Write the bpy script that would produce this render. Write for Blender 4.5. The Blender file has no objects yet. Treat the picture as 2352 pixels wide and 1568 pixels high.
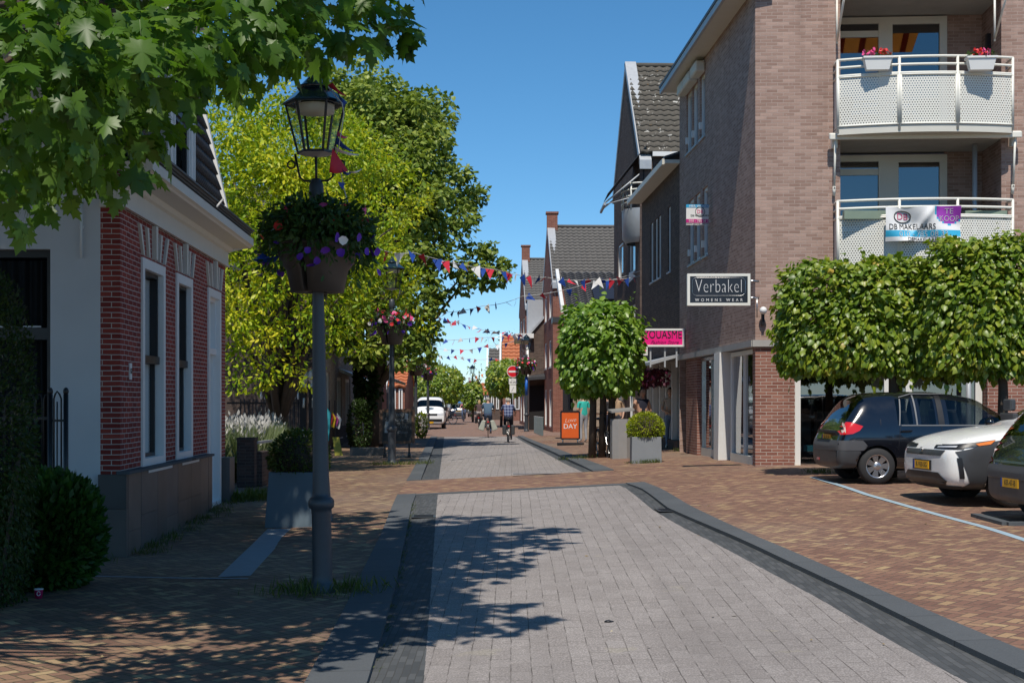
import bpy, bmesh, math, random
import numpy as np
from mathutils import Vector, Matrix
R = math.radians
random.seed(7)
rng = np.random.default_rng(11)
scene = bpy.context.scene
COL = scene.collection

# ---------------------------------------------------------------- camera
CAM_Z = 1.25
cam_d = bpy.data.cameras.new('camera')
cam = bpy.data.objects.new('camera', cam_d)
COL.objects.link(cam)
cam.location = (0, 0, CAM_Z)
cam.rotation_euler = (R(90), 0, 0)
cam_d.sensor_width = 36
cam_d.lens = 50
cam_d.shift_y = (922 - 784) / 2352
cam_d.clip_start = 0.1
cam_d.clip_end = 6000
scene.camera = cam

# ---------------------------------------------------------------- sky and sun
SUN_EL, SUN_AZ = 59.0, 4.5          # light travels towards +Y and a little +X
w = bpy.data.worlds.new("World")
scene.world = w
w.use_nodes = True
nt = w.node_tree
bg = nt.nodes['Background']
sky = nt.nodes.new('ShaderNodeTexSky')
sky.sky_type = 'NISHITA'
sky.sun_disc = False
sky.sun_elevation = R(SUN_EL)
sky.sun_rotation = R(180 + SUN_AZ)
sky.altitude = 0
sky.air_density = 0.75
sky.dust_density = 0.0
sky.ozone_density = 7.5
hs = nt.nodes.new('ShaderNodeHueSaturation'); hs.inputs['Hue'].default_value = .489; hs.inputs['Saturation'].default_value = 1.13
nt.links.new(sky.outputs[0], hs.inputs['Color']); nt.links.new(hs.outputs[0], bg.inputs[0])
bg.inputs[1].default_value = 0.12
sun_d = bpy.data.lights.new('sun', 'SUN')
sun_d.energy = 4.4
sun_d.angle = R(0.53)
sun_d.color = (1.0, 0.93, 0.83)
sun = bpy.data.objects.new('sun', sun_d)
COL.objects.link(sun)
sdir = Vector((math.sin(R(SUN_AZ)) * math.cos(R(SUN_EL)), math.cos(R(SUN_AZ)) * math.cos(R(SUN_EL)), -math.sin(R(SUN_EL))))
sun.rotation_euler = sdir.to_track_quat('-Z', 'Y').to_euler()
sun.location = (0, 0, 40)
scene.view_settings.view_transform = 'Standard'
scene.view_settings.look = 'None'
scene.view_settings.exposure = 0.12
scene.view_settings.gamma = 1
scene.render.engine = 'CYCLES'
scene.cycles.max_bounces = 6
scene.cycles.transparent_max_bounces = 12
scene.cycles.use_denoising = True
scene.render.filter_size = 1.15

# ---------------------------------------------------------------- survey: street heights and picture geometry
FD, CX, HZ = 3266.5, 1176.0, 922.0
def lerp_table(t, y):
    if y <= t[0][0]: return t[0][1]
    for (a, va), (b, vb) in zip(t, t[1:]):
        if y <= b:
            k = (y - a) / (b - a)
            k = k * k * (3 - 2 * k) * 0.35 + k * 0.65
            return va + (vb - va) * k
    return t[-1][1]
GL = [(-30, 2.1), (0, 2.05), (10, 1.95), (17, 1.83), (24, 1.70), (31, 1.62), (60, 1.60), (90, 1.68), (140, 1.72), (400, 1.8)]
GR = [(-30, 2.1), (0, 2.0), (10, 1.75), (17, 1.5), (23, 1.34), (28, 1.26), (40, 1.32), (60, 1.53), (90, 1.68), (140, 1.72), (400, 1.8)]
def gz(x, y):
    t = min(1, max(0, (x + 3.0) / 7.5))
    return CAM_Z - (lerp_table(GL, y) * (1 - t) + lerp_table(GR, y) * t)
def P(u, v, y):
    return Vector(((u - CX) / FD * y, y, CAM_Z - (v - HZ) / FD * y))
def G(u, v, drop=0.0):
    y = FD * 1.6 / (v - HZ)
    for _ in range(40):
        x = (u - CX) / FD * y
        y = 0.5 * y + 0.5 * FD * (CAM_Z - gz(x, y) + drop) / (v - HZ)
    x = (u - CX) / FD * y
    return Vector((x, y, gz(x, y) - drop))

# ---------------------------------------------------------------- mesh builder
class MB:
    def __init__(self):
        self.v, self.f, self.m, self.s = [], [], [], []
    def face(self, pts, m=0, smooth=False):
        n = len(self.v)
        self.v += [tuple(p) for p in pts]
        self.f.append(tuple(range(n, n + len(pts)))); self.m.append(m); self.s.append(smooth)
    def raw(self, verts, faces, m=0, smooth=False):
        n = len(self.v)
        self.v += [tuple(p) for p in verts]
        for f in faces:
            self.f.append(tuple(i + n for i in f)); self.m.append(m); self.s.append(smooth)
    def box(self, c, s, m=0, rz=0.0, top=1.0, rot=None):
        hx, hy, hz = s[0] / 2, s[1] / 2, s[2] / 2
        vs = [Vector((sx * hx * (top if sz > 0 else 1), sy * hy * (top if sz > 0 else 1), sz * hz)) for sz in (-1, 1) for sy in (-1, 1) for sx in (-1, 1)]
        M = Matrix.Rotation(rz, 3, 'Z') if rot is None else rot
        c = Vector(c)
        self.raw([M @ q + c for q in vs], [(0, 2, 3, 1), (4, 5, 7, 6), (0, 1, 5, 4), (2, 6, 7, 3), (0, 4, 6, 2), (1, 3, 7, 5)], m)
    def bb(self, a, b, m=0):
        self.box([(a[i] + b[i]) / 2 for i in range(3)], [abs(b[i] - a[i]) for i in range(3)], m)
    def bar(self, a, b, wd, ht, m=0, up=(0, 0, 1)):
        a, b = Vector(a), Vector(b); d = b - a; L = d.length
        if L < 1e-6: return
        d.normalize(); up = Vector(up)
        if abs(d.dot(up)) > 0.98: up = Vector((1, 0, 0)) if abs(d.x) < .9 else Vector((0, 1, 0))
        sx = d.cross(up).normalized(); uz = sx.cross(d)
        vs = [p + sx * (i * wd / 2) + uz * (j * ht / 2) for p in (a, b) for j in (-1, 1) for i in (-1, 1)]
        self.raw(vs, [(0, 1, 3, 2), (4, 6, 7, 5), (0, 4, 5, 1), (2, 3, 7, 6), (0, 2, 6, 4), (1, 5, 7, 3)], m)
    def tube(self, pts, rad, n=8, m=0, cap=True, smooth=True):
        pts = [Vector(p) for p in pts]
        if not hasattr(rad, '__len__'): rad = [rad] * len(pts)
        rings = []
        prev = None
        for i, p in enumerate(pts):
            d = (pts[min(i + 1, len(pts) - 1)] - pts[max(i - 1, 0)])
            if d.length < 1e-9: d = Vector((0, 0, 1))
            d.normalize()
            if prev is None:
                ref = Vector((0, 0, 1)) if abs(d.z) < .9 else Vector((1, 0, 0))
                a = d.cross(ref).normalized()
            else:
                a = (prev - d * prev.dot(d))
                if a.length < 1e-6: a = d.cross(Vector((0, 0, 1)))
                a.normalize()
            prev = a
            b = d.cross(a)
            rings.append([p + (a * math.cos(2 * math.pi * k / n) + b * math.sin(2 * math.pi * k / n)) * rad[i] for k in range(n)])
        vs = [q for r in rings for q in r]
        fs = []
        for i in range(len(pts) - 1):
            for k in range(n):
                k2 = (k + 1) % n
                fs.append((i * n + k, i * n + k2, (i + 1) * n + k2, (i + 1) * n + k))
        self.raw(vs, fs, m, smooth)
        if cap:
            self.raw(rings[0], [tuple(reversed(range(n)))], m)
            self.raw(rings[-1], [tuple(range(n))], m)
    def lathe(self, prof, c=(0, 0, 0), n=16, m=0, smooth=True, a0=0.0, a1=2 * math.pi, phase=0.0):
        c = Vector(c); full = abs(a1 - a0 - 2 * math.pi) < 1e-6
        k = n if full else n + 1
        vs = []
        for r, z in prof:
            for i in range(k):
                a = phase + a0 + (a1 - a0) * i / n
                vs.append(c + Vector((r * math.cos(a), r * math.sin(a), z)))
        fs = []
        for j in range(len(prof) - 1):
            for i in range(n):
                i2 = (i + 1) % k
                fs.append((j * k + i, j * k + i2, (j + 1) * k + i2, (j + 1) * k + i))
        self.raw(vs, fs, m, smooth)
    def ell(self, c, r, m=0, n=12, k=8, smooth=True, rot=None):
        c = Vector(c)
        if not hasattr(r, '__len__'): r = (r, r, r)
        vs = []
        for j in range(k + 1):
            t = math.pi * j / k
            for i in range(n):
                a = 2 * math.pi * i / n
                q = Vector((r[0] * math.sin(t) * math.cos(a), r[1] * math.sin(t) * math.sin(a), -r[2] * math.cos(t)))
                if rot: q = rot @ q
                vs.append(c + q)
        fs = [(j * n + i, j * n + (i + 1) % n, (j + 1) * n + (i + 1) % n, (j + 1) * n + i) for j in range(k) for i in range(n)]
        self.raw(vs, fs, m, smooth)
    def prism(self, poly, ext, m=0):
        poly = [Vector(p) for p in poly]; e = Vector(ext); n = len(poly)
        self.raw(poly + [p + e for p in poly], [tuple(reversed(range(n))), tuple(range(n, 2 * n))] + [(i, (i + 1) % n, (i + 1) % n + n, i + n) for i in range(n)], m)
    def build(self, name, mats, parent=None, uv=True, bevel=0.0):
        me = bpy.data.meshes.new(name)
        me.from_pydata(self.v, [], self.f)
        if not isinstance(mats, (list, tuple)): mats = [mats]
        for q in mats: me.materials.append(q)
        me.polygons.foreach_set('material_index', self.m)
        me.polygons.foreach_set('use_smooth', self.s)
        bm = bmesh.new(); bm.from_mesh(me)
        bmesh.ops.remove_doubles(bm, verts=bm.verts, dist=1e-5)
        bmesh.ops.recalc_face_normals(bm, faces=bm.faces)
        if bevel: bmesh.ops.bevel(bm, geom=[e for e in bm.edges if len(e.link_faces) == 2 and e.calc_face_angle(0) > 0.6], offset=bevel, segments=1, affect='EDGES')
        if uv:
            lay = bm.loops.layers.uv.new('UVMap')
            for f in bm.faces:
                nn = f.normal
                if abs(nn.z) > 0.92: t, b = Vector((1, 0, 0)), Vector((0, 1, 0))
                else:
                    t = Vector((-nn.y, nn.x, 0)).normalized(); b = nn.cross(t)
                    if b.z < 0: b = -b; t = -t
                for l in f.loops: l[lay].uv = (l.vert.co.dot(t), l.vert.co.dot(b))
        bm.to_mesh(me); bm.free(); me.update()
        o = bpy.data.objects.new(name, me); COL.objects.link(o)
        if parent: o.parent = parent
        return o

def tag(o, label=None, cat=None, group=None, kind=None):
    if label: o['label'] = label
    if cat: o['category'] = cat
    if group: o['group'] = group
    if kind: o['kind'] = kind
    return o
def thing(name, label, cat, loc=(0, 0, 0), rz=0.0, group=None):
    o = bpy.data.objects.new(name, None); COL.objects.link(o)
    o.location = loc; o.rotation_euler = (0, 0, rz); o.empty_display_size = .1
    return tag(o, label, cat, group)
def dup(o, loc=None, rz=None, label=None, group=None, parent=None, scale=None):
    c = o.copy(); COL.objects.link(c)
    if loc is not None: c.location = loc
    if rz is not None: c.rotation_euler = (0, 0, rz)
    if scale is not None: c.scale = (scale,) * 3 if not hasattr(scale, '__len__') else scale
    if label: c['label'] = label
    if group: c['group'] = group
    if parent: c.parent = parent
    for ch in list(o.children): dup(ch, parent=c)
    return c
def text(s, size, mat, parent, M, name='lettering', align='CENTER', depth=0.003, sx=1.0, space=1.0, shear=0.0, thin=0.0):
    """Lettering as a mesh, laid on the plane given by the 4x4 matrix M (local x right, local y up)."""
    cu = bpy.data.curves.new(name, 'FONT'); cu.body = s; cu.size = size; cu.align_x = align; cu.align_y = 'CENTER'
    cu.extrude = depth; cu.resolution_u = 3; cu.space_character = space; cu.shear = shear; cu.offset = -thin
    o = bpy.data.objects.new(name, cu); COL.objects.link(o)
    bpy.context.view_layer.update()
    me = bpy.data.meshes.new_from_object(o.evaluated_get(bpy.context.evaluated_depsgraph_get()))
    bpy.data.objects.remove(o); bpy.data.curves.remove(cu)
    me.transform(M @ Matrix.Diagonal((sx, 1, 1, 1)))
    me.materials.clear(); me.materials.append(mat)
    r = bpy.data.objects.new(name, me); COL.objects.link(r); r.parent = parent
    return r
def plane_mat(origin, xdir, ydir=(0, 0, 1)):
    x = Vector(xdir).normalized(); y = Vector(ydir).normalized(); z = x.cross(y).normalized(); y = z.cross(x)
    M = Matrix((x, y, z)).transposed().to_4x4(); M.translation = Vector(origin)
    return M
def np_mesh(name, verts, faces_k, mat, parent=None, smooth=False):
    """verts (N,3) array, faces_k list of (F,k) int arrays"""
    me = bpy.data.meshes.new(name)
    nl = sum(a.size for a in faces_k); nf = sum(len(a) for a in faces_k)
    me.vertices.add(len(verts)); me.vertices.foreach_set('co', verts.astype(np.float32).ravel())
    me.loops.add(nl); me.polygons.add(nf)
    me.loops.foreach_set('vertex_index', np.concatenate([a.ravel() for a in faces_k]).astype(np.int32))
    st, tot, acc = [], [], 0
    for a in faces_k:
        k = a.shape[1]; st.append(acc + np.arange(len(a)) * k); tot.append(np.full(len(a), k)); acc += a.size
    me.polygons.foreach_set('loop_start', np.concatenate(st).astype(np.int32))
    me.polygons.foreach_set('loop_total', np.concatenate(tot).astype(np.int32))
    if smooth: me.polygons.foreach_set('use_smooth', np.ones(nf, bool))
    for q in (mat if isinstance(mat, (list, tuple)) else [mat]): me.materials.append(q)
    me.update(calc_edges=True); me.validate()
    o = bpy.data.objects.new(name, me); COL.objects.link(o)
    if parent: o.parent = parent
    return o

# ---------------------------------------------------------------- materials
class N:
    """tiny expression helper over shader nodes"""
    def __init__(self, mat):
        mat.use_nodes = True
        self.t = mat.node_tree; self.n = self.t.nodes; self.l = self.t.links
        self.b = self.n.get('Principled BSDF'); self.out = self.n.get('Material Output')
    def put(self, sock, val):
        if hasattr(val, 'is_output') or isinstance(val, bpy.types.NodeSocket): self.l.new(val, sock)
        elif hasattr(val, '__len__') and len(val) == 3 and sock.type == 'RGBA': sock.default_value = (*val, 1)
        else: sock.default_value = val
    def math(self, op, a, b=0.0, c=0.0, clamp=False):
        n = self.n.new('ShaderNodeMath'); n.operation = op; n.use_clamp = clamp
        self.put(n.inputs[0], a); self.put(n.inputs[1], b); self.put(n.inputs[2], c)
        return n.outputs[0]
    def mix(self, f, a, b, mode='MIX'):
        n = self.n.new('ShaderNodeMix'); n.data_type = 'RGBA'; n.blend_type = mode
        self.put(n.inputs[0], f); self.put(n.inputs[6], a); self.put(n.inputs[7], b)
        return n.outputs[2]
    def noise(self, scale, detail=3.0, vec=None, rough=.55, out=0):
        n = self.n.new('ShaderNodeTexNoise'); n.inputs['Scale'].default_value = scale; n.inputs['Detail'].default_value = detail; n.inputs['Roughness'].default_value = rough
        if vec is None: vec = self.coord()
        self.l.new(vec, n.inputs['Vector'])
        return n.outputs[out]
    def coord(self, which='Object'):
        if not hasattr(self, '_tc'): self._tc = self.n.new('ShaderNodeTexCoord')
        return self._tc.outputs[which]
    def geo(self, which='Random Per Island'):
        if not hasattr(self, '_g'): self._g = self.n.new('ShaderNodeNewGeometry')
        return self._g.outputs[which]
    def ramp(self, f, stops, interp='LINEAR'):
        n = self.n.new('ShaderNodeValToRGB'); n.color_ramp.interpolation = interp
        e = n.color_ramp.elements
        while len(e) < len(stops): e.new(0.5)
        for k, (p, c) in zip(e, stops): k.position = p; k.color = (*c, 1)
        self.put(n.inputs[0], f)
        return n.outputs[0]
    def bump(self, h, strength=.3, dist=.01):
        n = self.n.new('ShaderNodeBump'); n.inputs['Strength'].default_value = strength; n.inputs['Distance'].default_value = dist
        self.put(n.inputs['Height'], h); self.l.new(n.outputs[0], self.b.inputs['Normal'])
    def sep(self, vec):
        n = self.n.new('ShaderNodeSeparateXYZ'); self.l.new(vec, n.inputs[0]); return n.outputs
    def comb(self, x, y, z=0.0):
        n = self.n.new('ShaderNodeCombineXYZ'); self.put(n.inputs[0], x); self.put(n.inputs[1], y); self.put(n.inputs[2], z); return n.outputs[0]
    def set(self, **k):
        for a, v in k.items():
            self.put(self.b.inputs[{'color': 'Base Color', 'rough': 'Roughness', 'metal': 'Metallic', 'spec': 'Specular IOR Level', 'coat': 'Coat Weight', 'alpha': 'Alpha', 'trans': 'Transmission Weight', 'emit': 'Emission Color', 'estr': 'Emission Strength', 'ior': 'IOR'}[a]], v)
        return self
MATS = {}
def newmat(name):
    m = bpy.data.materials.new(name); MATS[name] = m
    return m, N(m)
def plain(name, c, rough=.5, metal=0.0, var=.12, nscale=6.0, bump=0.0, spec=.5, coat=0.0):
    m, k = newmat(name)
    c = Vector(c)
    nz = k.noise(nscale, 5)
    k.set(color=k.mix(nz, tuple(c * (1 - var)), tuple(c * (1 + var))), rough=k.math('MULTIPLY_ADD', nz, .2, rough - .1), metal=metal, spec=spec, coat=coat)
    if bump: k.bump(k.noise(nscale * 8, 4), bump, .004)
    return m
def brick(name, c1, c2, mortar, bw=.22, bh=.0625, ms=.012, dirt=.25, bump=.6, spots=None):
    m, k = newmat(name)
    uv = k.coord('UV')
    wob = k.n.new('ShaderNodeMix'); wob.data_type = 'VECTOR'
    t = k.n.new('ShaderNodeTexBrick')
    t.inputs['Scale'].default_value = 1; t.inputs['Brick Width'].default_value = bw; t.inputs['Row Height'].default_value = bh
    t.inputs['Mortar Size'].default_value = ms / 2; t.inputs['Mortar Smooth'].default_value = .15; t.inputs['Bias'].default_value = 0
    t.inputs['Color1'].default_value = (0, 0, 0, 1); t.inputs['Color2'].default_value = (1, 1, 1, 1); t.inputs['Mortar'].default_value = (.5, .5, .5, 1)
    nv = k.noise(3.0, 2, uv, out=1)
    nn = k.n.new('ShaderNodeVectorMath'); nn.operation = 'MULTIPLY_ADD'; k.l.new(nv, nn.inputs[0]); nn.inputs[1].default_value = (.012, .012, 0); k.l.new(uv, nn.inputs[2])
    k.l.new(nn.outputs[0], t.inputs['Vector'])
    c1, c2 = Vector(c1), Vector(c2)
    base = k.ramp(t.outputs['Color'], [(0, tuple(c1)), (.45, tuple(c1.lerp(c2, .45))), (.8, tuple(c2)), (1, tuple(c2 * 1.15))])
    fine = k.noise(45, 4, uv)
    base = k.mix(k.math('MULTIPLY', fine, .5), base, tuple(c1 * .55))
    col = k.mix(t.outputs['Fac'], base, mortar)
    big = k.noise(.6, 5, uv, .65)
    col = k.mix(k.math('MULTIPLY', k.math('SUBTRACT', big, .35, clamp=True), dirt * 2.5, clamp=True), col, tuple(c1.lerp(Vector((.1, .09, .085)), .5)))
    if spots:
        sp = k.math('GREATER_THAN', k.noise(22, 2, uv), .73)
        col = k.mix(k.math('MULTIPLY', sp, .5), col, spots)
    sm = k.n.new('ShaderNodeMapping'); sm.inputs['Scale'].default_value = (2.6, .16, 1); k.l.new(uv, sm.inputs[0])
    sk = k.noise(1.0, 5, sm.outputs[0], .65); col = k.mix(k.math('MULTIPLY', k.math('SUBTRACT', sk, .50, clamp=True), 1.5, clamp=True), col, tuple(c1 * .55))
    pl = k.noise(.35, 3, uv); col = k.mix(k.math('MULTIPLY', k.math('SUBTRACT', pl, .52, clamp=True), 1.2, clamp=True), col, tuple(c2 * 1.12))
    k.set(color=col, rough=.9, spec=.25)
    h = k.math('SUBTRACT', k.math('MULTIPLY', fine, .5), t.outputs['Fac'])
    k.bump(h, bump, .012)
    return m
def herringbone(name, stops, joint, cell=.098, angle=45, sheen=.75, moss=.0):
    m, k = newmat(name)
    mp = k.n.new('ShaderNodeMapping'); mp.inputs['Scale'].default_value = (1 / cell, 1 / cell, 1); mp.inputs['Rotation'].default_value = (0, 0, R(angle))
    k.l.new(k.coord(), mp.inputs[0])
    wv = k.n.new('ShaderNodeVectorMath'); wv.operation = 'MULTIPLY_ADD'; k.l.new(k.noise(1.5, 2, mp.outputs[0], out=1), wv.inputs[0]); wv.inputs[1].default_value = (.14, .14, 0); k.l.new(mp.outputs[0], wv.inputs[2])
    x, y, _ = k.sep(wv.outputs[0])
    i, j = k.math('FLOOR', x), k.math('FLOOR', y)
    fx, fy = k.math('FRACT', x), k.math('FRACT', y)
    d = k.math('SUBTRACT', i, j)
    q = k.math('FLOORED_MODULO', d, 4) if 'FLOORED_MODULO' in [e.identifier for e in bpy.types.ShaderNodeMath.bl_rna.properties['operation'].enum_items] else k.math('WRAP', d, 4, 0)
    def eq(v): return k.math('COMPARE', q, v, .1)
    k0, k1, k2, k3 = eq(0), eq(1), eq(2), eq(3)
    bi = k.math('SUBTRACT', i, k1); bj = k.math('SUBTRACT', j, k2)
    wn = k.n.new('ShaderNodeTexWhiteNoise'); wn.noise_dimensions = '3D'
    k.l.new(k.comb(bi, bj, k.math('ADD', k0, k1)), wn.inputs['Vector'])
    rnd = wn.outputs['Value']
    big = 9.0
    def dist(a, off): return k.math('ADD', a, k.math('MULTIPLY', off, big))     # a large where that edge is inside the brick
    left = dist(fx, k1); right = dist(k.math('SUBTRACT', 1, fx), k0)
    bot = dist(fy, k2); top = dist(k.math('SUBTRACT', 1, fy), k3)
    e = k.math('MINIMUM', k.math('MINIMUM', left, right), k.math('MINIMUM', bot, top))
    jt = k.n.new('ShaderNodeMapRange'); jt.interpolation_type = 'SMOOTHSTEP'
    k.l.new(e, jt.inputs[0]); jt.inputs[1].default_value = .02; jt.inputs[2].default_value = .10; jt.inputs[3].default_value = 1; jt.inputs[4].default_value = 0
    jf = jt.outputs[0]
    base = k.ramp(rnd, stops, 'LINEAR')
    fine = k.noise(60, 4)
    base = k.mix(k.math('MULTIPLY', k.math('SUBTRACT', fine, .3), .6, clamp=True), base, tuple(Vector(stops[0][1]) * .6))
    big_n = k.noise(.45, 5, None, .6)
    base = k.mix(k.math('MULTIPLY', k.math('SUBTRACT', big_n, .42, clamp=True), 2.2, clamp=True), base, tuple(Vector(stops[len(stops) // 2][1]) * .58))
    gr = k.noise(.16, 3, None, .5); base = k.mix(k.math('MULTIPLY', k.math('SUBTRACT', gr, .47, clamp=True), 2.5, clamp=True), base, (.25, .20, .15))
    jc = joint if not moss else k.mix(k.math('MULTIPLY', k.math('GREATER_THAN', k.noise(1.1, 4), .52), moss), joint, (.05, .06, .02))
    col = k.mix(jf, base, jc)
    lit = k.math('GREATER_THAN', k.noise(9, 2, out=0), .80)
    col = k.mix(k.math('MULTIPLY', lit, .35), col, (.35, .29, .2))
    k.set(color=col, rough=sheen, spec=.35)
    k.bump(k.math('SUBTRACT', k.math('MULTIPLY', fine, .35), jf), .55, .012)
    return m
def setts(name, c1, c2, joint, bw, bh, ms, swap=True, speck=0.0, rough=.8, bump=.4, dirt=.3):
    """pavers with the long joint along the street (swap) in object coordinates"""
    m, k = newmat(name)
    x, y, _ = k.sep(k.coord())
    v = k.comb(y, x) if swap else k.comb(x, y)
    t = k.n.new('ShaderNodeTexBrick'); t.inputs['Scale'].default_value = 1; t.inputs['Brick Width'].default_value = bw; t.inputs['Row Height'].default_value = bh
    t.inputs['Mortar Size'].default_value = ms / 2; t.inputs['Mortar Smooth'].default_value = .2
    t.inputs['Color1'].default_value = (0, 0, 0, 1); t.inputs['Color2'].default_value = (1, 1, 1, 1); t.inputs['Mortar'].default_value = (.5, .5, .5, 1)
    nn = k.n.new('ShaderNodeVectorMath'); nn.operation = 'MULTIPLY_ADD'; k.l.new(k.noise(2.2, 2, out=1), nn.inputs[0]); nn.inputs[1].default_value = (.02, .02, 0); k.l.new(v, nn.inputs[2])
    k.l.new(nn.outputs[0], t.inputs['Vector'])
    base = k.mix(t.outputs['Color'], c1, c2)
    fine = k.noise(75, 3)
    if speck:
        base = k.mix(k.math('MULTIPLY', k.math('GREATER_THAN', fine, .56), speck), base, tuple(Vector(c2) * 1.9))
        base = k.mix(k.math('MULTIPLY', k.math('LESS_THAN', fine, .43), speck), base, tuple(Vector(c1) * .5))
    big = k.noise(.5, 6, None, .65)
    base = k.mix(k.math('MULTIPLY', k.math('SUBTRACT', big, .42, clamp=True), dirt * 4, clamp=True), base, tuple(Vector(c1) * .68))
    if speck > .3:
        sm = k.n.new('ShaderNodeMapping'); sm.inputs['Scale'].default_value = (1.3, .05, 1); k.l.new(k.coord(), sm.inputs[0])
        st = k.noise(1.0, 4, sm.outputs[0], .6); base = k.mix(k.math('MULTIPLY', k.math('SUBTRACT', st, .48, clamp=True), 2.2, clamp=True), base, tuple(Vector(c1) * .72))
        yl = k.math('GREATER_THAN', k.noise(1.7, 6, None, .7), .66); base = k.mix(k.math('MULTIPLY', yl, .22), base, (.34, .31, .21))
    jw = k.math('MULTIPLY', t.outputs['Fac'], k.math('MULTIPLY_ADD', k.math('SUBTRACT', k.noise(4.5, 2), .40), 4.0, .15, clamp=True) if speck > .3 else k.math('MULTIPLY_ADD', k.noise(3.5, 3), .9, .35, clamp=True))
    k.set(color=k.mix(jw, base, joint), rough=rough, spec=.3)
    k.bump(k.math('SUBTRACT', k.math('MULTIPLY', fine, .4), t.outputs['Fac']), bump, .008)
    return m
def leafmat(name, stops, trans=.45, gloss=.25, clump=1.2, hue=None):
    m, k = newmat(name)
    r = k.geo('Random Per Island')
    cl = k.noise(clump, 3)
    f = k.math('ADD', k.math('MULTIPLY', r, .6), k.math('MULTIPLY', k.math('SUBTRACT', cl, .3), 1.0), clamp=True)
    col = k.ramp(f, stops)
    k.set(color=col, rough=.42, spec=gloss)
    tr = k.n.new('ShaderNodeBsdfTranslucent')
    tc = k.mix(.5, col, (.30, .42, .02), 'MULTIPLY')
    tc = k.mix(.65, col, k.mix(1.0, col, (2.0, 2.1, .55), 'MULTIPLY'))
    k.l.new(tc, tr.inputs[0])
    mx = k.n.new('ShaderNodeMixShader'); mx.inputs[0].default_value = trans
    k.l.new(k.b.outputs[0], mx.inputs[1]); k.l.new(tr.outputs[0], mx.inputs[2]); k.l.new(mx.outputs[0], k.out.inputs[0])
    return m
def glassmat(name, tint=(.75, .8, .8), clear=.75, rough=.02):
    m, k = newmat(name)
    tr = k.n.new('ShaderNodeBsdfTransparent'); tr.inputs[0].default_value = (*tint, 1)
    gl = k.n.new('ShaderNodeBsdfGlossy'); gl.inputs['Roughness'].default_value = rough; gl.inputs[0].default_value = (.95, .97, 1, 1)
    fr = k.n.new('ShaderNodeFresnel'); k.l.new(k.math('MULTIPLY_ADD', k.geo('Backfacing'), -.8333, 1.5), fr.inputs[0])
    f = k.math('ADD', fr.outputs[0], 1 - clear - .04, clamp=True)
    mx = k.n.new('ShaderNodeMixShader'); k.l.new(f, mx.inputs[0]); k.l.new(tr.outputs[0], mx.inputs[1]); k.l.new(gl.outputs[0], mx.inputs[2])
    k.l.new(mx.outputs[0], k.out.inputs[0])
    return m

M_lbrick = brick('red_house_brick', (.21, .032, .026), (.34, .062, .044), (.50, .44, .40), ms=.011, dirt=.12)
M_rbrick = brick('brown_brick', (.32, .205, .165), (.47, .325, .27), (.46, .36, .31), bw=.22, bh=.066, ms=.013, dirt=.10, bump=.9, spots=(.5, .45, .42))
M_rbrick2 = brick('shop_brick', (.24, .095, .07), (.36, .17, .125), (.46, .39, .34), bw=.22, bh=.066, ms=.013, dirt=.12, bump=.7)
M_dbrick = brick('dark_brick', (.085, .058, .05), (.15, .105, .085), (.16, .13, .11), dirt=.2)
M_redbrick = brick('far_red_brick', (.22, .07, .045), (.30, .11, .07), (.3, .24, .2), dirt=.15)
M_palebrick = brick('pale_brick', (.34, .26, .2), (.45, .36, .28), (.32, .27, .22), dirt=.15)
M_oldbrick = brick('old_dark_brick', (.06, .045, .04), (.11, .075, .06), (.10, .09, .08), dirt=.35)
M_pave = herringbone('clinker_pavement', [(0, (.15, .085, .06)), (.35, (.22, .125, .085)), (.6, (.255, .15, .10)), (.85, (.34, .225, .13)), (1, (.42, .31, .17))], (.10, .08, .06), angle=47, moss=.6)
M_pave2 = herringbone('clinker_square', [(0, (.17, .09, .065)), (.4, (.24, .13, .09)), (.7, (.28, .16, .105)), (.92, (.36, .23, .13)), (1, (.42, .3, .16))], (.11, .08, .06), angle=44)
M_road = setts('grey_road_pavers', (.235, .212, .20), (.285, .26, .247), (.10, .088, .08), .30, .147, .0095, speck=.42, dirt=.25)
M_redroad = setts('red_road_bricks', (.21, .13, .10), (.28, .18, .135), (.13, .1, .08), .21, .1, .012, dirt=.2)
M_gutter = setts('gutter_bricks', (.055, .06, .064), (.095, .10, .104), (.05, .05, .048), .21, .055, .008, dirt=.3)
M_kerb = setts('kerb_stone', (.080, .088, .095), (.098, .106, .113), (.03, .03, .03), 1.0, 4.0, .012, speck=.12, dirt=.4)
M_earth = plain('earth', (.10, .085, .06), .95, var=.4, nscale=2)
M_white = plain('white_paint', (.74, .74, .72), .45, var=.05, nscale=3)
M_cream = plain('cream_paint', (.62, .60, .53), .5, var=.08, nscale=3)
M_creamv = plain('balcony_cream_metal', (.74, .73, .66), .4, var=.04)
M_render = plain('white_render', (.56, .57, .58), .85, var=.1, nscale=1.6, bump=.3)
M_stone = plain('plinth_slate', (.10, .095, .09), .55, var=.45, nscale=1.3, bump=.2)
def slabm():
    m, k = newmat('plinth_slab'); r = k.geo(); c = k.ramp(r, [(0, (.09, .085, .08)), (.4, (.18, .145, .125)), (.7, (.24, .185, .15)), (1, (.12, .12, .12))]); nz = k.noise(2.5, 6)
    k.set(color=k.mix(k.math('MULTIPLY', nz, .8), c, (.05, .045, .042)), rough=.5); k.bump(k.noise(20, 4), .2, .004); return m
M_slab = slabm()
M_band = plain('concrete_band', (.36, .35, .33), .8, var=.2, nscale=3, bump=.2)
M_pole = plain('lamp_post_paint', (.045, .052, .062), .42, var=.2, nscale=9)
M_black = plain('black_metal', (.012, .012, .014), .4, var=.2)
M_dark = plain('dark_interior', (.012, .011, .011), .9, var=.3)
M_greyp = plain('grey_planter_zinc', (.20, .215, .23), .55, var=.10, nscale=4)
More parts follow.
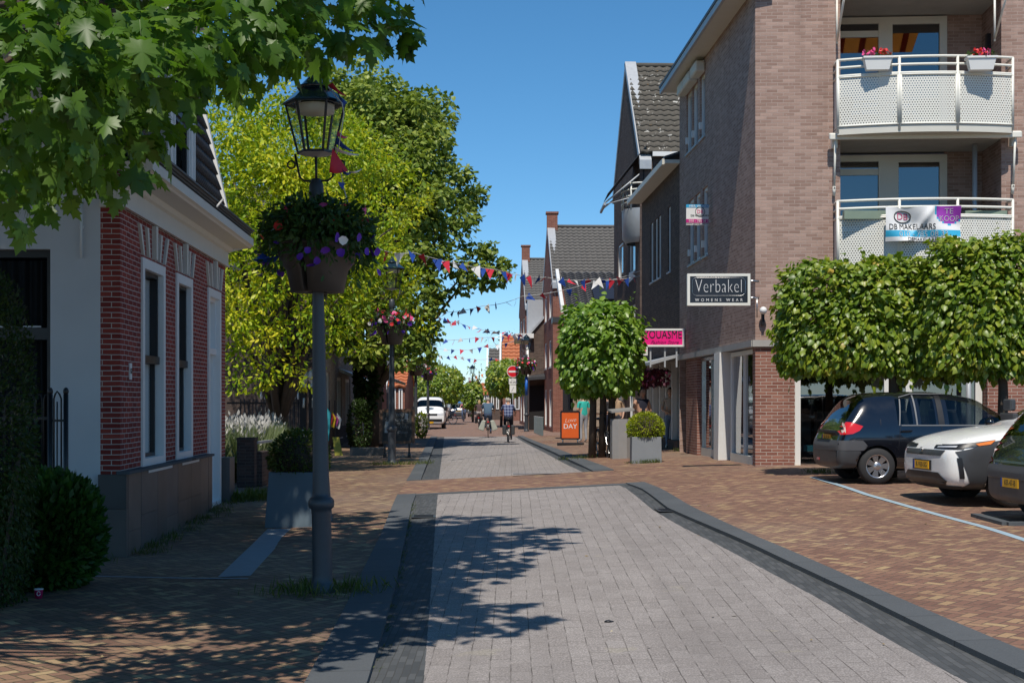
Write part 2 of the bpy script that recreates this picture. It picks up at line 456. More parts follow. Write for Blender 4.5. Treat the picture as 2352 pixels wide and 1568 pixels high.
M_greypl = plain('blue_grey_planter', (.11, .15, .18), .55, var=.12, nscale=4)
M_bin = plain('grey_bin_metal', (.26, .255, .25), .45, var=.08)
M_metal = plain('brushed_steel', (.5, .5, .5), .3, 1.0, var=.08)
M_zinc = plain('zinc', (.42, .44, .46), .5, .3, var=.12)
M_bark = plain('bark', (.075, .055, .04), .95, var=.45, nscale=9, bump=.8)
M_pot = plain('brown_pot', (.055, .045, .038), .5, var=.15)
M_tile = plain('anthracite_tiles', (.04, .042, .048), .5, var=.35, nscale=3)
M_tileg = plain('grey_tiles', (.105, .098, .09), .8, var=.3, nscale=2.5, bump=.2)
M_tiler = plain('orange_tiles', (.42, .13, .05), .75, var=.25, nscale=3)
M_wood = plain('wood_frame', (.11, .06, .035), .6, var=.3)
M_rubber = plain('tyre_rubber', (.022, .022, .023), .8, var=.15)
M_alloy = plain('alloy', (.48, .48, .49), .28, .85, var=.06)
M_orange = plain('orange_poster', (.62, .10, .012), .45, var=.06)
M_magenta = plain('magenta_sign', (.85, .01, .22), .4, var=.02)
M_signblack = plain('sign_black', (.018, .019, .026), .3, var=.05)
M_blueline = plain('blue_marking', (.30, .40, .46), .75, var=.2, nscale=8)
M_stripe = plain('pale_paving_strip', (.24, .27, .29), .8, var=.15, nscale=6)
M_red = plain('flag_red', (.55, .02, .045), .7, var=.08)
M_fwhite = plain('flag_white', (.72, .72, .72), .7, var=.05)
M_blue = plain('flag_blue', (.012, .06, .32), .7, var=.1)
M_forange = plain('flag_orange', (.8, .2, .03), .7, var=.1)
M_cord = plain('white_cord', (.6, .6, .58), .8)
M_curtain = plain('grey_curtain', (.10, .10, .11), .9, var=.25, nscale=3)
M_blind = plain('pale_blind', (.62, .63, .62), .8, var=.06)
M_chalk = plain('blackboard', (.02, .023, .024), .6, var=.3)
M_chalkw = plain('chalk', (.34, .36, .37), .9)
M_yplate = plain('yellow_plate', (.8, .42, .01), .4, var=.03)
M_blacktxt = plain('black_print', (.01, .01, .01), .5, var=0)
M_glass = glassmat('window_glass', (.5, .55, .57), .90)
M_glassd = glassmat('dark_window_glass', (.4, .44, .46), 1.0)
M_glassb = glassmat('balcony_glass', (.22, .25, .27), .84)
M_glassc = glassmat('clear_window_glass', (.9, .92, .92), .95)
M_shopglass = glassmat('shop_glass', (.55, .58, .58), .80)
M_lantern = glassmat('lantern_glass', (.86, .88, .86), .965, .05)
M_carglass = glassmat('car_glass', (.42, .46, .45), .95)
M_trim = plain('window_trim', (.16, .165, .17), .4, var=.05)
M_carblack = plain('black_car_paint', (.006, .007, .011), .16, var=.1, spec=.6, coat=1.0)
M_carwhite = plain('pearl_white_paint', (.82, .82, .80), .25, var=.02, coat=.8)
M_cargrey = plain('graphite_cladding', (.05, .052, .056), .4, var=.1)
M_bumper = plain('black_plastic_bumper', (.07, .07, .075), .55, var=.1)
M_silver = plain('silver_paint', (.42, .42, .41), .3, .5, var=.03, coat=.6)
M_redlens = plain('red_lens', (.6, .015, .012), .12, var=.1, coat=1.0)
M_amber = plain('amber_lens', (.8, .22, .03), .15, coat=1.0)
M_clearlens = plain('clear_lens', (.55, .56, .58), .1, var=.1, coat=1.0)
M_skin = plain('skin', (.50, .29, .20), .55, var=.08)
M_soil = plain('soil', (.04, .03, .022), .95)
def leafs(*a): return [(p, c) for p, c in a]
M_maple = leafmat('maple_leaf', leafs((0, (.03, .075, .010)), (.5, (.075, .16, .020)), (1, (.14, .235, .035))), trans=.45, clump=1.0, gloss=.4)
M_yellow = leafmat('golden_leaf', leafs((0, (.06, .13, .008)), (.3, (.15, .26, .014)), (.6, (.36, .42, .018)), (1, (.58, .50, .03))), trans=.28, clump=.5)
M_linden = leafmat('linden_leaf', leafs((0, (.06, .11, .018)), (.5, (.17, .235, .04)), (1, (.40, .44, .10))), trans=.26, clump=.5)
M_lime = leafmat('lime_hedge_leaf', leafs((0, (.05, .105, .008)), (.45, (.15, .235, .016)), (.8, (.28, .33, .03)), (1, (.48, .32, .06))), trans=.30, clump=1.6, gloss=.6)
M_limef = leafmat('fresh_lime_leaf', leafs((0, (.05, .13, .01)), (.5, (.15, .27, .026)), (1, (.28, .38, .045))), trans=.30, clump=1.6, gloss=.7)
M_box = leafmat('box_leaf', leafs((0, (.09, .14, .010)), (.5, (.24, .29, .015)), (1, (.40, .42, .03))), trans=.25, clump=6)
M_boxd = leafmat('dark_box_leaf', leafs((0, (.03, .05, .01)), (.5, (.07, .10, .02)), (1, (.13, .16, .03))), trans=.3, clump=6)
M_hedge = leafmat('hedge_leaf', leafs((0, (.012, .04, .008)), (.6, (.03, .09, .014)), (1, (.06, .13, .02))), trans=.3, clump=3)
M_ivy = leafmat('ivy_leaf', leafs((0, (.012, .028, .008)), (1, (.045, .08, .018))), trans=.25, clump=2)
M_grass = leafmat('grass_blade', leafs((0, (.04, .07, .012)), (.6, (.09, .12, .025)), (1, (.2, .18, .06))), trans=.3, clump=4)
M_lav = leafmat('lavender_leaf', leafs((0, (.10, .14, .05)), (.6, (.2, .24, .12)), (1, (.33, .34, .26))), trans=.3, clump=3)
M_burg = leafmat('burgundy_leaf', leafs((0, (.03, .006, .012)), (.6, (.07, .010, .028)), (1, (.12, .02, .05))), trans=.3, clump=3)
M_petr = plain('petal_red', (.62, .03, .03), .6, var=.2)
M_petp = plain('petal_pink', (.7, .08, .25), .6, var=.2)
M_petv = plain('petal_violet', (.10, .015, .36), .6, var=.2)
M_petw = plain('petal_white', (.75, .73, .7), .6, var=.1)
# ================================================================ GROUND
def curve(pts, drop=0.0):
    q = sorted([(G(u, v, drop).y, G(u, v, drop).x) for u, v in pts])
    def f(y):
        if y <= q[0][0]: a, b = q[0], q[1]
        elif y >= q[-1][0]: a, b = q[-2], q[-1]
        else:
            for a, b in zip(q, q[1:]):
                if a[0] <= y <= b[0]: break
        t = (y - a[0]) / (b[0] - a[0]); t = max(t, -1.2)
        return a[1] + (b[1] - a[1]) * t
    return f, q
KLo, _ = curve([(700, 1568), (800, 1380), (873, 1232), (915, 1131), (940, 1094), (985, 1010)])
KLi, _ = curve([(843, 1568), (905, 1355), (945, 1165), (957, 1131), (970, 1093), (1003, 1006)])
RLl, _ = curve([(972, 1568), (988, 1370), (1001, 1180), (1006, 1131), (1009, 1092), (1020, 1004)], .03)
RRr, _ = curve([(2226, 1567), (2030, 1459), (1886, 1375), (1726, 1290), (1559, 1205), (1498, 1170), (1436, 1121), (1345, 1089), (1186, 1004)], .03)
KRi, _ = curve([(2349, 1546), (2139, 1448), (1958, 1359), (1806, 1288), (1632, 1209), (1534, 1167), (1472, 1121), (1373, 1088), (1200, 1006)])
KRo, _ = curve([(2349, 1495), (2175, 1422), (1958, 1328), (1740, 1234), (1581, 1160), (1513, 1120), (1432, 1089), (1330, 1050), (1213, 1006)])
Y_C0 = G(1200, 1121).y; Y_C1 = G(1200, 1090).y; Y_END = G(1100, 1004, .05).y
def drop_at(y):
    if y < 17: return .034
    if y < Y_C0: return .034 - .019 * ((y - 17) / (Y_C0 - 17))
    if y < Y_C1: return .015
    if y < Y_C1 + 5: return .015 + .035 * (y - Y_C1) / 5
    if y < Y_END - 6: return .05
    if y < Y_END: return .05 - .035 * (y - Y_END + 6) / 6
    return .015
def ysteps(a, b):
    r = [a]; y = a
    while y < b - 1e-4:
        y = min(b, y + max(.5, y * .03)); r.append(y)
    return r
def strip(name, fl, fr, y0, y1, mat, dz=0.0, nx=4, usedrop=False, thick=0.0):
    mb = MB(); ys = ysteps(y0, y1)
    rows = []
    for y in ys:
        a, b = fl(y), fr(y); row = []
        for i in range(nx + 1):
            x = a + (b - a) * i / nx
            row.append((x, y, gz(x, y) + dz - (drop_at(y) if usedrop else 0)))
        rows.append(row)
    vs = [p for r in rows for p in r]; k = nx + 1
    fs = [(j * k + i, j * k + i + 1, (j + 1) * k + i + 1, (j + 1) * k + i) for j in range(len(ys) - 1) for i in range(nx)]
    mb.raw(vs, fs)
    if thick:
        for j in range(len(ys) - 1):
            for c in (0, nx):
                p, q = rows[j][c], rows[j + 1][c]
                mb.face([p, q, (q[0], q[1], q[2] - thick), (p[0], p[1], p[2] - thick)])
        for r_ in (rows[0], rows[-1]):
            for i in range(nx):
                p, q = r_[i], r_[i + 1]
                mb.face([p, q, (q[0], q[1], q[2] - thick), (p[0], p[1], p[2] - thick)])
    o = mb.build(name, mat)
    return tag(o, kind='structure')
# base ground sheet out to the horizon
mb = MB()
gx = [-900, -300, -120, -60, -30, -14, -7, -3, 0, 3, 7, 14, 30, 60, 120, 300, 900]
gy = [-60, -20, -5, 5, 10, 15, 20, 25, 30, 40, 50, 60, 80, 100, 140, 200, 300, 500, 900, 1800, 3500]
mb.raw([(x, y, gz(x, y) - .30) for y in gy for x in gx], [(j * 17 + i, j * 17 + i + 1, (j + 1) * 17 + i + 1, (j + 1) * 17 + i) for j in range(20) for i in range(16)])
tag(mb.build('ground', M_earth), kind='structure')
c_ = lambda v: (lambda y: v)
strip('pavement_west', lambda y: -16, lambda y: KLo(y) + .01, 2, Y_END, M_pave, nx=10)
strip('pavement_east', lambda y: KRo(y) - .01, lambda y: 22, 2, Y_END, M_pave2, nx=12)
strip('kerb_west', KLo, KLi, 2, Y_C0 - .05, M_kerb, dz=.012, nx=1, thick=.2)
strip('kerb_west', KLo, KLi, Y_C1, Y_END, M_kerb, dz=.012, nx=1, thick=.2)
strip('kerb_east', KRi, KRo, 2, Y_C0 - .05, M_kerb, dz=.012, nx=1, thick=.2)
strip('kerb_east', KRi, KRo, Y_C1, Y_END, M_kerb, dz=.012, nx=1, thick=.2)
for a, b in ((2, Y_C0 - .22), (Y_C1, Y_END)):
    strip('gutter', lambda y: KLi(y) - .05, lambda y: RLl(y) + .005, a, b, M_gutter, usedrop=True, nx=1)
    strip('gutter', lambda y: RRr(y) - .005, lambda y: KRi(y) + .05, a, b, M_gutter, usedrop=True, nx=1)
    strip('road', RLl, RRr, a, b, M_road, usedrop=True, nx=6)
strip('crossing_edge', lambda y: KLi(y) - .02, lambda y: KRi(y) + .02, Y_C0 - .22, Y_C0, M_kerb, dz=.0, usedrop=False, nx=6, thick=.1)
strip('raised_crossing', lambda y: KLo(y) - .0, lambda y: KRo(y) + .0, Y_C0, Y_C1, M_pave2, dz=-.004, nx=6)
strip('brick_road', lambda y: -.0389 * y - 9, lambda y: -.0389 * y + 12, Y_END, 420, M_redroad, dz=-.015, nx=10)
# pale strip in the left pavement, blue bay line on the right
def ribbon(name, pts, wd, mat, dz=.004):
    mb = MB(); L, Rr = [], []
    q = [G(*p) for p in pts]
    full = []
    for a, b in zip(q, q[1:]):
        n = max(2, int((b - a).length / .5))
        full += [a.lerp(b, i / n) for i in range(n)]
    full.append(q[-1])
    for i, p in enumerate(full):
        d = (full[min(i + 1, len(full) - 1)] - full[max(0, i - 1)]); d.z = 0; d.normalize()
        s = Vector((-d.y, d.x, 0)) * wd / 2
        L.append((p.x + s.x, p.y + s.y, gz(p.x + s.x, p.y + s.y) + dz)); Rr.append((p.x - s.x, p.y - s.y, gz(p.x - s.x, p.y - s.y) + dz))
    for i in range(len(full) - 1): mb.face([L[i], L[i + 1], Rr[i + 1], Rr[i]])
    return tag(mb.build(name, mat), kind='structure')
ribbon('paving_strip', [(538, 1324), (643, 1214)], .34, M_stripe)
ribbon('paving_edge', [(180, 1322), (570, 1328)], .07, M_stripe, .003)
ribbon('bay_line', [(1866, 1095), (1990, 1135), (2120, 1172), (2250, 1207), (2420, 1262)], .11, M_blueline)
# parking bay kerbs
def bay_kerb(a, b, c, label):
    a, b, c = G(*a), G(*b), G(*c)
    mb = MB()
    h = Vector((0, 0, .04))
    far = Vector((a.x + 5, a.y + .1, 0)); far.z = gz(far.x, far.y)
    mb.bar(a + h * .45, b + h * .45, .12, .05); mb.bar(b + h * .45, c + h * .45, .12, .05)
    o = mb.build('bay_kerb', M_kerb); tag(o, label, 'kerb', 'low kerbs of the parking bays')
bay_kerb((1990, 1034), (2036, 1052), (2290, 1046), 'low dark kerb wedge between the black hatchback and the white car')
bay_kerb((2240, 1186), (2312, 1206), (2560, 1204), 'low dark kerb wedge in front of the white car and the black car at the edge')

# ================================================================ foliage tools
def tmpl(kind):
    if kind == 'maple':
        o = [(0, 0), (.10, .02), (.34, -.10), (.30, .08), (.50, .12), (.40, .24), (.58, .42), (.40, .44), (.42, .56), (.22, .46), (.24, .66), (.30, .80), (.14, .78), (0, 1.06)]
        pts = o + [(-x, y) for x, y in reversed(o[1:-1])]
        z = [-.20 * abs(x) - .08 * y * y for x, y in pts]
        v = [(x, y - .05, zz) for (x, y), zz in zip(pts, z)] + [(0, .36, .02)]
        n = len(pts)
        f = [(n, i, (i + 1) % n) for i in range(n)]
        v += [(-.012, -.75, -.1), (.012, -.75, -.1)]
        f += [(0, n + 1, n + 2)]
        return np.array(v, float), np.array(f)
    if kind == 'heart':
        h = [(0, 0), (.28, -.10), (.47, .10), (.46, .38), (.27, .70), (0, 1.0)]
        pts = h + [(-x, y) for x, y in reversed(h[1:-1])]
        n = len(pts)
        v = [(x, y, -.22 * abs(x) - .12 * y * y) for x, y in pts] + [(0, .35, .04)]
        return np.array(v, float), np.array([(n, i, (i + 1) % n) for i in range(n)])
    if kind == 'oval':
        v = [(0, 0, 0), (.2, .3, -.06), (.2, .65, -.08), (0, 1, -.1), (-.2, .65, -.08), (-.2, .3, -.06)]
        return np.array(v, float), np.array([(0, 1, 2), (0, 2, 3), (0, 3, 4), (0, 4, 5)])
    if kind == 'diamond':
        v = [(0, 0, 0), (.24, .5, -.05), (0, 1, -.06), (-.24, .5, -.05)]
        return np.array(v, float), np.array([(0, 1, 2), (0, 2, 3)])
    if kind == 'blade':
        v = [(-.03, 0, 0), (.03, 0, 0), (.02, .6, .05), (0, 1, .22)]
        return np.array(v, float), np.array([(0, 1, 2), (0, 2, 3)])
    if kind == 'thin':
        v = [(-.009, 0, 0), (.009, 0, 0), (.007, .6, .03), (0, 1, .12)]
        return np.array(v, float), np.array([(0, 1, 2), (0, 2, 3)])
    if kind == 'petal':
        a = [(.5 * math.cos(2 * math.pi * i / 7) * (1 + .15 * (i % 2)), .5 * math.sin(2 * math.pi * i / 7) * (1 + .15 * (i % 2)), .12) for i in range(7)]
        v = [(0, 0, -.05)] + a
        return np.array(v, float), np.array([(0, i + 1, (i + 1) % 7 + 1) for i in range(7)])
def leaves(name, pos, tip, nor, size, kind, mat, parent=None):
    """one mesh of leaves: tip = direction of the leaf tip, nor = upper side"""
    V, F = tmpl(kind); n = len(pos); k = len(V)
    t = tip / np.maximum(np.linalg.norm(tip, axis=1, keepdims=True), 1e-6)
    s = np.cross(t, nor); s /= np.maximum(np.linalg.norm(s, axis=1, keepdims=True), 1e-6)
    u = np.cross(s, t)
    sz = np.asarray(size)[:, None, None]
    W = (V[None, :, 0, None] * s[:, None, :] + V[None, :, 1, None] * t[:, None, :] + V[None, :, 2, None] * u[:, None, :]) * sz + pos[:, None, :]
    FF = (F[None] + (np.arange(n) * k)[:, None, None]).reshape(-1, F.shape[1])
    return np_mesh(name, W.reshape(-1, 3), [FF], mat, parent)
def rdir(n):
    v = rng.normal(size=(n, 3)); return v / np.linalg.norm(v, axis=1, keepdims=True)
def crown_points(clumps, dens, shell=.72):
    """clumps: list of (centre, radius xyz); points mostly near each clump's skin"""
    ps, ds = [], []
    for c, r in clumps:
        r = np.array(r if hasattr(r, '__len__') else (r, r, r), float)
        n = max(8, int(dens * (r[0] * r[1] + r[1] * r[2] + r[0] * r[2]) / 3))
        d = rdir(n)
        rad = shell + (1.08 - shell) * rng.random((n, 1)) ** .7
        rad[rng.random(n) < .18] *= .6
        ps.append(np.array(c, float) + d * r * rad); ds.append(d)
    return np.concatenate(ps), np.concatenate(ds)
def leaf_orient(d, droop=.6, jit=.7, up=.5):
    n = len(d)
    tip = d * .8 + rdir(n) * jit; tip[:, 2] -= droop
    nor = d * .6 + rdir(n) * .6; nor[:, 2] += up
    return tip, nor
def branches(mb, base, top, targets, r0, r1, seed=0):
    rr = random.Random(seed)
    base, top = Vector(base), Vector(top)
    pts = [base.lerp(top, i / 6) + Vector((rr.uniform(-.08, .08), rr.uniform(-.08, .08), 0)) * (1 if 0 < i else 0) for i in range(7)]
    mb.tube(pts, [r0 * 1.35] + [r0 + (r1 - r0) * i / 6 for i in range(1, 7)], 9)
    for t in targets:
        t = Vector(t).lerp(top, .28); a = pts[rr.randint(2, 6)]
        mid = a.lerp(t, .5) + Vector((rr.uniform(-.3, .3), rr.uniform(-.3, .3), rr.uniform(0, .35)))
        mb.tube([a, a.lerp(mid, .5) + Vector((0, 0, .05)), mid, t], [r1 * .75, r1 * .55, r1 * .38, r1 * .12], 5)
def tree(name, label, base, top, clumps, dens, size, kind, mat, r0=.25, r1=.12, droop=.5, up=.6, cat='tree', group=None, jit=.7, filt=None, shell=.72):
    t = thing(name, label, cat, base, group=group)
    off = np.array(base)
    mb = MB(); branches(mb, (0, 0, 0), Vector(top) - Vector(base), [Vector(c) - Vector(base) for c, r in (clumps if len(clumps) < 60 else clumps[::max(1, len(clumps) // 45)])], r0, r1, len(clumps))
    mb.build('trunk', M_bark, t)
    p, d = crown_points(clumps, dens, shell)
    if filt is not None:
        kx = filt(p); p, d = p[kx], d[kx]
    tip, nor = leaf_orient(d, droop, jit, up)
    leaves('crown', p - off, tip, nor, size * (.65 + .6 * rng.random(len(p))), kind, mat, t)
    return t
def blob(c, R_, n, r, squash=1.0, seed=0):
    """clump centres scattered through an ellipsoid"""
    rr = random.Random(seed); out = []
    for i in range(n):
        while True:
            v = Vector((rr.uniform(-1, 1), rr.uniform(-1, 1), rr.uniform(-1, 1)))
            if .35 < v.length < 1: break
        f = rr.uniform(.7, 1.25)
        out.append(((c[0] + v.x * R_[0], c[1] + v.y * R_[1], c[2] + v.z * R_[2]), (r * f, r * f, r * f * .8)))
    return out
def grass(name, label, spots, n, size, mat=None, spread=.3, lean=.4, cat='weeds'):
    ps = []
    for s in spots:
        q = rng.normal(size=(n, 2)) * (s[2] if len(s) > 2 else spread) * .5
        for a, b in q:
            x, y = s[0] + a, s[1] + b
            ps.append((x, y, gz(x, y) - .005))
    p = np.array(ps); m = len(p)
    tip = rng.normal(size=(m, 3)) * lean; tip[:, 2] = 1
    o = leaves(name, p, tip, rdir(m), size * (.5 + rng.random(m)), 'blade', mat or M_grass)
    return o
# ================================================================ LEFT HOUSE
def house_left():
    o0 = Vector((-4.656, 16.9, 0)); d = Vector((-.0372, 1, 0)).normalized(); nrm = Vector((1, .0372, 0)).normalized()
    zg0 = -.72
    t = thing('brick_house', 'red brick house corner with a white side gable, white cornice and dark tiled mansard roof', 'house', (o0.x, o0.y, 0))
    def W(s, off, z): return d * s + nrm * off + Vector((0, 0, z))      # local
    L = 7.6; zt = 3.56; zb = .39
    def S(Y): return (Y - 16.9) / d.y
    wins = [(S(18.0), S(19.4), .42, 3.08), (S(20.2), S(21.4), .42, 3.08), (S(22.75), S(23.95), -.5, 3.08)]
    # brick wall along the pavement with openings
    mb = MB(); xs = sorted([0, L] + [w_[i] for w_ in wins for i in (0, 1)]); zs = sorted({zb - .6, zb, .42, 3.08, zt, -.5})
    for a, b in zip(xs, xs[1:]):
        for z0, z1 in zip(zs, zs[1:]):
            if any(a >= w_[0] - 1e-4 and b <= w_[1] + 1e-4 and z0 >= w_[2] - 1e-4 and z1 <= w_[3] + 1e-4 for w_ in wins): continue
            mb.face([W(a, 0, z0), W(b, 0, z0), W(b, 0, z1), W(a, 0, z1)])
    for a, b, z0, z1 in wins:
        dp = -.13
        mb.face([W(a, 0, z0), W(a, 0, z1), W(a, dp, z1), W(a, dp, z0)]); mb.face([W(b, 0, z0), W(b, 0, z1), W(b, dp, z1), W(b, dp, z0)])
        mb.face([W(a, 0, z1), W(b, 0, z1), W(b, dp, z1), W(a, dp, z1)])
    mb.face([(0, 0, zb - .6), (-.235, 0, zb - .6), (-.235, 0, zt), (0, 0, zt)])
    e = W(L, 0, 0); mb.face([e + Vector((0, 0, -1)), e + Vector((-6, .2, -1)), e + Vector((-6, .2, zt)), e + Vector((0, 0, zt))])
    mb.build('wall', M_lbrick, t)
    # dark backing behind the openings
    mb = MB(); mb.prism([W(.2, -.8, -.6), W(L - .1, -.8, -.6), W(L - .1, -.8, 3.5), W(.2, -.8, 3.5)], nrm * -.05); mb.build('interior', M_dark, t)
    # slate plinth, front corner and slabs
    mb = MB(); rr = random.Random(3); s = 0
    while s < S(22.6):
        wd = rr.uniform(.55, 1.0); e2 = min(S(22.6), s + wd); split = rr.choice([None, -.15, -.3])
        pr = .10 + rr.uniform(0, .006)
        zz = [zg0 - .4] + ([split] if split else []) + [zb]
        for z0, z1 in zip(zz, zz[1:]):
            mb.prism([W(s + .003, -.02, z0 + .002), W(e2 - .003, -.02, z0 + .002), W(e2 - .003, -.02, z1 - .002), W(s + .003, -.02, z1 - .002)], nrm * (pr + .02))
        s = e2
    mb.bb((-.235, -.1, zg0 - .4), (.1, -.003, -.02)); mb.bb((-.235, -.1, -.016), (.1, -.003, zb - .003))
    mb.build('plinth', M_slab, t)
    mb = MB(); mb.prism([W(-.12, -.02, zb), W(S(22.6), -.02, zb), W(S(22.6), .14, zb), W(-.12, .14, zb)], (0, 0, .035)); mb.build('plinth_cap', M_kerb, t)
    # end pilaster of dark stone
    mb = MB(); mb.prism([W(S(24.1), -.3, -1), W(L + .12, -.3, -1), W(L + .12, .14, -1), W(S(24.1), .14, -1)], (0, 0, 1.30)); mb.build('stone_pilaster', M_stone, t)
    # windows
    for i, (a, b, z0, z1) in enumerate(wins):
        mb = MB(); fw = .13; dp0, dp1 = -.13, -.02
        def frame(a0, b0, za, zb_, wd, da, db, mb=mb):
            mb.prism([W(a0, da, za), W(a0 + wd, da, za), W(a0 + wd, da, zb_), W(a0, da, zb_)], nrm * (db - da))
            mb.prism([W(b0 - wd, da, za), W(b0, da, za), W(b0, da, zb_), W(b0 - wd, da, zb_)], nrm * (db - da))
            mb.prism([W(a0 + wd, da, zb_ - wd), W(b0 - wd, da, zb_ - wd), W(b0 - wd, da, zb_), W(a0 + wd, da, zb_)], nrm * (db - da))
            mb.prism([W(a0 + wd, da, za), W(b0 - wd, da, za), W(b0 - wd, da, za + wd * .8), W(a0 + wd, da, za + wd * .8)], nrm * (db - da))
        frame(a, b, z0, z1, fw, -.16, .025)
        wo = mb.build('window' if i < 2 else 'door', M_white, t)
        mb = MB(); zm = z0 + (z1 - z0) * (.52 if i < 2 else .72)
        frame(a + fw, b - fw, zm, z1 - fw, .055, -.15, -.05, mb); frame(a + fw, b - fw, z0 + fw * .8, zm, .055, -.17, -.09, mb)
        mb.prism([W(a + fw, -.15, zm - .05), W(b - fw, -.15, zm - .05), W(b - fw, -.15, zm + .05), W(a + fw, -.15, zm + .05)], nrm * .12)
        mb.build('sash', M_black if i < 2 else M_white, wo)
        mb = MB(); mb.face([W(a + fw, -.13, z0 + .1), W(b - fw, -.13, z0 + .1), W(b - fw, -.13, z1 - fw), W(a + fw, -.13, z1 - fw)]); mb.build('pane', M_glassc, wo)
        mb = MB(); mb.prism([W(a + fw, -.155, z0 + .1), W(b - fw, -.155, z0 + .1), W(b - fw, -.155, z1 - .2), W(a + fw, -.155, z1 - .2)], nrm * -.01); mb.build('blind', M_blind, wo)
        if i < 2:
            mb = MB(); mb.prism([W(a - .04, 0, z0 - .07), W(b + .04, 0, z0 - .07), W(b + .04, 0, z0), W(a - .04, 0, z0)], nrm * .11); mb.build('sill', M_white, wo)
        # white voussoirs over the opening
        cx_ = (a + b) / 2; hw = (b - a) / 2
        for q in range(5):
            mb = MB(); f = (q - 2) / 2; x0 = cx_ + f * hw * .92; x1 = cx_ + f * hw * 1.22; wd = .075 if q != 2 else .10; h0, h1 = z1 + .03, z1 + (.40 if q != 2 else .47)
            mb.prism([W(x0 - wd / 2, -.02, h0), W(x0 + wd / 2, -.02, h0), W(x1 + wd * .62, -.02, h1), W(x1 - wd * .62, -.02, h1)], nrm * (.055 if q != 2 else .08)); mb.build('voussoir', M_cream, t)
    # cornice: frieze, mouldings, soffit, gutter
    mb = MB()
    prof = [(0.02, zt), (.07, zt), (.07, zt + .04), (.045, zt + .05), (.045, zt + .25), (.09, zt + .27), (.12, zt + .33), (.38, zt + .36), (.40, zt + .38), (.44, zt + .40), (.44, zt + .52), (.30, zt + .53), (.02, zt + .53)]
    a, b = -.02, L + .06
    A = [W(a if o < .1 else a - .25, o, z) for o, z in prof]; B = [W(b + (.0 if o < .1 else .25), o, z) for o, z in prof]
    for i in range(len(prof) - 1): mb.face([A[i], B[i], B[i + 1], A[i + 1]])
    mb.face(A); mb.face(list(reversed(B)))
    mb.bb((-.235, -.06, zt), (.05, -.004, zt + .25)); mb.bb((-.30, -.12, zt + .25), (.12, -.004, zt + .33))
    mb.build('cornice', M_cream, t)
    mb = MB()
    for k in range(5):
        mb.prism([W(-.3, .30 + .03 * k, zt + .535 + .028 * k), W(L + .33, .30 + .03 * k, zt + .535 + .028 * k), W(L + .33, .335 + .03 * k, zt + .535 + .028 * k), W(-.3, .335 + .03 * k, zt + .535 + .028 * k)], (0, 0, .026))
    mb.build('gutter', M_stone, t)
    # mansard roof with pantiles
    slope = Vector((-.40 / 2.15, 0, 1)); slope = nrm * -.225 + Vector((0, 0, 1)); H = 2.9
    dz0 = zt + .53
    dm0, dm1 = S(19.5), S(21.45)
    def rp(s, h, lift=0): return W(s, .05 - .225 * h + lift, dz0 + h)
    mb = MB(); tw, th = .23, .26; ns = int(L / tw)
    for r_ in range(int(H / th)):
        prev = None
        for q in range(ns * 6 + 1):
            s = q * tw / 6; u = (q % 6) / 6
            lift = .035 * math.sin(u * 2 * math.pi) + .02
            cur = (rp(s, r_ * th, lift + .045), rp(s, (r_ + 1.02) * th, lift))
            if prev and not (dm0 - .05 < s < dm1 + .05):
                mb.face([prev[0], cur[0], cur[1], prev[1]], smooth=True)
                mb.face([rp(s - tw / 6, r_ * th, 0), rp(s, r_ * th, 0), cur[0], prev[0]])
            prev = cur
    mb.build('roof', M_tile, t)
    mb = MB(); mb.prism([rp(0, 0, -.03), rp(L, 0, -.03), rp(L, H, -.03), rp(0, H, -.03)], nrm * -.04)
    top = [rp(0, H), rp(L, H)]; mb.face([top[0], top[1], top[1] + Vector((-3.2, 0, .9)), top[0] + Vector((-3.2, 0, .9))]); mb.build('roof_deck', M_stone, t)
    mb = MB(); mb.prism([rp(L - .06, -.02, -.06), rp(L + .09, -.02, -.06), rp(L + .09, H, -.06), rp(L - .06, H, -.06)], nrm * .16); mb.build('barge_board', M_white, t)
    mb = MB(); ex = rp(L, 0); mb.face([e + Vector((0, 0, zt)), e + Vector((-6, .2, zt)), e + Vector((-6, .2, 7.6)), rp(L, H) + Vector((-3, .1, .9)), rp(L, H), rp(L, 0)]); mb.build('far_gable', M_lbrick, t)
    # dormer
    zd0, zd1 = dz0 - .02, dz0 + 2.75; off = .02
    mb = MB()
    for s0, s1 in ((dm0, dm0 + .45), (dm1 - .45, dm1)):
        mb.prism([W(s0, off - .1, zd0), W(s1, off - .1, zd0), W(s1, off - .1, zd1), W(s0, off - .1, zd1)], nrm * .12)
        mb.prism([W(s0 + .06, off, zd0), W(s0 + .12, off, zd0), W(s0 + .12, off, zd1), W(s0 + .06, off, zd1)], nrm * .045)
        mb.prism([W(s1 - .12, off, zd0), W(s1 - .06, off, zd0), W(s1 - .06, off, zd1), W(s1 - .12, off, zd1)], nrm * .045)
    mb.prism([W(dm0 - .1, off - .9, zd1), W(dm1 + .1, off - .9, zd1), W(dm1 + .1, off + .2, zd1), W(dm0 - .1, off + .2, zd1)], (0, 0, .25))
    for s0, sg in ((dm0, 1), (dm1, -1)):
        mb.face([W(s0, off, zd0), W(s0, off, zd1), W(s0, off - 1.0, zd1)])
    dorm = mb.build('dormer', M_white, t)
    mb = MB(); a, b = dm0 + .45, dm1 - .45
    for za, zb_ in ((zd0, zd0 + 1.25), (zd0 + 1.25, zd1)):
        for p0, p1 in (((a, za), (a + .07, zb_)), ((b - .07, za), (b, zb_)), ((a + .07, za), (b - .07, za + .08)), ((a + .07, zb_ - .07), (b - .07, zb_))):
            mb.prism([W(p0[0], -.05, p0[1]), W(p1[0], -.05, p0[1]), W(p1[0], -.05, p1[1]), W(p0[0], -.05, p1[1])], nrm * (.06 if za == zd0 else .09))
    mb.build('sash', M_black, dorm)
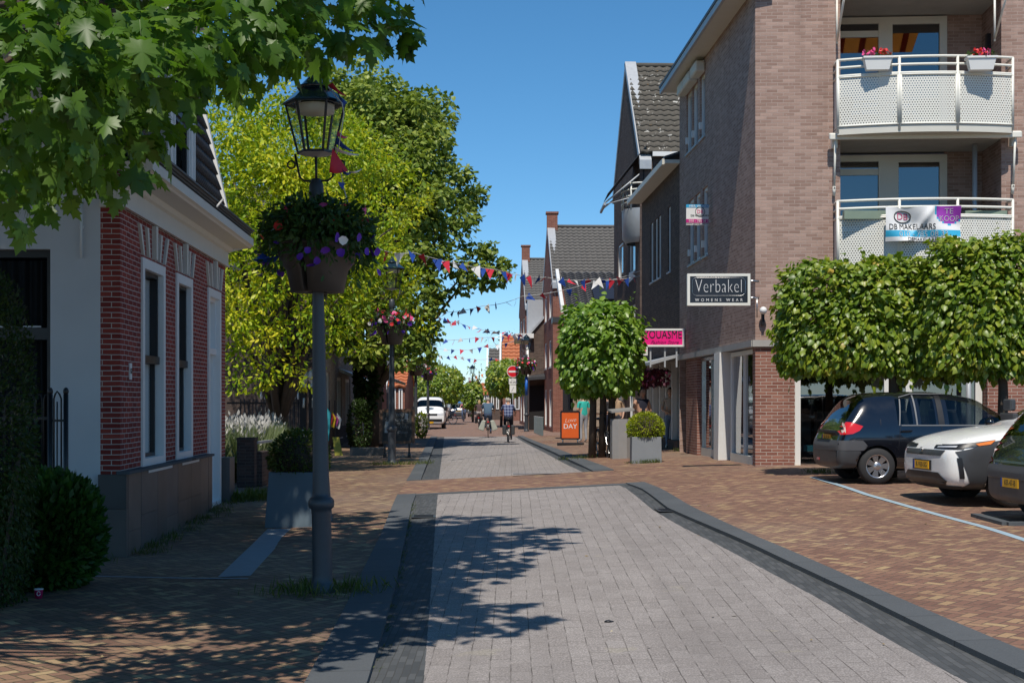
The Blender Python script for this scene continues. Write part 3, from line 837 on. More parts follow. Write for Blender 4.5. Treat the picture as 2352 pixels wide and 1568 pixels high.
    mb = MB(); mb.prism([W(a, -.06, zd0), W(b, -.06, zd0), W(b, -.06, zd1), W(a, -.06, zd1)], nrm * -.01); mb.build('pane', M_glass, dorm)
    mb = MB(); mb.prism([W(a, -.3, zd0), W(b, -.3, zd0), W(b, -.3, zd1), W(a, -.3, zd1)], nrm * -.03); mb.build('curtain', M_curtain, dorm)
    # white gable wall facing the camera, with its window
    mb = MB(); xl, xr = -10, -.235; wx0, wx1, wz0, wz1 = -1.75, -.83, -.75, 3.06
    for x0, x1, z0, z1 in ((xl, wx0, -1.2, 4.1), (wx1, xr, -1.2, 4.1), (wx0, wx1, wz1, 4.1), (wx0, wx1, -1.2, wz0)):
        mb.face([(x0, 0, z0), (x1, 0, z0), (x1, 0, z1), (x0, 0, z1)])
    mb.face([(xl, 0, 4.1), (xr, 0, 4.1), (xr - .05, 0, dz0), (xr - .05 - .225 * H, 0, dz0 + H), (-5, 0, dz0 + H + 1.3), (xl, 0, dz0 + H)])
    for q in (((wx1, 0, wz0), (wx1, 0, wz1), (wx1, .16, wz1), (wx1, .16, wz0)), ((wx0, 0, wz1), (wx1, 0, wz1), (wx1, .16, wz1), (wx0, .16, wz1)), ((wx0, 0, wz0), (wx0, 0, wz1), (wx0, .16, wz1), (wx0, .16, wz0))): mb.face(q)
    mb.face([(xr, 0, -1.2), (xr, .02, -1.2), (xr, .02, 4.1), (xr, 0, 4.1)])
    mb.build('gable_wall', M_render, t)
    mb = MB()
    for x0, x1, z0, z1 in ((wx0, wx0 + .07, wz0, wz1), (wx1 - .07, wx1, wz0, wz1), (wx0 + .07, wx1 - .07, wz1 - .09, wz1), (wx0 + .07, wx1 - .07, 2.13 - .14, 2.13 - .0)): mb.bb((x0, .10, z0), (x1, .16, z1))
    wo = mb.build('window', M_black, t)
    mb = MB(); mb.bb((wx0 + .07, .085, 2.135), (wx1 - .14, .10, 2.155)); mb.build('sash_rail', M_zinc, wo)
    mb = MB(); mb.face([(wx0, .13, wz0), (wx1, .13, wz0), (wx1, .13, wz1), (wx0, .13, wz1)]); mb.build('pane', M_glassd, wo)
    mb = MB(); pr = None
    for q in range(61):
        x = wx0 - .1 + (wx1 - wx0 + .2) * q / 60; y = .30 + .05 * math.sin(q * 1.3) * math.sin(q * .37 + 1)
        if pr: mb.face([pr, (x, y, -1), (x, y, 2.95), (pr[0], pr[1], 2.95)], smooth=True)
        pr = (x, y, -1)
    mb.build('curtain', M_curtain, wo)
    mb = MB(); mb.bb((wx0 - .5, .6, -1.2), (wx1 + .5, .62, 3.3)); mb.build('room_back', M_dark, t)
    mb = MB(); mb.tube([(-.455, -.03, 2.95), (-.455, -.03, 3.62)], .014, 6); mb.bb((-.475, -.03, 3.30), (-.435, .0, 3.33)); mb.build('rain_pipe', M_white, t)
    # house number plate 35 style oval plaque
    mb = MB(); c = W(.48, .012, 1.62); mb.box(c, (.015, .085, .2), 0); np_ = mb.build('number_plate', M_white, t)
    text('52', .09, M_blacktxt, np_, plane_mat(c + nrm * .012, d), 'number', depth=.002)
    # downpipe bracket lamp at cornice
    mb = MB(); c = W(S(20.9), .46, zt + .55); mb.bar(c, c + nrm * .10 + Vector((0, 0, .12)), .05, .02); mb.build('gutter_bracket', M_white, t)
    return t
house_left()

# ================================================================ BIG RIGHT BUILDING
RB_O = Vector((4.79, 28.0, 0)); RB_S = Vector((-.0393, 1, 0)).normalized(); RB_F = Vector((1, -.065, 0)).normalized()
def SW(u): return (19264 / (u - 1047.1) - 28.0) / RB_S.y            # distance along the street side from picture column
RB_N = Vector((-1, -.0393, 0)).normalized(); RB_NF = Vector((-.065, -1, 0)).normalized()
def quads(mb, fn, xs, zs, holes, m=0):
    for a, b in zip(xs, xs[1:]):
        for z0, z1 in zip(zs, zs[1:]):
            if any(a >= h[0] - 1e-4 and b <= h[1] + 1e-4 and z0 >= h[2] - 1e-4 and z1 <= h[3] + 1e-4 for h in holes): continue
            mb.face([fn(a, 0, z0), fn(b, 0, z0), fn(b, 0, z1), fn(a, 0, z1)], m)
def reveal(mb, fn, h, dp, m=0):
    a, b, z0, z1 = h
    for q in (((a, z0), (a, z1)), ((b, z0), (b, z1)), ((a, z1), (b, z1)), ((a, z0), (b, z0))):
        mb.face([fn(q[0][0], 0, q[0][1]), fn(q[1][0], 0, q[1][1]), fn(q[1][0], dp, q[1][1]), fn(q[0][0], dp, q[0][1])], m)
def win_unit(fn, parent, h, fr=.07, dp=-.12, mat=None, mull=(), trans=(), glass=None, name='window', back=True, sill=True, backmat=None):
    """frame, pane, sill of one opening; fn(a, off, z) gives local points, off<0 goes into the wall"""
    a, b, z0, z1 = h; mb = MB()
    n = fn(0, 1, 0) - fn(0, 0, 0)
    def pr(x0, x1, za, zb, d0, d1, mb=mb): mb.prism([fn(x0, d0, za), fn(x1, d0, za), fn(x1, d0, zb), fn(x0, d0, zb)], n * (d1 - d0))
    pr(a, a + fr, z0, z1, dp - .04, dp + .05); pr(b - fr, b, z0, z1, dp - .04, dp + .05); pr(a + fr, b - fr, z1 - fr, z1, dp - .04, dp + .05); pr(a + fr, b - fr, z0, z0 + fr, dp - .04, dp + .05)
    for x in mull: pr(x - fr / 2, x + fr / 2, z0 + fr, z1 - fr, dp - .04, dp + .04)
    for z in trans: pr(a + fr, b - fr, z - fr / 2, z + fr / 2, dp - .04, dp + .035)
    wo = mb.build(name, mat or M_white, parent)
    mb = MB(); mb.face([fn(a + fr * .5, dp, z0 + fr * .5), fn(b - fr * .5, dp, z0 + fr * .5), fn(b - fr * .5, dp, z1 - fr * .5), fn(a + fr * .5, dp, z1 - fr * .5)]); mb.build('pane', glass or M_glass, wo)
    if back:
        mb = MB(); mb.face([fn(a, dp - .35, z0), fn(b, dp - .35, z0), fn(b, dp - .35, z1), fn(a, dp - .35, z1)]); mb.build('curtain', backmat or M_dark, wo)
    if sill:
        mb = MB(); mb.prism([fn(a - .03, dp, z0 - .05), fn(b + .03, dp, z0 - .05), fn(b + .03, .04, z0 - .05), fn(a - .03, .04, z0 - .05)], (0, 0, .045)); mb.build('sill', M_zinc, wo)
    return wo
def FP(u, v): # local coords on right front facade from picture position
    m = RB_F.y / RB_F.x; k = (u - CX) / FD
    y = (28.0 - 4.79 * m) / (1 - m * k)
    return ((k * y - 4.79) / RB_F.x, CAM_Z - (v - HZ) / FD * y)
def building_right():
    t = thing('apartment_block', 'tall brown brick corner building with shops below and two white balconies', 'building', (RB_O.x, RB_O.y, 0))
    def F(a, off, z): return RB_F * a + RB_NF * off + Vector((0, 0, z))
    def S(a, off, z): return RB_S * a + RB_N * off + Vector((0, 0, z))
    Wd = 11.0; Ht = 9.50; zl = 2.33
    rx0 = FP(1930, 300)[0]; rx1 = FP(2300, 300)[0]
    up = FP(2000, 300)[1]; lo_f = up - 2.72
    holes = [(rx0, rx1, 2.75, up - .18), (rx0, rx1, up, up + 2.62)]
    mb = MB()
    quads(mb, F, [0, rx0, rx1, Wd], sorted({2.45, 2.75, up - .18, up, up + 2.62, Ht}), holes)
    for h in holes:
        a, b, z0, z1 = h
        mb.face([F(a, 0, z0), F(a, 0, z1), F(a, -1.85, z1), F(a, -1.85, z0)]); mb.face([F(b, 0, z0), F(b, 0, z1), F(b, -1.85, z1), F(b, -1.85, z0)])
        mb.face([F(FP(2208, 300)[0], -1.42, z0), F(b, -1.42, z0), F(b, -1.42, z1), F(FP(2208, 300)[0], -1.42, z1)]); mb.face([F(a, -1.95, z0), F(b, -1.95, z0), F(b, -1.95, z1), F(a, -1.95, z1)])
    # street side
    Ls = SW(1561)
    def wz(v, u): y = 28 + SW(u) * RB_S.y; return CAM_Z - (v - HZ) / FD * y
    sh = []
    for uc in (1582, 1596, 1613):       # upper floor windows
        s0 = SW(uc + 6.5); s1 = SW(uc - 5.5); sh.append((s0, s1, wz(350 - (uc - 1582) * .75, uc), wz(206 - (uc - 1582) * .75 - 8, uc)))
    zt0, zt1 = sh[0][2], sh[0][3]
    zt1 = min(zt1, Ht - .42); sh = [(a, b, zt0, zt1) for a, b, _, _ in sh]
    mid = []
    for uc in (1587, 1602, 1619):
        mid.append((SW(uc + 6.5), SW(uc - 5.5), wz(605, 1590), wz(455, 1590)))
    allh = sh + mid
    xs = sorted({0, Ls} | {h[i] for h in allh for i in (0, 1)}); zs = sorted({2.45, Ht - .1} | {h[i] for h in allh for i in (2, 3)})
    quads(mb, S, xs, zs, allh)
    for h in allh: reveal(mb, S, h, -.14)
    mb.face([S(Ls, 0, -1), S(Ls, -9, -1), S(Ls, -9, Ht), S(Ls, 0, Ht)])
    mb.build('wall', M_rbrick, t, )
    for h in sh: win_unit(S, t, h, .08, -.10, sill=True)
    for h in mid: win_unit(S, t, h, .08, -.10, sill=True)
    # air units / awning boxes above the upper windows
    for h in sh:
        mb = MB(); c = S((h[0] + h[1]) / 2, .12, h[3] + .10); mb.box(c, (.24, h[1] - h[0] + .1, .26), rz=R(2.2)); mb.build('awning_box', M_cream, t, bevel=.03)
    for h in sh + mid:
        mb = MB(); mb.box(S((h[0] + h[1]) / 2 , .05, h[2] + .28), (.06, .10, .16)); mb.build('window_box_bracket', M_white, t)
    # eaves overhang on the street side
    mb = MB(); o = .45
    mb.prism([S(-.25, -.3, Ht - .1), S(Ls + .1, -.3, Ht - .1), S(Ls + .1, o, Ht - .1), S(-.25, o, Ht - .1)], (0, 0, .10))
    mb.build('soffit', M_cream, t)
    mb = MB(); mb.prism([S(-.27, o, Ht - .14), S(Ls + .12, o, Ht - .14), S(Ls + .12, o + .06, Ht - .14), S(-.27, o + .06, Ht - .14)], (0, 0, .16)); mb.build('fascia', M_zinc, t)
    mb = MB(); mb.prism([S(-.3, o + .08, Ht + .003), S(Ls + .15, o + .08, Ht + .003), S(Ls + .15, -8, Ht + 3.0), S(-.3, -8, Ht + 3.0)], (0, 0, .07)); mb.build('roof', M_tile, t)
    mb = MB(); mb.face([F(0, -.01, Ht), F(Wd, -.01, Ht), F(Wd, -.01, Ht + 3.4), F(Wd - .6, -.01, Ht + 4.2)]); mb.build('front_gable', M_rbrick, t)
    # concrete band above the shops
    mb = MB(); mb.prism([F(-.06, -.05, zl), F(Wd, -.05, zl), F(Wd, .06, zl), F(-.06, .06, zl)], (0, 0, .13))
    mb.prism([S(.06, -.05, zl + .002), S(Ls + 1.2, -.05, zl + .002), S(Ls + 1.2, .07, zl + .002), S(.06, .07, zl + .002)], (0, 0, .13)); mb.build('ledge', M_band, t)
    mb = MB(); mb.face([F(0, 0, zl), F(Wd, 0, zl), F(Wd, -6, zl), F(-.5, -10, zl)]); mb.build('shop_ceiling', M_band, t)
    # ground-floor pillars
    px1 = FP(1826, 900)[0]
    mb = MB(); mb.prism([F(0, 0, -.8), F(px1, 0, -.8), F(px1, -.5, -.8), F(0, -.5, -.8)], (0, 0, 3.13 - .004)); mb.build('shop_pillar', M_rbrick2, t)
    s0, s1 = SW(1601), SW(1576)
    mb = MB(); mb.prism([S(s0, 0, -.8), S(s1, 0, -.8), S(s1, -.6, -.8), S(s0, -.6, -.8)], (0, 0, 3.126)); mb.build('shop_pillar', M_rbrick2, t)
    mb = MB(); mb.prism([S(.52, -.12, -.8), S(SW(1728) + .0, -.12, -.8), S(SW(1728) + .0, -.5, -.8), S(.52, -.5, -.8)], (0, 0, 3.12)); mb.build('shop_pillar', M_rbrick2, t)
    fx = FP(2268, 900)[0]
    mb = MB(); mb.prism([F(fx, 0, -.8), F(fx + 1.1, 0, -.8), F(fx + 1.1, -.5, -.8), F(fx, -.5, -.8)], (0, 0, 3.126)); mb.build('shop_pillar', M_rbrick2, t)
    mb = MB(); mb.prism([F(fx + 4, 0, -.8), F(Wd, 0, -.8), F(Wd, -.5, -.8), F(fx + 4, -.5, -.8)], (0, 0, 3.126)); mb.build('shop_pillar', M_rbrick2, t)
    # shop window on the front (set back)
    def FB(a, off, z): return F(a, off - .28, z)
    for a, b, ml in ((px1 + .02, fx - .02, ((px1 + fx) / 2, (px1 + fx) / 2 + .42)), (fx + 1.12, fx + 3.98, (fx + 2.5,))):
        win_unit(FB, t, (a, b, -.35, zl - .02), .13, -.08, M_white, ml, (), M_shopglass, 'shop_window', False, False)
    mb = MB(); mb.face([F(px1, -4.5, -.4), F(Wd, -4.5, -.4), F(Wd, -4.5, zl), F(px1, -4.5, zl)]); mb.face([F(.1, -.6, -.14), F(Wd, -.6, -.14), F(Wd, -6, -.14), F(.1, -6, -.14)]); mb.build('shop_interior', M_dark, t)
    # goods in the window
    mb = MB()
    rr = random.Random(5)
    for q in range(7):
        x = px1 + .4 + q * .55; mb.box(F(x, -1.6 - rr.random(), .35), (.4, .3, .9 + rr.random() * .5), 0)
    mb.build('display_stand', M_cargrey, t)
    mb = MB(); mb.box(F(px1 + .65, -1.1, .30), (.6, .4, .12)); mb.build('display_cushion', plain('teal_cloth', (.03, .18, .25), .8), t)
    mb = MB(); mb.box(F(px1 + 2.3, -1.5, 1.2), (1.1, .04, 1.5)); mb.build('display_panel', M_blind, t)
    # glazed entrance on the street side
    g1, g0 = SW(1602), SW(1728)
    def SB(a, off, z): return S(a, off - .10, z)
    col0, col1 = SW(1668), SW(1646)
    w1 = win_unit(SB, t, (col1, g1, -.14, zl - .02), .07, -.05, M_metal, ((col1 + g1) / 2,), (), M_shopglass, 'shop_window', False, False)
    w2 = win_unit(SB, t, (g0, col0, -.14, zl - .02), .09, -.05, M_white, ((g0 + col0) / 2,), (), M_shopglass, 'shop_door', False, False)
    for wobj, (a, b) in ((w1, (col1, g1)), (w2, (g0, col0))):
        mb = MB(); mb.prism([SB(a + .05, -.08, -.12), SB(b - .05, -.08, -.12), SB(b - .05, -.08, .14), SB(a + .05, -.08, .14)], RB_N * .1); mb.build('kick_panel', M_cream, wobj)
    mb = MB(); cpt = (col0 + col1) / 2
    mb.raw([S(cpt - .34, .10, zl), S(cpt + .34, .10, zl), S(cpt + .34, -.25, zl), S(cpt - .34, -.25, zl), S(cpt - .14, .10, -.25), S(cpt + .40, .10, -.25), S(cpt + .40, -.25, -.25), S(cpt - .14, -.25, -.25)], [(0, 1, 2, 3), (4, 7, 6, 5), (0, 4, 5, 1), (1, 5, 6, 2), (2, 6, 7, 3), (3, 7, 4, 0)])
    mb.build('slanted_column', M_white, t)
    mb = MB(); mb.face([S(.6, -3.2, -.3), S(g1, -3.2, -.3), S(g1, -3.2, zl), S(.6, -3.2, zl)]); mb.build('shop_wall', plain('shop_wall_mid', (.18, .16, .15), .9, var=.3), t)
    # recess glazing of the flats
    for z0, z1, nm in ((2.80, up - .25, 'l'), (up + .05, up + 2.58, 'u')):
        def FR(a, off, z): return F(a, off - 1.35, z)
        a0 = rx0 + .02; b0 = FP(2208, 300)[0] * 1.0 + .05; mdl = a0 + (b0 - a0) * .47
        w_ = win_unit(FR, t, (a0, mdl, z0, z1), .13, -.06, M_cream, (), (z1 - .34,), M_glassb, 'balcony_window', True, False, M_curtain)
        w_ = win_unit(FR, t, (mdl, b0, z0, z1), .15, -.06, M_cream, (mdl + .2,) if nm == 'l' else (), (), M_glassb, 'balcony_door', True, False)
    # soffits of the recesses
    for z in (up - .18, up + 2.62): mb = MB(); mb.prism([F(rx0, 0, z - .012), F(rx1, 0, z - .012), F(rx1, -1.6, z - .012), F(rx0, -1.6, z - .012)], (0, 0, .008)); mb.build('recess_soffit', M_band, t)
    for z in (2.75, up): mb = MB(); mb.prism([F(rx0, 0, z + .003), F(rx1, 0, z + .003), F(rx1, -1.6, z + .003), F(rx0, -1.6, z + .003)], (0, 0, .008)); mb.build('recess_floor', M_band, t)
    mb = MB(); xp = FP(2254, 400)[0]; mb.tube([F(xp, -.5, 2.8), F(xp, -.5, up - .2)], .05, 10); mb.build('rain_pipe', M_zinc, t)
    mb = MB(); xp = FP(2212, 860)[0]; mb.tube([F(xp + .1, .02, -.2), F(xp + .1, .02, zl)], .05, 10); mb.build('rain_pipe', M_zinc, t)
    # projecting balconies
    for zf, nm in ((up - .06, 'upper'), (up - 2.78, 'lower')):
        x0 = FP(1916, 300)[0]; x1 = FP(2312, 300)[0]; bow = .26; proj = .42
        def arc(k, off=0): f = k * 2 - 1; return F(x0 + (x1 - x0) * k, proj + bow * (1 - f * f) + off, 0)
        n = 24; pts = [arc(i / n) for i in range(n + 1)]
        mb = MB()
        mb.prism([F(x0, -.02, zf - .10)] + [p + Vector((0, 0, zf - .10)) for p in pts] + [F(x1, -.02, zf - .10)], (0, 0, .14))
        bo = mb.build('balcony', M_cream, t)
        z0, z1 = zf + .06, zf + 1.0
        for a, b in ((0, .335), (.345, .665), (.675, 1)):
            mb = MB(); nn = 10
            for q in range(nn):
                k0, k1 = a + (b - a) * q / nn, a + (b - a) * (q + 1) / nn
                mb.face([arc(k0, .0) + Vector((0, 0, z0)), arc(k1, .0) + Vector((0, 0, z0)), arc(k1, .0) + Vector((0, 0, z1)), arc(k0, .0) + Vector((0, 0, z1))], smooth=True)
            o_ = mb.build('perforated_panel', M_PERF, bo, uv=False)
            uvl = o_.data.uv_layers.new(name='UVMap')
            tot = (x1 - x0) * 1.05 * (b - a)
            for poly in o_.data.polygons:
                for li in poly.loop_indices:
                    v = o_.data.vertices[o_.data.loops[li].vertex_index].co
                    kk = ((v - F(x0, 0, 0)).dot(RB_F)) / (x1 - x0)
                    uvl.data[li].uv = ((kk - a) / (b - a) * tot, v.z - z0)
            mb = MB()
            for zz in (z0, z1): mb.tube([arc(a + (b - a) * q / 8, .012) + Vector((0, 0, zz)) for q in range(9)], .018, 6)
            for kk in (a + .004, b - .004): mb.tube([arc(kk, .012) + Vector((0, 0, z0)), arc(kk, .012) + Vector((0, 0, z1))], .018, 6)
            mb.build('panel_frame', M_creamv, bo)
        mb = MB()
        for zz in (zf + 1.03, zf + 1.19, zf + 1.34): mb.tube([F(x0, -.02, zz)] + [p + Vector((0, 0, zz)) for p in pts] + [F(x1, -.02, zz)], .026, 8)
        for kk in (0, .34, .67, 1): mb.tube([arc(kk) + Vector((0, 0, zf - .05)), arc(kk) + Vector((0, 0, zf + 1.34))], .028, 8)
        mb.build('railing', M_creamv, bo)
        # side panels
        for xx, k in ((x0, 0), (x1, 1)):
            mb = MB(); p = arc(k); mb.face([F(xx, 0, z0), p + Vector((0, 0, z0)), p + Vector((0, 0, z1)), F(xx, 0, z1)]); mb.build('side_panel', M_creamv, bo)
    # folded awning under the upper balcony and its arms
    mb = MB(); za = up - .20; xa0 = FP(1900, 310)[0]; xa1 = FP(2338, 310)[0]
    mb.prism([F(xa0, .16, za), F(xa1, .16, za), F(xa1, .30, za - .03), F(xa0, .30, za - .03)], (0, 0, .13)); mb.build('awning', M_creamv, t, bevel=.02)
    for xx in (xa0 + .12, xa1 - .12):
        mb = MB(); mb.tube([F(xx, .24, za), F(xx, .10, za - .95)], .022, 8); mb.tube([F(xx, .10, za - .9), F(xx, .06, za - 1.08)], .03, 8); mb.box(F(xx, .08, za - .06), (.10, .16, .2)); mb.build('awning_arm', M_creamv, t)
    za2 = up + 2.75
    for xx in (FP(1922, 60)[0], FP(2284, 60)[0]):
        mb = MB(); mb.tube([F(xx, .02, za2 - 1.0), F(xx + .0, 1.0, za2 - .28)], .022, 8); mb.tube([F(xx, .02, za2 - .1), F(xx, .02, za2 - 1.05)], .022, 8); mb.build('awning_arm', M_creamv, t)
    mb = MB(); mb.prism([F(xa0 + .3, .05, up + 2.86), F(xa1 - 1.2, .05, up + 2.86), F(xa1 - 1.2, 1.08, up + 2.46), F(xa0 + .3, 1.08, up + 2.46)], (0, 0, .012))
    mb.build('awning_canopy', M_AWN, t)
    # wall spots
    for u in (1751, 1793):
        a, z = FP(u, 735); mb = MB(); mb.box(F(a, .06, z + .05), (.05, .12, .3)); sp = mb.build('wall_light', M_black, t)
        mb = MB(); mb.ell(F(a, .17, z + .18), .075, n=10, k=6); mb.build('lamp_globe', M_white, sp)
    a, z = FP(2275, 200); mb = MB(); mb.box(F(rx1 - .03, -.8, up + 1.9), (.1, .12, .3)); mb.build('lantern', M_black, t)
    return t
def perf():
    m, k = newmat('perforated_cream')
    u, v, _ = k.sep(k.coord('UV')); sc = 1 / .052
    def dots(ox, oy):
        a = k.math('SUBTRACT', k.math('FRACT', k.math('MULTIPLY_ADD', u, sc, ox)), .5); b = k.math('SUBTRACT', k.math('FRACT', k.math('MULTIPLY_ADD', v, sc / 1.732, oy)), .5)
        b = k.math('MULTIPLY', b, 1.732)
        return k.math('LESS_THAN', k.math('ADD', k.math('MULTIPLY', a, a), k.math('MULTIPLY', b, b)), .05)
    h = k.math('MAXIMUM', dots(0, 0), dots(.5, .5))
    k.set(color=(.74, .73, .66), rough=.45)
    tr = k.n.new('ShaderNodeBsdfTransparent'); mx = k.n.new('ShaderNodeMixShader')
    k.l.new(h, mx.inputs[0]); k.l.new(k.b.outputs[0], mx.inputs[1]); k.l.new(tr.outputs[0], mx.inputs[2]); k.l.new(mx.outputs[0], k.out.inputs[0])
    return m
M_PERF = perf()
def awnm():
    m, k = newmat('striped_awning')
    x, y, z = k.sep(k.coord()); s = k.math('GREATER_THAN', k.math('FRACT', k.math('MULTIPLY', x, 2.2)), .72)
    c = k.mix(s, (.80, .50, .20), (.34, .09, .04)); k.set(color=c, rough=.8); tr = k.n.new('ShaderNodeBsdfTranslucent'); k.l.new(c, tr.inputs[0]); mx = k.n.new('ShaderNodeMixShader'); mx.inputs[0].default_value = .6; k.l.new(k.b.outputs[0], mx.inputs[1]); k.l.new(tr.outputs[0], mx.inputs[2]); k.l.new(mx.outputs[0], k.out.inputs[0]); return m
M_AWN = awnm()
building_right()
# ================================================================ BACKGROUND BUILDINGS
def tiled_slope(mb, a, b, up_vec, H, tw=.30, th=.34, amp=.03, seg=4):
    """pantile slope from eave line a-b going up along up_vec for H"""
    a, b = Vector(a), Vector(b); d = (b - a); L = d.length; d.normalize(); u = Vector(up_vec).normalized(); n = d.cross(u).normalized()
    if n.z < 0: n = -n
    nr = max(2, int(H / th)); nc = max(2, int(L / tw)); th = H / nr; tw = L / nc
    for r_ in range(nr):
        prev = None
        for q in range(nc * seg + 1):
            s = q * tw / seg; lf = amp * math.sin((q % seg) / seg * 2 * math.pi) + amp
            cur = (a + d * s + u * (r_ * th) + n * (lf + amp * 1.3), a + d * s + u * ((r_ + 1) * th + .02) + n * lf, a + d * s + u * (r_ * th) + n * (lf - amp))
            if prev:
                mb.face([prev[0], cur[0], cur[1], prev[1]], smooth=True); mb.face([prev[2], cur[2], cur[0], prev[0]])
            prev = cur
def lichen():
    m, k = newmat('lichen_tiles')
    base = k.mix(k.noise(2.5, 5), (.06, .055, .045), (.12, .105, .085))
    w_ = k.math('GREATER_THAN', k.noise(3.2, 3, None, .75), .64); o_ = k.math('GREATER_THAN', k.noise(2.1, 5, k.coord(), .8), .66)
    c = k.mix(k.math('MULTIPLY', w_, .8), base, (.55, .53, .48)); c = k.mix(k.math('MULTIPLY', o_, .8), c, (.36, .19, .03))
    k.set(color=c, rough=.9); return m
M_LICH = lichen()
def gable_house(name, label, u_gable, y0, depth, v_eave, v_ridge, width, wall, roofm, chimney=True, coping=True, ridge_y=None, street_windows=3, vtop_ch=None, ground=None, group=None, dz_front=0):
    """house whose gable faces the street (towards -X); ridge runs away from the street (+X)"""
    x0 = (u_gable - CX) / FD * y0; ze = CAM_Z - (v_eave - HZ) / FD * y0; yr = y0 + depth / 2; zr = CAM_Z - (v_ridge - HZ) / FD * yr; g0 = gz(x0, y0)
    t = thing(name, label, 'building', (x0, y0, g0), group=group); dn = Vector((-.037, 1, 0)).normalized()
    ze -= g0; zr -= g0
    def S(s, off, z): return dn * s + Vector((-1, -.037, 0)) * off + Vector((0, 0, z))
    D = depth; mb = MB(); hs = []
    for fl in range(3):
        for i in range(2):
            z = .2 + 2.9 * fl if fl == 0 else 3.0 + 2.7 * (fl - 1) + .5
            s = D * (.16 + .45 * i)
            if z + 1.6 < ze + .5: hs.append((s, s + D * .22, z, z + (2.1 if fl == 0 else 1.5)))
    quads(mb, S, sorted({0, D} | {h[i] for h in hs for i in (0, 1)}), sorted({-.6, ze} | {h[i] for h in hs for i in (2, 3)}), hs)
    mb.face([S(0, 0, ze), S(D, 0, ze), S(D / 2, 0, zr)])
    for s in (0, D):
        mb.face([S(s, 0, -.6), S(s, -width, -.6), S(s, -width, ze), S(s, 0, ze)])
    for h in hs: reveal(mb, S, h, -.12)
    mb.build('wall', wall, t)
    for h in hs: win_unit(S, t, h, .08, -.08, sill=h[2] > 1)
    mb = MB(); sl = math.hypot(D / 2, zr - ze)
    tiled_slope(mb, S(-.15, 0, ze - .1), S(-.15, -width, ze - .1), S(D / 2, 0, zr) - S(0, 0, ze), sl + .1)
    ro = mb.build('roof', roofm, t)
    mb = MB(); mb.face([S(D / 2, 0, zr), S(D / 2, -width, zr), S(D + .2, -width, ze - .1), S(D + .2, 0, ze - .1)]); mb.build('rear_slope', roofm, ro)
    mb = MB(); mb.tube([S(D / 2, .05, zr + .08), S(D / 2, -width, zr + .08)], .10, 6); mb.build('ridge', roofm, ro)
    if coping:
        mb = MB()
        for s0, s1, z0, z1 in ((-.25, D / 2, ze - .35, zr + .22), (D / 2, D + .25, zr + .22, ze - .35)):
            mb.prism([S(s0, -.38, z0), S(s1, -.38, z1), S(s1, -.38, z1 - .12 - .2), S(s0, -.38, z0 - .12 - .2)], Vector((-1, -.037, 0)) * .42)
        mb.build('coping', M_zinc, t)
    mb = MB(); mb.prism([S(-.28, -.42, ze - .22), S(-.28, -width, ze - .22), S(-.12, -width, ze - .22), S(-.12, -.42, ze - .22)], (0, 0, .16)); mb.build('gutter', M_white, t)
    if chimney:
        zc = CAM_Z - (vtop_ch - HZ) / FD * yr - g0
        mb = MB(); c = S(D / 2, -.25, 0); mb.bb((c.x - .3, c.y - .35, zr - .5), (c.x + .3, c.y + .35, zc)); mb.bb((c.x - .36, c.y - .41, zc), (c.x + .36, c.y + .41, zc + .1)); mb.build('chimney', wall, t)
    return t, S
t, S_ = gable_house('gabled_house', 'tall gabled brick building with lichen spotted tiled roof behind the corner block', 1470, 50.5, 8.5, 347, 155, 9, M_dbrick, M_LICH, chimney=False)
# semi-circular balcony of that house
def small_balcony():
    mb0 = thing('curved_balcony', 'small curved cream balcony with perforated front and open awning frame, on the lichen roofed house', 'balcony', P(1470, 510, 51.5))
    b = MB(); b.lathe([(.50, -.80), (.64, -.62), (.66, .4)], n=14, a0=R(90), a1=R(270)); b.v = [(v[0], v[1] * 1.5, v[2]) for v in b.v]; b.build('panel', M_zinc, mb0)
    b = MB()
    for z in (.62, .84, 1.06, 1.28): b.tube([(.66 * math.cos(R(a)), 1.0 * math.sin(R(a)), z) for a in range(90, 271, 15)], .03, 6)
    for a in range(90, 271, 36): b.tube([(.66 * math.cos(R(a)), 1.0 * math.sin(R(a)), .4), (.66 * math.cos(R(a)), 1.0 * math.sin(R(a)), 1.28)], .03, 6)
    b.build('railing', M_creamv, mb0)
    b = MB(); b.tube([(.1, -.9, 1.75), (-1.35, -.9, .55)], .03, 6); b.tube([(.1, .9, 1.75), (-1.35, .9, .55)], .03, 6); b.bar((-1.35, -1.1, .5), (-1.35, 1.1, .5), .08, .08); b.tube([(-1.35, -.9, .5), (.1, -.9, .9)], .02, 6); b.build('awning_frame', M_zinc, mb0)
    b = MB(); b.prism([(.15, -1.1, 2.6), (.15, 1.1, 2.6), (-1.25, 1.1, .85), (-1.25, -1.1, .85)], (0, 0, .02)); b.build('awning_cloth', M_cargrey, mb0)
    b = MB(); b.bb((.02, -1.0, -.9), (.06, 1.0, 1.9)); b.build('door_opening', M_dark, mb0)
small_balcony()
gable_house('gabled_house', 'grey roofed gabled house with a brick chimney and grey metal gable coping', 1270, 76, 9, 634, 523, 9, M_redbrick, M_tileg, vtop_ch=492)
gable_house('gabled_house', 'farther grey roofed gabled house with a slim chimney left of the larger one', 1207, 100, 10, 690, 597, 7, M_redbrick, M_tileg, vtop_ch=567)
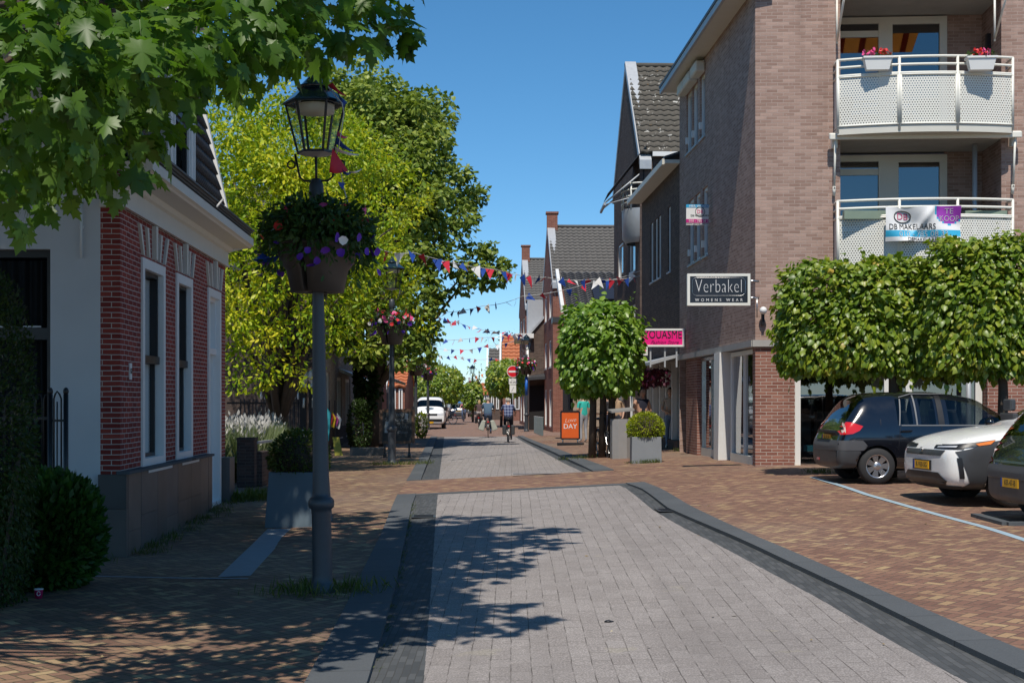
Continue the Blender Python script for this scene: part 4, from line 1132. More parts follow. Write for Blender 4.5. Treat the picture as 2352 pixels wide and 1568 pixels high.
# lower wing of the corner block along the street, white eaves
def wing():
    y0 = 19264 / (1561 - 1047.1); y1 = 19264 / (1474 - 1047.1)
    x0 = (1561 - CX) / FD * y0; t = thing('shop_wing', 'lower brown brick shop wing with narrow windows and white eaves beside the corner block', 'building', (x0, y0, gz(x0, y0)))
    g0 = gz(x0, y0); L = (y1 - y0) / RB_S.y; ze = CAM_Z - (375 - HZ) / FD * y0 - g0
    def S(a, off, z): return RB_S * a + RB_N * off + Vector((0, 0, z))
    def sw(u): return (19264 / (u - 1047.1) - y0) / RB_S.y
    hs = []
    for u in (1537, 1515, 1507, 1497): hs.append((sw(u + 3.2), sw(u - 3.2), 4.9, 6.7))
    zl = 2.6
    mb = MB(); quads(mb, S, sorted({0, L} | {h[i] for h in hs for i in (0, 1)}), sorted({zl, 4.9, 6.7, ze}), hs)
    for h in hs: reveal(mb, S, h, -.14)
    mb.face([S(L, 0, -.5), S(L, -6, -.5), S(L, -6, ze), S(L, 0, ze)])
    # stepped parapet beside the gable
    for q in range(6): mb.bb((S(L, 0, 0).x + .25 + q * .55, S(L, 0, 0).y - .5, ze - .3), (S(L, 0, 0).x + .8 + q * .55, S(L, 0, 0).y - .2, ze + .4 + q * .42))
    mb.build('wall', M_dbrick, t)
    mb = MB()
    for q in range(6): mb.bb((S(L, 0, 0).x + .22 + q * .55, S(L, 0, 0).y - .56, ze + .4 + q * .42), (S(L, 0, 0).x + .83 + q * .55, S(L, 0, 0).y - .16, ze + .48 + q * .42))
    mb.build('step_flashing', M_zinc, t)
    for h in hs: win_unit(S, t, h, .07, -.09)
    mb = MB(); mb.prism([S(0.02, -.2, ze), S(L + .1, -.2, ze), S(L + .1, .4, ze), S(0.02, .4, ze)], (0, 0, .10)); mb.prism([S(0.02, .4, ze - .03), S(L + .1, .4, ze - .03), S(L + .1, .46, ze - .03), S(0.02, .46, ze - .03)], (0, 0, .15)); mb.build('eaves', M_cream, t)
    mb = MB(); mb.prism([S(0.02, .4, ze + .13), S(L + .1, .4, ze + .13), S(L + .1, -4, ze + 1.6), S(0.02, -4, ze + 1.6)], (0, 0, .06)); mb.build('roof', M_tile, t)
    # shop porch: sloping canopy, white posts, dark inside
    mb = MB(); mb.prism([S(.1, -.3, zl - .02), S(L, -.3, zl - .02), S(L, .75, zl - .32), S(.1, .75, zl - .32)], (0, 0, .08)); mb.build('canopy', M_zinc, t)
    mb = MB()
    for s in (L * .12, L * .3, L * .45, L * .62, L * .8, L * .97): mb.prism([S(s - .07, -.3, -.1), S(s + .07, -.3, -.1), S(s + .07, -.14, -.1), S(s - .07, -.14, -.1)], (0, 0, zl))
    mb.build('shop_post', M_white, t)
    mb = MB(); mb.prism([S(.1, -.25, -.1), S(L, -.25, -.1), S(L, -.1, -.1), S(.1, -.1, -.1)], (0, 0, .35)); mb.build('shop_plinth', M_oldbrick, t)
    mb = MB(); mb.face([S(.1, -.27, .25), S(L, -.27, .25), S(L, -.27, zl), S(.1, -.27, zl)]); mb.build('pane', M_shopglass, t)
    mb = MB(); mb.face([S(0, -1.9, -.2), S(L, -1.9, -.2), S(L, -1.9, zl), S(0, -1.9, zl)]); mb.face([S(0, -2, zl + .02), S(L, -2, zl + .02), S(L, 0, zl + .02), S(0, 0, zl + .02)]); mb.build('shop_interior', plain('dim_shop', (.05, .045, .04), .9, var=.5, nscale=2), t)
    return t, S, L
WING, WING_S, WING_L = wing()
def low_house():
    """low shop building between the wing and the gabled houses: tiled lean-to roof with solar panels"""
    y0 = 58; x0 = (1283 - CX) / FD * 68; t = thing('low_shop', 'low shop building with dark tiled roof and solar panels between the gabled houses', 'building', (x0, y0, gz(x0, y0))); g0 = gz(x0, y0)
    zr = CAM_Z - (632 - HZ) / FD * 66 - g0; ze = CAM_Z - (712 - HZ) / FD * y0 - g0
    mb = MB(); mb.bb((.3, .8, -.5), (9, 10, ze)); mb.build('wall', M_palebrick, t)
    mb = MB(); a, b = Vector((0, 0, ze)), Vector((9.5, 0, ze)); tiled_slope(mb, a, b, (0, 7, zr - ze), math.hypot(7, zr - ze), .35, .4, .04); mb.build('roof', M_tile, t)
    mb = MB(); n = Vector((0, -(zr - ze), 7)).normalized(); u = Vector((0, 7, zr - ze)).normalized()
    for q in range(3):
        o = a + Vector((1.2 + q * 1.1, 0, 0)) + u * 1.2 + n * .16
        mb.prism([o, o + Vector((1.02, 0, 0)), o + Vector((1.02, 0, 0)) + u * 2.6, o + u * 2.6], n * .04)
    mb.build('solar_panel', plain('solar_panel_glass', (.012, .014, .025), .55, var=.05), t)
    mb = MB(); mb.bb((-.12, -.1, ze - .3), (9.5, .0, ze)); mb.prism([(-.1, -.05, ze - .1), (-.1, 7, zr - .1), (-.1, 7, zr + .2), (-.1, -.05, ze + .2)], (-.14, 0, 0)); mb.build('fascia', M_white, t)
    mb = MB(); mb.bb((-.6, -.9, ze - .55), (9, .78, ze - .33)); mb.build('canopy', M_cargrey, t)
    mb = MB()
    for q in range(4): mb.bb((.18, 1.2 + q * 2.2, .2), (.28, 2.9 + q * 2.2, 2.6))
    mb.build('shop_window', M_dark, t)
    # tiled dormers farther right
    mb = MB(); mb.bb((5.2, -.4, ze - .2), (9, 2, ze + 1.0)); tiled_slope(mb, (5.0, -.7, ze + .9), (9.2, -.7, ze + .9), (0, 1.6, 1.1), 1.9, .35, .35, .04); mb.build('dormer', M_tiler if False else M_LICH, t)
    return t
low_house()
def leanto():
    t = thing('lean_to_house', 'dark brick house end with sloping verge and a black garage opening', 'building', (0, 0, 0))
    y = 84; q = [P(1216, 1000, y), P(1268, 1000, y), P(1268, 706, y), P(1216, 775, y)]
    g0 = gz(3, y); t.location = (q[0].x, y, g0); o = Vector(t.location)
    q = [Vector((p.x, p.y, max(p.z, g0 - .4))) - o for p in q]
    mb = MB(); mb.prism(q, (0, 8, 0)); mb.build('wall', M_dbrick, t)
    mb = MB(); mb.prism([q[3] + Vector((-.15, -.15, -.05)), q[2] + Vector((.05, -.15, -.05)), q[2] + Vector((.05, -.15, .12)), q[3] + Vector((-.15, -.15, .12))], (0, 8, 0)); mb.build('roof', M_zinc, t)
    mb = MB(); w_ = q[1].x - q[0].x; mb.bb((.0, -.09, 0), (w_ * .78, -.02, 2.6)); mb.build('garage_opening', M_dark, t)
    mb = MB(); mb.prism([(-.2, -1.2, 2.9), (w_ + 1.6, -1.2, 3.1), (w_ + 1.6, -.03, 3.5), (-.2, -.03, 3.0)], (0, 0, .16)); mb.build('canopy', M_cargrey, t)
    mb = MB(); mb.tube([(-.12, -.1, 0), (-.12, -.1, 5)], .09, 8); mb.build('rain_pipe', M_white, t)
    mb = MB(); mb.bb((-.9, -.5, q[3].z - .05), (.25, 8, q[3].z + .22)); mb.build('eaves', M_white, t)
    mb = MB(); mb.bb((-.1, 1, q[3].z + .25), (w_, 6, q[3].z + 2.3)); mb.build('dormer', M_zinc, t)
leanto()
def far_house(name, label, u0, u1, v_e, v_r, y, wall, roof, ridge_x=True):
    a, b = P(u0, v_e, y), P(u1, v_e, y); g0 = gz(a.x, y); t = thing(name, label, 'house', (a.x, y, g0)); W_ = b.x - a.x; ze = a.z - g0; zr = CAM_Z - (v_r - HZ) / FD * (y + 4) - g0
    mb = MB(); mb.bb((0, 0, -.3), (W_, 8, ze)); mb.face([(0, 0, ze), (0, 8, ze), (0, 4, zr)]); mb.face([(W_, 0, ze), (W_, 8, ze), (W_, 4, zr)]); mb.build('wall', wall, t)
    mb = MB(); tiled_slope(mb, (-.1, -.2, ze - .1), (W_ + .1, -.2, ze - .1), (0, 4.2, zr - ze + .1), math.hypot(4.2, zr - ze), .4, .5, .05); mb.build('roof', roof, t); mb = MB(); mb.face([(-.1, 4, zr), (W_ + .1, 4, zr), (W_ + .1, 8.2, ze), (-.1, 8.2, ze)]); mb.build('rear_slope', roof, t)
    mb = MB(); mb.prism([(-.16, -.25, ze - .25), (-.16, 4, zr - .02), (-.16, 4, zr + .2), (-.16, -.25, ze - .03)], (-.15, 0, 0)); mb.build('verge', M_white, t)
    for q in range(2):
        h = (W_ * (.15 + .45 * q), W_ * (.4 + .45 * q), 1.0, 2.5); f = lambda s, off, z: Vector((s, -off, z))
        win_unit(f, t, h, .08, .02, back=False, sill=False)
    mb = MB()
    for q in range(3): mb.bb((-.03, 1 + 2.2 * q, .3), (-.012, 2.6 + 2.2 * q, 2.5))
    mb.build('shop_window', M_dark, t)
    return t
far_house('far_house', 'far house with a bright orange pantile roof right of the street', 1155, 1200, 850, 770, 128, M_redbrick, M_tiler)
far_house('far_house', 'grey slate hung house end left of the orange roof', 1124, 1150, 862, 800, 135, M_dbrick, M_tileg)
far_house('far_house', 'far white shop front under the trees right of the street', 1098, 1122, 905, 880, 170, M_white, M_tiler)
far_house('far_house', 'far left house with an orange pantile roof behind the lamp posts', 895, 930, 885, 828, 90, M_redbrick, M_tiler)
far_house('far_house', 'far left pale shop house behind the white van', 925, 962, 910, 872, 112, M_white, M_tileg)
# left shop with pale brick
def shop_left():
    y0 = 46.0; x0 = (742 - CX) / FD * y0; t = thing('shop_house', 'pale brick shop with white door frames behind the chalkboard and big tree', 'building', (x0, y0, gz(x0, y0))); d = Vector((-.037, 1, 0)).normalized()
    def S(s, off, z): return d * s + Vector((1, .037, 0)) * off + Vector((0, 0, z))
    hs = [(.6, 2.4, .1, 2.6), (5.2, 7.4, .3, 2.5), (9, 11.5, .3, 2.5)]; L = 14
    mb = MB(); quads(mb, S, sorted({0, L} | {h[i] for h in hs for i in (0, 1)}), sorted({-.5, 0, .1, .3, 2.5, 2.6, 5.4}), hs)
    for h in hs: reveal(mb, S, h, -.2)
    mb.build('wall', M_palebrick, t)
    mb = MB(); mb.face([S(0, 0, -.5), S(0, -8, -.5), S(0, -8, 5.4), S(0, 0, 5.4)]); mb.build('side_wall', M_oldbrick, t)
    mb = MB(); mb.prism([S(-.02, 0, -.5), S(L, 0, -.5), S(L, .03, -.5), S(-.02, .03, -.5)], (0, 0, 1.2)); mb.build('plinth', M_oldbrick, t)
    for h in hs: win_unit(S, t, h, .12, -.1, M_cream, ((h[0] + h[1]) / 2,), (), M_shopglass, 'shop_window')
    mb = MB(); mb.prism([S(-.3, .4, 5.3), S(L, .4, 5.3), S(L, -4, 9), S(-.3, -4, 9)], (0, 0, .2)); mb.build('roof', M_tile, t)
    mb = MB(); mb.prism([S(6, .02, 2.7), S(11, .02, 2.7), S(11, 1.2, 2.2), S(6, 1.2, 2.2)], (0, 0, .12)); mb.build('awning', M_creamv, t)
    t2 = thing('garden_wall_house', 'old dark brick house wall behind the garden fence and yellow tree', 'building', (-14, 47, gz(-14, 47))); mb = MB(); mb.bb((-6, 0, -.5), (7.2, 6, 6.0)); mb.build('wall', M_oldbrick, t2)
    mb = MB(); mb.prism([(-6.2, -.4, 5.9), (7.4, -.4, 5.9), (7.4, 3, 9), (-6.2, 3, 9)], (0, 0, .2)); mb.build('roof', M_tile, t2)
    mb = MB()
    for x in (1.5, 4.5): mb.bb((x, -.04, .8), (x + 1.1, .0, 2.6))
    mb.build('window', M_dark, t2)
    t3 = thing('terraced_house', 'row house of warm brick and white shop front between the climber and the van', 'building', (-6.6, 62, gz(-6.6, 62)))
    def S3(s, off, z): return d * s + Vector((1, .037, 0)) * off + Vector((0, 0, z))
    hs = [(1, 2.6, .1, 2.4), (6, 10, .2, 2.6), (13, 17, .2, 2.6), (2, 3.4, 3.4, 5), (7, 8.4, 3.4, 5), (12, 13.4, 3.4, 5)]
    mb = MB(); quads(mb, S3, sorted({0, 22} | {h[i] for h in hs for i in (0, 1)}), sorted({-.5, 5.8} | {h[i] for h in hs for i in (2, 3)}), hs); mb.face([S3(0, 0, -.5), S3(0, -8, -.5), S3(0, -8, 5.8), S3(0, 0, 5.8)]); mb.build('wall', M_redbrick, t3)
    for h in hs: win_unit(S3, t3, h, .12, -.1, M_white, (), (), None, 'shop_window' if h[2] < 1 else 'window')
    mb = MB(); mb.prism([S3(-.3, .4, 5.7), S3(22, .4, 5.7), S3(22, -4, 9.4), S3(-.3, -4, 9.4)], (0, 0, .2)); mb.build('roof', M_tiler, t3)
    mb = MB(); mb.prism([S3(5.5, .02, 3.0), S3(17.5, .02, 3.0), S3(17.5, 1.3, 2.5), S3(5.5, 1.3, 2.5)], (0, 0, .15)); mb.build('awning', M_cargrey, t3)
shop_left()
# houses lining the far street
for i, (x, y, w_, h_, mt, rf, lb) in enumerate(((.8, 150, 6, 5.5, M_redbrick, M_tiler, 'small red brick house deep down the street on the right'), (-1.2, 200, 6, 5, M_white, M_tileg, 'small white house at the far end of the street on the right'), (-18.5, 140, 6, 5.2, M_palebrick, M_tileg, 'small pale house deep down the street on the left'), (-20.5, 200, 6, 5.5, M_redbrick, M_tiler, 'small brick house at the far end of the street on the left'))):
    t = thing('far_house', lb, 'house', (x, y, gz(x, y))); mb = MB(); mb.bb((0, 0, -.3), (w_, 20, h_)); mb.build('wall', mt, t)
    mb = MB(); mb.prism([(-.2, -.2, h_), (w_ + .2, -.2, h_), (w_ / 2, -.2, h_ + 2.6)], (0, 20.4, 0)); mb.build('roof', rf, t)
    mb = MB()
    for q in range(5):
        for xx in (-.02, w_ + .02): mb.bb((xx - .02, 1 + q * 3.8, .5), (xx + .02, 3.4 + q * 3.8, 2.6))
    mb.build('shop_window', M_dark, t)
# blue water tower / office at the very end
t = thing('far_block', 'tiny pale block with a blue panel at the far end of the street', 'building', (-23.5, 520, gz(0, 520))); mb = MB(); mb.bb((0, 0, -1), (6, 10, 4.0)); mb.build('wall', M_zinc, t); mb = MB(); mb.bb((2.2, -.1, 1.4), (4.6, -.02, 3.2)); mb.build('sign_panel', plain('sky_blue_panel', (.02, .25, .7), .5), t)

# ================================================================ TREES
# maple overhead, trunk left of the frame
def maple():
    base = (-6.6, 9.2, gz(-6.6, 9.2)); cl = []
    rr = random.Random(12)
    # hanging front part seen at the top of the picture: (u, v, y, r)
    seen = [(20, 100, 7.2, .62), (120, 60, 7.4, .6), (230, 150, 7.2, .5), (60, 230, 7.6, .55), (330, 40, 7.8, .6), (150, 260, 8.2, .55), (270, 250, 8.3, .42), (60, 350, 8.2, .5), (230, 350, 8.4, .38), (280, 330, 8.0, .28), (20, 420, 8.0, .32), (110, 400, 8.6, .3), (440, 60, 8.2, .5), (520, 90, 8.4, .42), (600, 50, 8.6, .45), (700, 60, 8.8, .42), (480, 150, 8.4, .26), (640, 98, 8.6, .24), (770, 60, 9.0, .34), (850, 56, 9.2, .28), (905, 84, 9.2, .16), (700, 104, 8.8, .14), (380, 140, 8.0, .36), (560, 20, 8.4, .5), (200, -60, 9.4, .7), (0, -80, 9.4, .8), (400, -80, 9.8, .8), (650, -70, 9.9, .7), (820, -60, 10.0, .5), (940, 74, 9.3, .12), (245, 270, 8.8, .3), (300, 200, 8.6, .30), (10, 300, 8.6, .5), (170, 180, 7.0, .45), (330, 300, 8.4, .14), (320, 160, 8.8, .34)]
    for u, v, y, r in seen:
        p = P(u, v, y); cl.append((tuple(p), (r, r, r * .8)))
    vis = list(cl)
    crown = blob((-5.2, 9.4, 5.6), (5.2, 4.4, 2.6), 46, 1.05, seed=4)
    crown = [c for c in crown if (c[0][2] - CAM_Z - 1.25 * c[1][2]) / max(.5, c[0][1]) > .292 or (c[0][0] + c[1][0]) / max(.5, c[0][1]) < -.38]
    # parts of the crown over the street (above the frame) that throw the shadow on the road
    for x, y, z, r in ((-1.6, 13.0, 6.4, .85), (-.8, 12.2, 6.3, .7), (-2.6, 14.5, 6.8, 1.0), (-3.6, 13.5, 6.6, 1.1), (-2.2, 11.5, 5.6, .9), (-.3, 13.4, 6.5, .5), (-1.2, 14.6, 6.7, .7), (-3.2, 11.6, 5.5, 1.0), (-4.6, 15, 7.0, 1.2), (-1.4, 10.6, 5.2, .6), (-5.6, 13.8, 6.8, 1.2), (-4.2, 16.0, 7.4, 1.1), (-3.0, 16.3, 7.4, .9), (.15, 14.2, 6.7, .38), (.1, 12.9, 6.3, .3), (-.55, 11.2, 5.6, .42), (-6, 16, 7.4, 1.2), (-7.4, 14.5, 7.0, 1.2), (-6.8, 11.8, 5.6, 1.2), (-8.2, 12.5, 5.6, 1.3), (-2.1, 8.9, 4.55, .6), (-3.4, 8.6, 4.5, .7), (-4.4, 10.6, 5.2, .8), (-2.0, 12.0, 6.3, .8), (-1.7, 11.4, 6.6, .7), (-2.4, 11.6, 7.2, .9), (-1.9, 12.6, 7.2, .9), (-2.2, 10.9, 6.0, .7)):
        crown.append(((x, y, z), (r, r, r * .75)))
    rr = random.Random(33); n_ = 0
    while n_ < 78:
        x, y, z, r = rr.uniform(-11, 1.0), rr.uniform(7.5, 18.5), rr.uniform(5.5, 12), rr.uniform(.8, 1.25)
        if ((x + 5.5) / 6) ** 2 + ((y - 12.5) / 6) ** 2 + ((z - 8.5) / 4) ** 2 > 1: continue
        if (z - CAM_Z - r) / y < .292 and (x + r) / y > -.38: continue
        sx_ = x + r + .0787 * (z + .75) * .6; sy_ = y + .6 * (z + .75)
        if sx_ > .75 - .30 * max(0, 17.2 - sy_): continue
        if sy_ + r * .6 > 20.6 and x > -4.4: continue
        crown.append(((x, y, z), (r, r, r * .8))); n_ += 1
    crown = [c for c in crown if c[0][1] + .6 * (c[0][2] - 3.3) - c[1][0] * .9 > 9.0 or c[0][0] < -6.5]
    t = thing('maple_tree', 'maple tree leaning in from the left edge, broad lobed leaves hanging over the lamp post', 'tree', base)
    b0 = Vector(base)
    mb = MB(); branches(mb, (0, 0, 0), (.3, .4, 5.0), [Vector(c) - b0 for c, r in cl[::2] + crown[::2]], .24, .13, 5); mb.build('trunk', M_bark, t)
    p, d = crown_points(vis, 260, .5); tip, nor = leaf_orient(d, .9, .65, .75)
    leaves('foliage', p - np.array(base), tip, nor, .15 * (.6 + .6 * rng.random(len(p))), 'maple', M_maple, t)
    p, d = crown_points(crown, 190, .35); tip, nor = leaf_orient(d, .8, .7, .9)
    leaves('crown', p - np.array(base), tip, nor, .28 * (.7 + .6 * rng.random(len(p))), 'maple', M_maple, t)
maple()
# golden green tree in the garden
def golden():
    cl = []
    rr = random.Random(2)
    def add(u, v, y, r):
        if u > 845: y += 5.2
        c = P(u, v, y); n_ = 5 if r > .55 else 2
        cl.append((tuple(c), (r * .75, r * .75, r * .55)))
        for q in range(n_): o = Vector((rr.uniform(-1, 1), rr.uniform(-1, .6), rr.uniform(-.7, .8))) * r * .75; k_ = r * rr.uniform(.32, .55); cl.append((tuple(c + o), (k_, k_, k_ * .7)))
    spots = [(480, 250, 34, .8), (540, 300, 33, 1.0), (600, 270, 34, .9), (650, 215, 34, .5), (560, 230, 35, .6), (500, 340, 33, .9), (620, 350, 32.5, 1.0), (700, 330, 33, .9), (740, 260, 34.5, .8), (800, 300, 34, .8), (830, 380, 33.5, .9), (880, 350, 34, .7), (900, 420, 33.6, .8), (940, 400, 34, .5), (760, 430, 33, 1.0), (690, 450, 32.4, 1.0), (600, 450, 32.2, 1.0), (530, 430, 32.4, .9), (540, 520, 32, .9), (600, 560, 32, 1.0), (690, 560, 31.8, 1.0), (780, 540, 32.4, 1.0), (860, 510, 33, .9), (930, 490, 33.6, .7), (960, 450, 34, .5), (880, 590, 33, .8), (820, 640, 32.4, .9), (740, 660, 32, .9), (650, 660, 31.6, .9), (560, 640, 31.6, .9), (540, 730, 31.6, .8), (600, 760, 31.4, .8), (680, 760, 31.6, .8), (770, 740, 32, .8), (850, 720, 32.6, .7), (920, 690, 33.4, .6), (900, 770, 33.4, .5), (560, 830, 31.4, .55), (610, 850, 31.2, .5), (540, 880, 31.2, .38), (590, 890, 31.4, .35), (700, 870, 31.6, .4), (800, 790, 32, .5), (850, 800, 32.4, .45), (520, 800, 31.6, .5), (720, 500, 31.6, .8), (640, 500, 31.6, .7), (830, 580, 32, .7), (900, 640, 33, .6), (660, 400, 32, .8), (580, 380, 32, .7), (770, 360, 32.8, .7), (660, 830, 31.6, .5), (740, 820, 32, .4), (960, 640, 34, .45), (900, 580, 34, .5), (650, 240, 34, .35), (645, 195, 34.2, .2), (480, 420, 33.5, .8), (470, 540, 33, .8), (470, 680, 33, .9), (960, 740, 34.2, .5)]
    for s in spots: add(*s)
    for q in range(26): add(rr.uniform(500, 840), rr.uniform(300, 700), rr.uniform(36, 43), rr.uniform(.9, 1.3))
    b = G(640, 978); base = (-5.6, 34.0, gz(-5.6, 34))
    tree('golden_tree', 'broad golden green tree filling the garden behind the red brick house', base, (-5.5, 34.2, 2.8), cl, 560, .135, 'oval', M_yellow, .26, .16, droop=.25, up=.9, jit=.8)
golden()
def linden():
    cl = []; rr = random.Random(8)
    def add(u, v, y, r):
        c = P(u, v, y); cl.append((tuple(c), (r * .8, r * .8, r * .6)))
        for q in range(4): o = Vector((rr.uniform(-1, 1), rr.uniform(-1, .6), rr.uniform(-.7, .8))) * r * .8; k_ = r * rr.uniform(.35, .55); cl.append((tuple(c + o), (k_, k_, k_ * .75)))
    for s in [(870, 190, 52, 1.0), (830, 230, 51, 1.2), (900, 230, 51, 1.1), (800, 190, 53, .9), (780, 270, 52, 1.3), (860, 290, 50, 1.3), (930, 290, 50.5, 1.2), (980, 270, 52, .9), (1000, 320, 51, .9), (960, 350, 50, 1.1), (1010, 370, 51.5, .7), (900, 370, 49.5, 1.3), (960, 420, 49.5, 1.2), (1030, 430, 51, 1.0), (1080, 440, 52, .6), (1010, 480, 50, 1.1), (1070, 490, 51, .7), (960, 500, 49, 1.2), (1030, 540, 49.5, .9), (1090, 570, 50, .5), (1100, 600, 50, .7), (1140, 610, 50.5, .55), (1150, 640, 50, .45), (1060, 620, 49.5, .6), (1010, 600, 49, .8), (960, 580, 48.6, 1.0), (980, 650, 48.6, .7), (960, 700, 48.6, .9), (980, 760, 48.8, .7), (970, 810, 48.6, .55), (940, 780, 48.4, .8), (920, 830, 48.4, .6), (1000, 700, 50, .5), (870, 650, 49, 1.0), (840, 720, 49, 1.0), (880, 780, 48.6, .9), (1125, 575, 50, .4), (1120, 655, 50, .4), (1060, 665, 49.6, .45), (1095, 632, 50, .5), (1150, 612, 50.3, .4), (820, 800, 50, .9), (780, 760, 50, 1.0), (860, 240, 50, .9), (760, 190, 53, .8)]: add(*s)
    for q in range(30): add(rr.uniform(760, 980), rr.uniform(240, 700), rr.uniform(51, 55), rr.uniform(1.0, 1.5))
    base = (-5.0, 51, gz(-5, 51))
    tree('linden_tree', 'tall dull green linden tree behind the golden tree, reaching over the street', base, (-4.6, 50.5, 5.5), cl, 340, .17, 'heart', M_linden, .3, .2, droop=.4, up=.7, shell=.6)
linden()
def hedge_tree(name, label, base, c, size, n, lsz, mat, stems=1, kind='heart', group=None, rnd=2.6, dens_in=.25, cat='tree', sx=None):
    t = thing(name, label, cat, base, group=group); b0 = np.array(base)
    mb = MB(); c = Vector(c); rel = c - Vector(base)
    for s in range(stems):
        o = Vector(((s - (stems - 1) / 2) * (size[0] / stems * .55) if sx is None else sx[s], 0, 0)); mb.tube([o, o + Vector((.03, 0, rel.z * .5)), Vector((o.x + rel.x * .6, rel.y, rel.z))], [.10, .085, .05], 8)
        for q in range(6): mb.tube([Vector((o.x, rel.y, rel.z - size[2] * .35)), rel + Vector((random.uniform(-1, 1) * size[0] * .42, random.uniform(-1, 1) * size[1] * .4, random.uniform(-.3, .42) * size[2]))], [.035, .01], 5)
    mb.build('trunk', M_bark, t)
    # superellipsoid skin
    d = rdir(n); e = (np.abs(d[:, 0]) ** rnd + np.abs(d[:, 1]) ** rnd + np.abs(d[:, 2]) ** rnd) ** (-1 / rnd)
    rad = e * (.82 + .24 * rng.random(n) ** .8); inn = rng.random(n) < dens_in; rad[inn] *= .5 + .4 * rng.random(inn.sum())
    # clumpy unevenness
    w_ = .06 * np.sin(d[:, 0] * 9 + 1.3) * np.sin(d[:, 2] * 8 + .5) + .05 * np.sin(d[:, 1] * 11 + d[:, 0] * 6)
    p = d * (rad * (1 + w_))[:, None] * np.array(size) / 2 + np.array(c) - b0
    ns = max(14, n // 130); q = rng.integers(0, n, ns); sh = []
    for i in q:
        c0 = p[i]; dd = d[i] * .6 + np.array([0, 0, .35 if d[i][2] > -.2 else -.8]) + rng.normal(size=3) * .35; dd /= np.linalg.norm(dd); L_ = lsz * rng.uniform(1.5, 3.6)
        for f in range(7): sh.append((c0 + dd * L_ * f / 6 + rng.normal(size=3) * lsz * .25, dd))
    p = np.concatenate([p, np.array([a for a, b in sh])]); d = np.concatenate([d, np.array([b for a, b in sh])])
    hole = np.zeros(len(p), bool)
    for i in rng.integers(0, n, 9): hole |= (np.linalg.norm((p - p[i]) / np.array(size), axis=1) < .055)
    p, d = p[~hole], d[~hole]; n = len(p)
    tip, nor = leaf_orient(d, .95, .55, .45)
    leaves('crown', p, tip, nor, lsz * (.45 + .95 * rng.random(n)), kind, mat, t)
    return t
# clipped lime trees in front of the corner block
def pleached():
    cl_t = []
    for u0, u1, vt, vb, y, lab, n in ((1806, 2290, 606, 850, 24.7, 'pleached lime tree screen nearest the shop pillar, in front of the white balcony', 15000), (2130, 2470, 556, 850, 23.9, 'larger pleached lime tree screen at the right edge behind the parked cars', 12000)):
        a, b = P(u0, vt, y), P(u1, vb, y); c = ((a.x + b.x) / 2, y, (a.z + b.z) / 2)
        hedge_tree('pleached_lime', lab, (c[0], y, gz(c[0], y)), c, (b.x - a.x, 1.0, a.z - b.z), n, .095, M_lime, 1, group='pleached lime trees', rnd=7)
pleached()
b = P(1380, 800, 35.5); hedge_tree('clipped_lime', 'clipped block of lime trees on dark trunks behind the orange sign', (b.x, 35.5, gz(b.x, 35.5)), (b.x, 35.6, P(0, 800, 35.5).z), (1.95, 2.0, 2.2), 5600, .125, M_limef, 3, rnd=3.2, sx=(-.22, .03, .25))
b = P(1163, 868, 96); hedge_tree('clipped_lime', 'clipped lime screen behind the no entry sign', (b.x, 96, gz(b.x, 96)), (b.x, 96, P(0, 868, 96).z), (2.5, 8, 2.3), 4200, .18, M_lime, 2, rnd=3.2)
b = P(1086, 908, 118); hedge_tree('clipped_lime', 'small clipped lime farther down the street on the right', (b.x, 118, gz(b.x, 118)), (b.x, 118, P(0, 908, 118).z), (1.5, 2.5, 2.1), 1500, .2, M_lime, 1, rnd=3.2)
b = P(1002, 882, 105); hedge_tree('clipped_lime', 'clipped lime trees on the left behind the white van', (b.x, 108, gz(b.x, 108)), (b.x, 108, P(0, 880, 105).z), (3.6, 9, 2.6), 4200, .2, M_lime, 2, rnd=3)
b = P(1036, 896, 150); hedge_tree('clipped_lime', 'darker clipped lime row far down the street on the left', (b.x, 150, gz(b.x, 150)), (b.x, 150, P(0, 893, 150).z), (2.2, 14, 2.6), 2500, .26, M_linden, 1, rnd=2.6)
def far_tree(label, u0, u1, vt, vb, y, n, mat, seed):
    a, b = P(u0, vt, y), P(u1, vb, y); c = ((a.x + b.x) / 2, y, (a.z + b.z) / 2); base = (c[0], y, gz(c[0], y))
    cl = blob(c, ((b.x - a.x) / 2 * .8, 3.5, (a.z - b.z) / 2 * .8), 14, (b.x - a.x) * .2, seed=seed)
    tree('far_tree', label, base, (c[0], y, c[2]), cl, n, .32, 'diamond', mat, .2, .12)
far_tree('green tree behind the orange roofed house', 1105, 1200, 730, 860, 165, 12, M_linden, 3)
far_tree('rounded tree far down the street on the right', 1068, 1130, 822, 925, 150, 22, M_linden, 4)
far_tree('distant dark tree closing the street on the left', 1030, 1056, 880, 935, 200, 26, M_linden, 6)
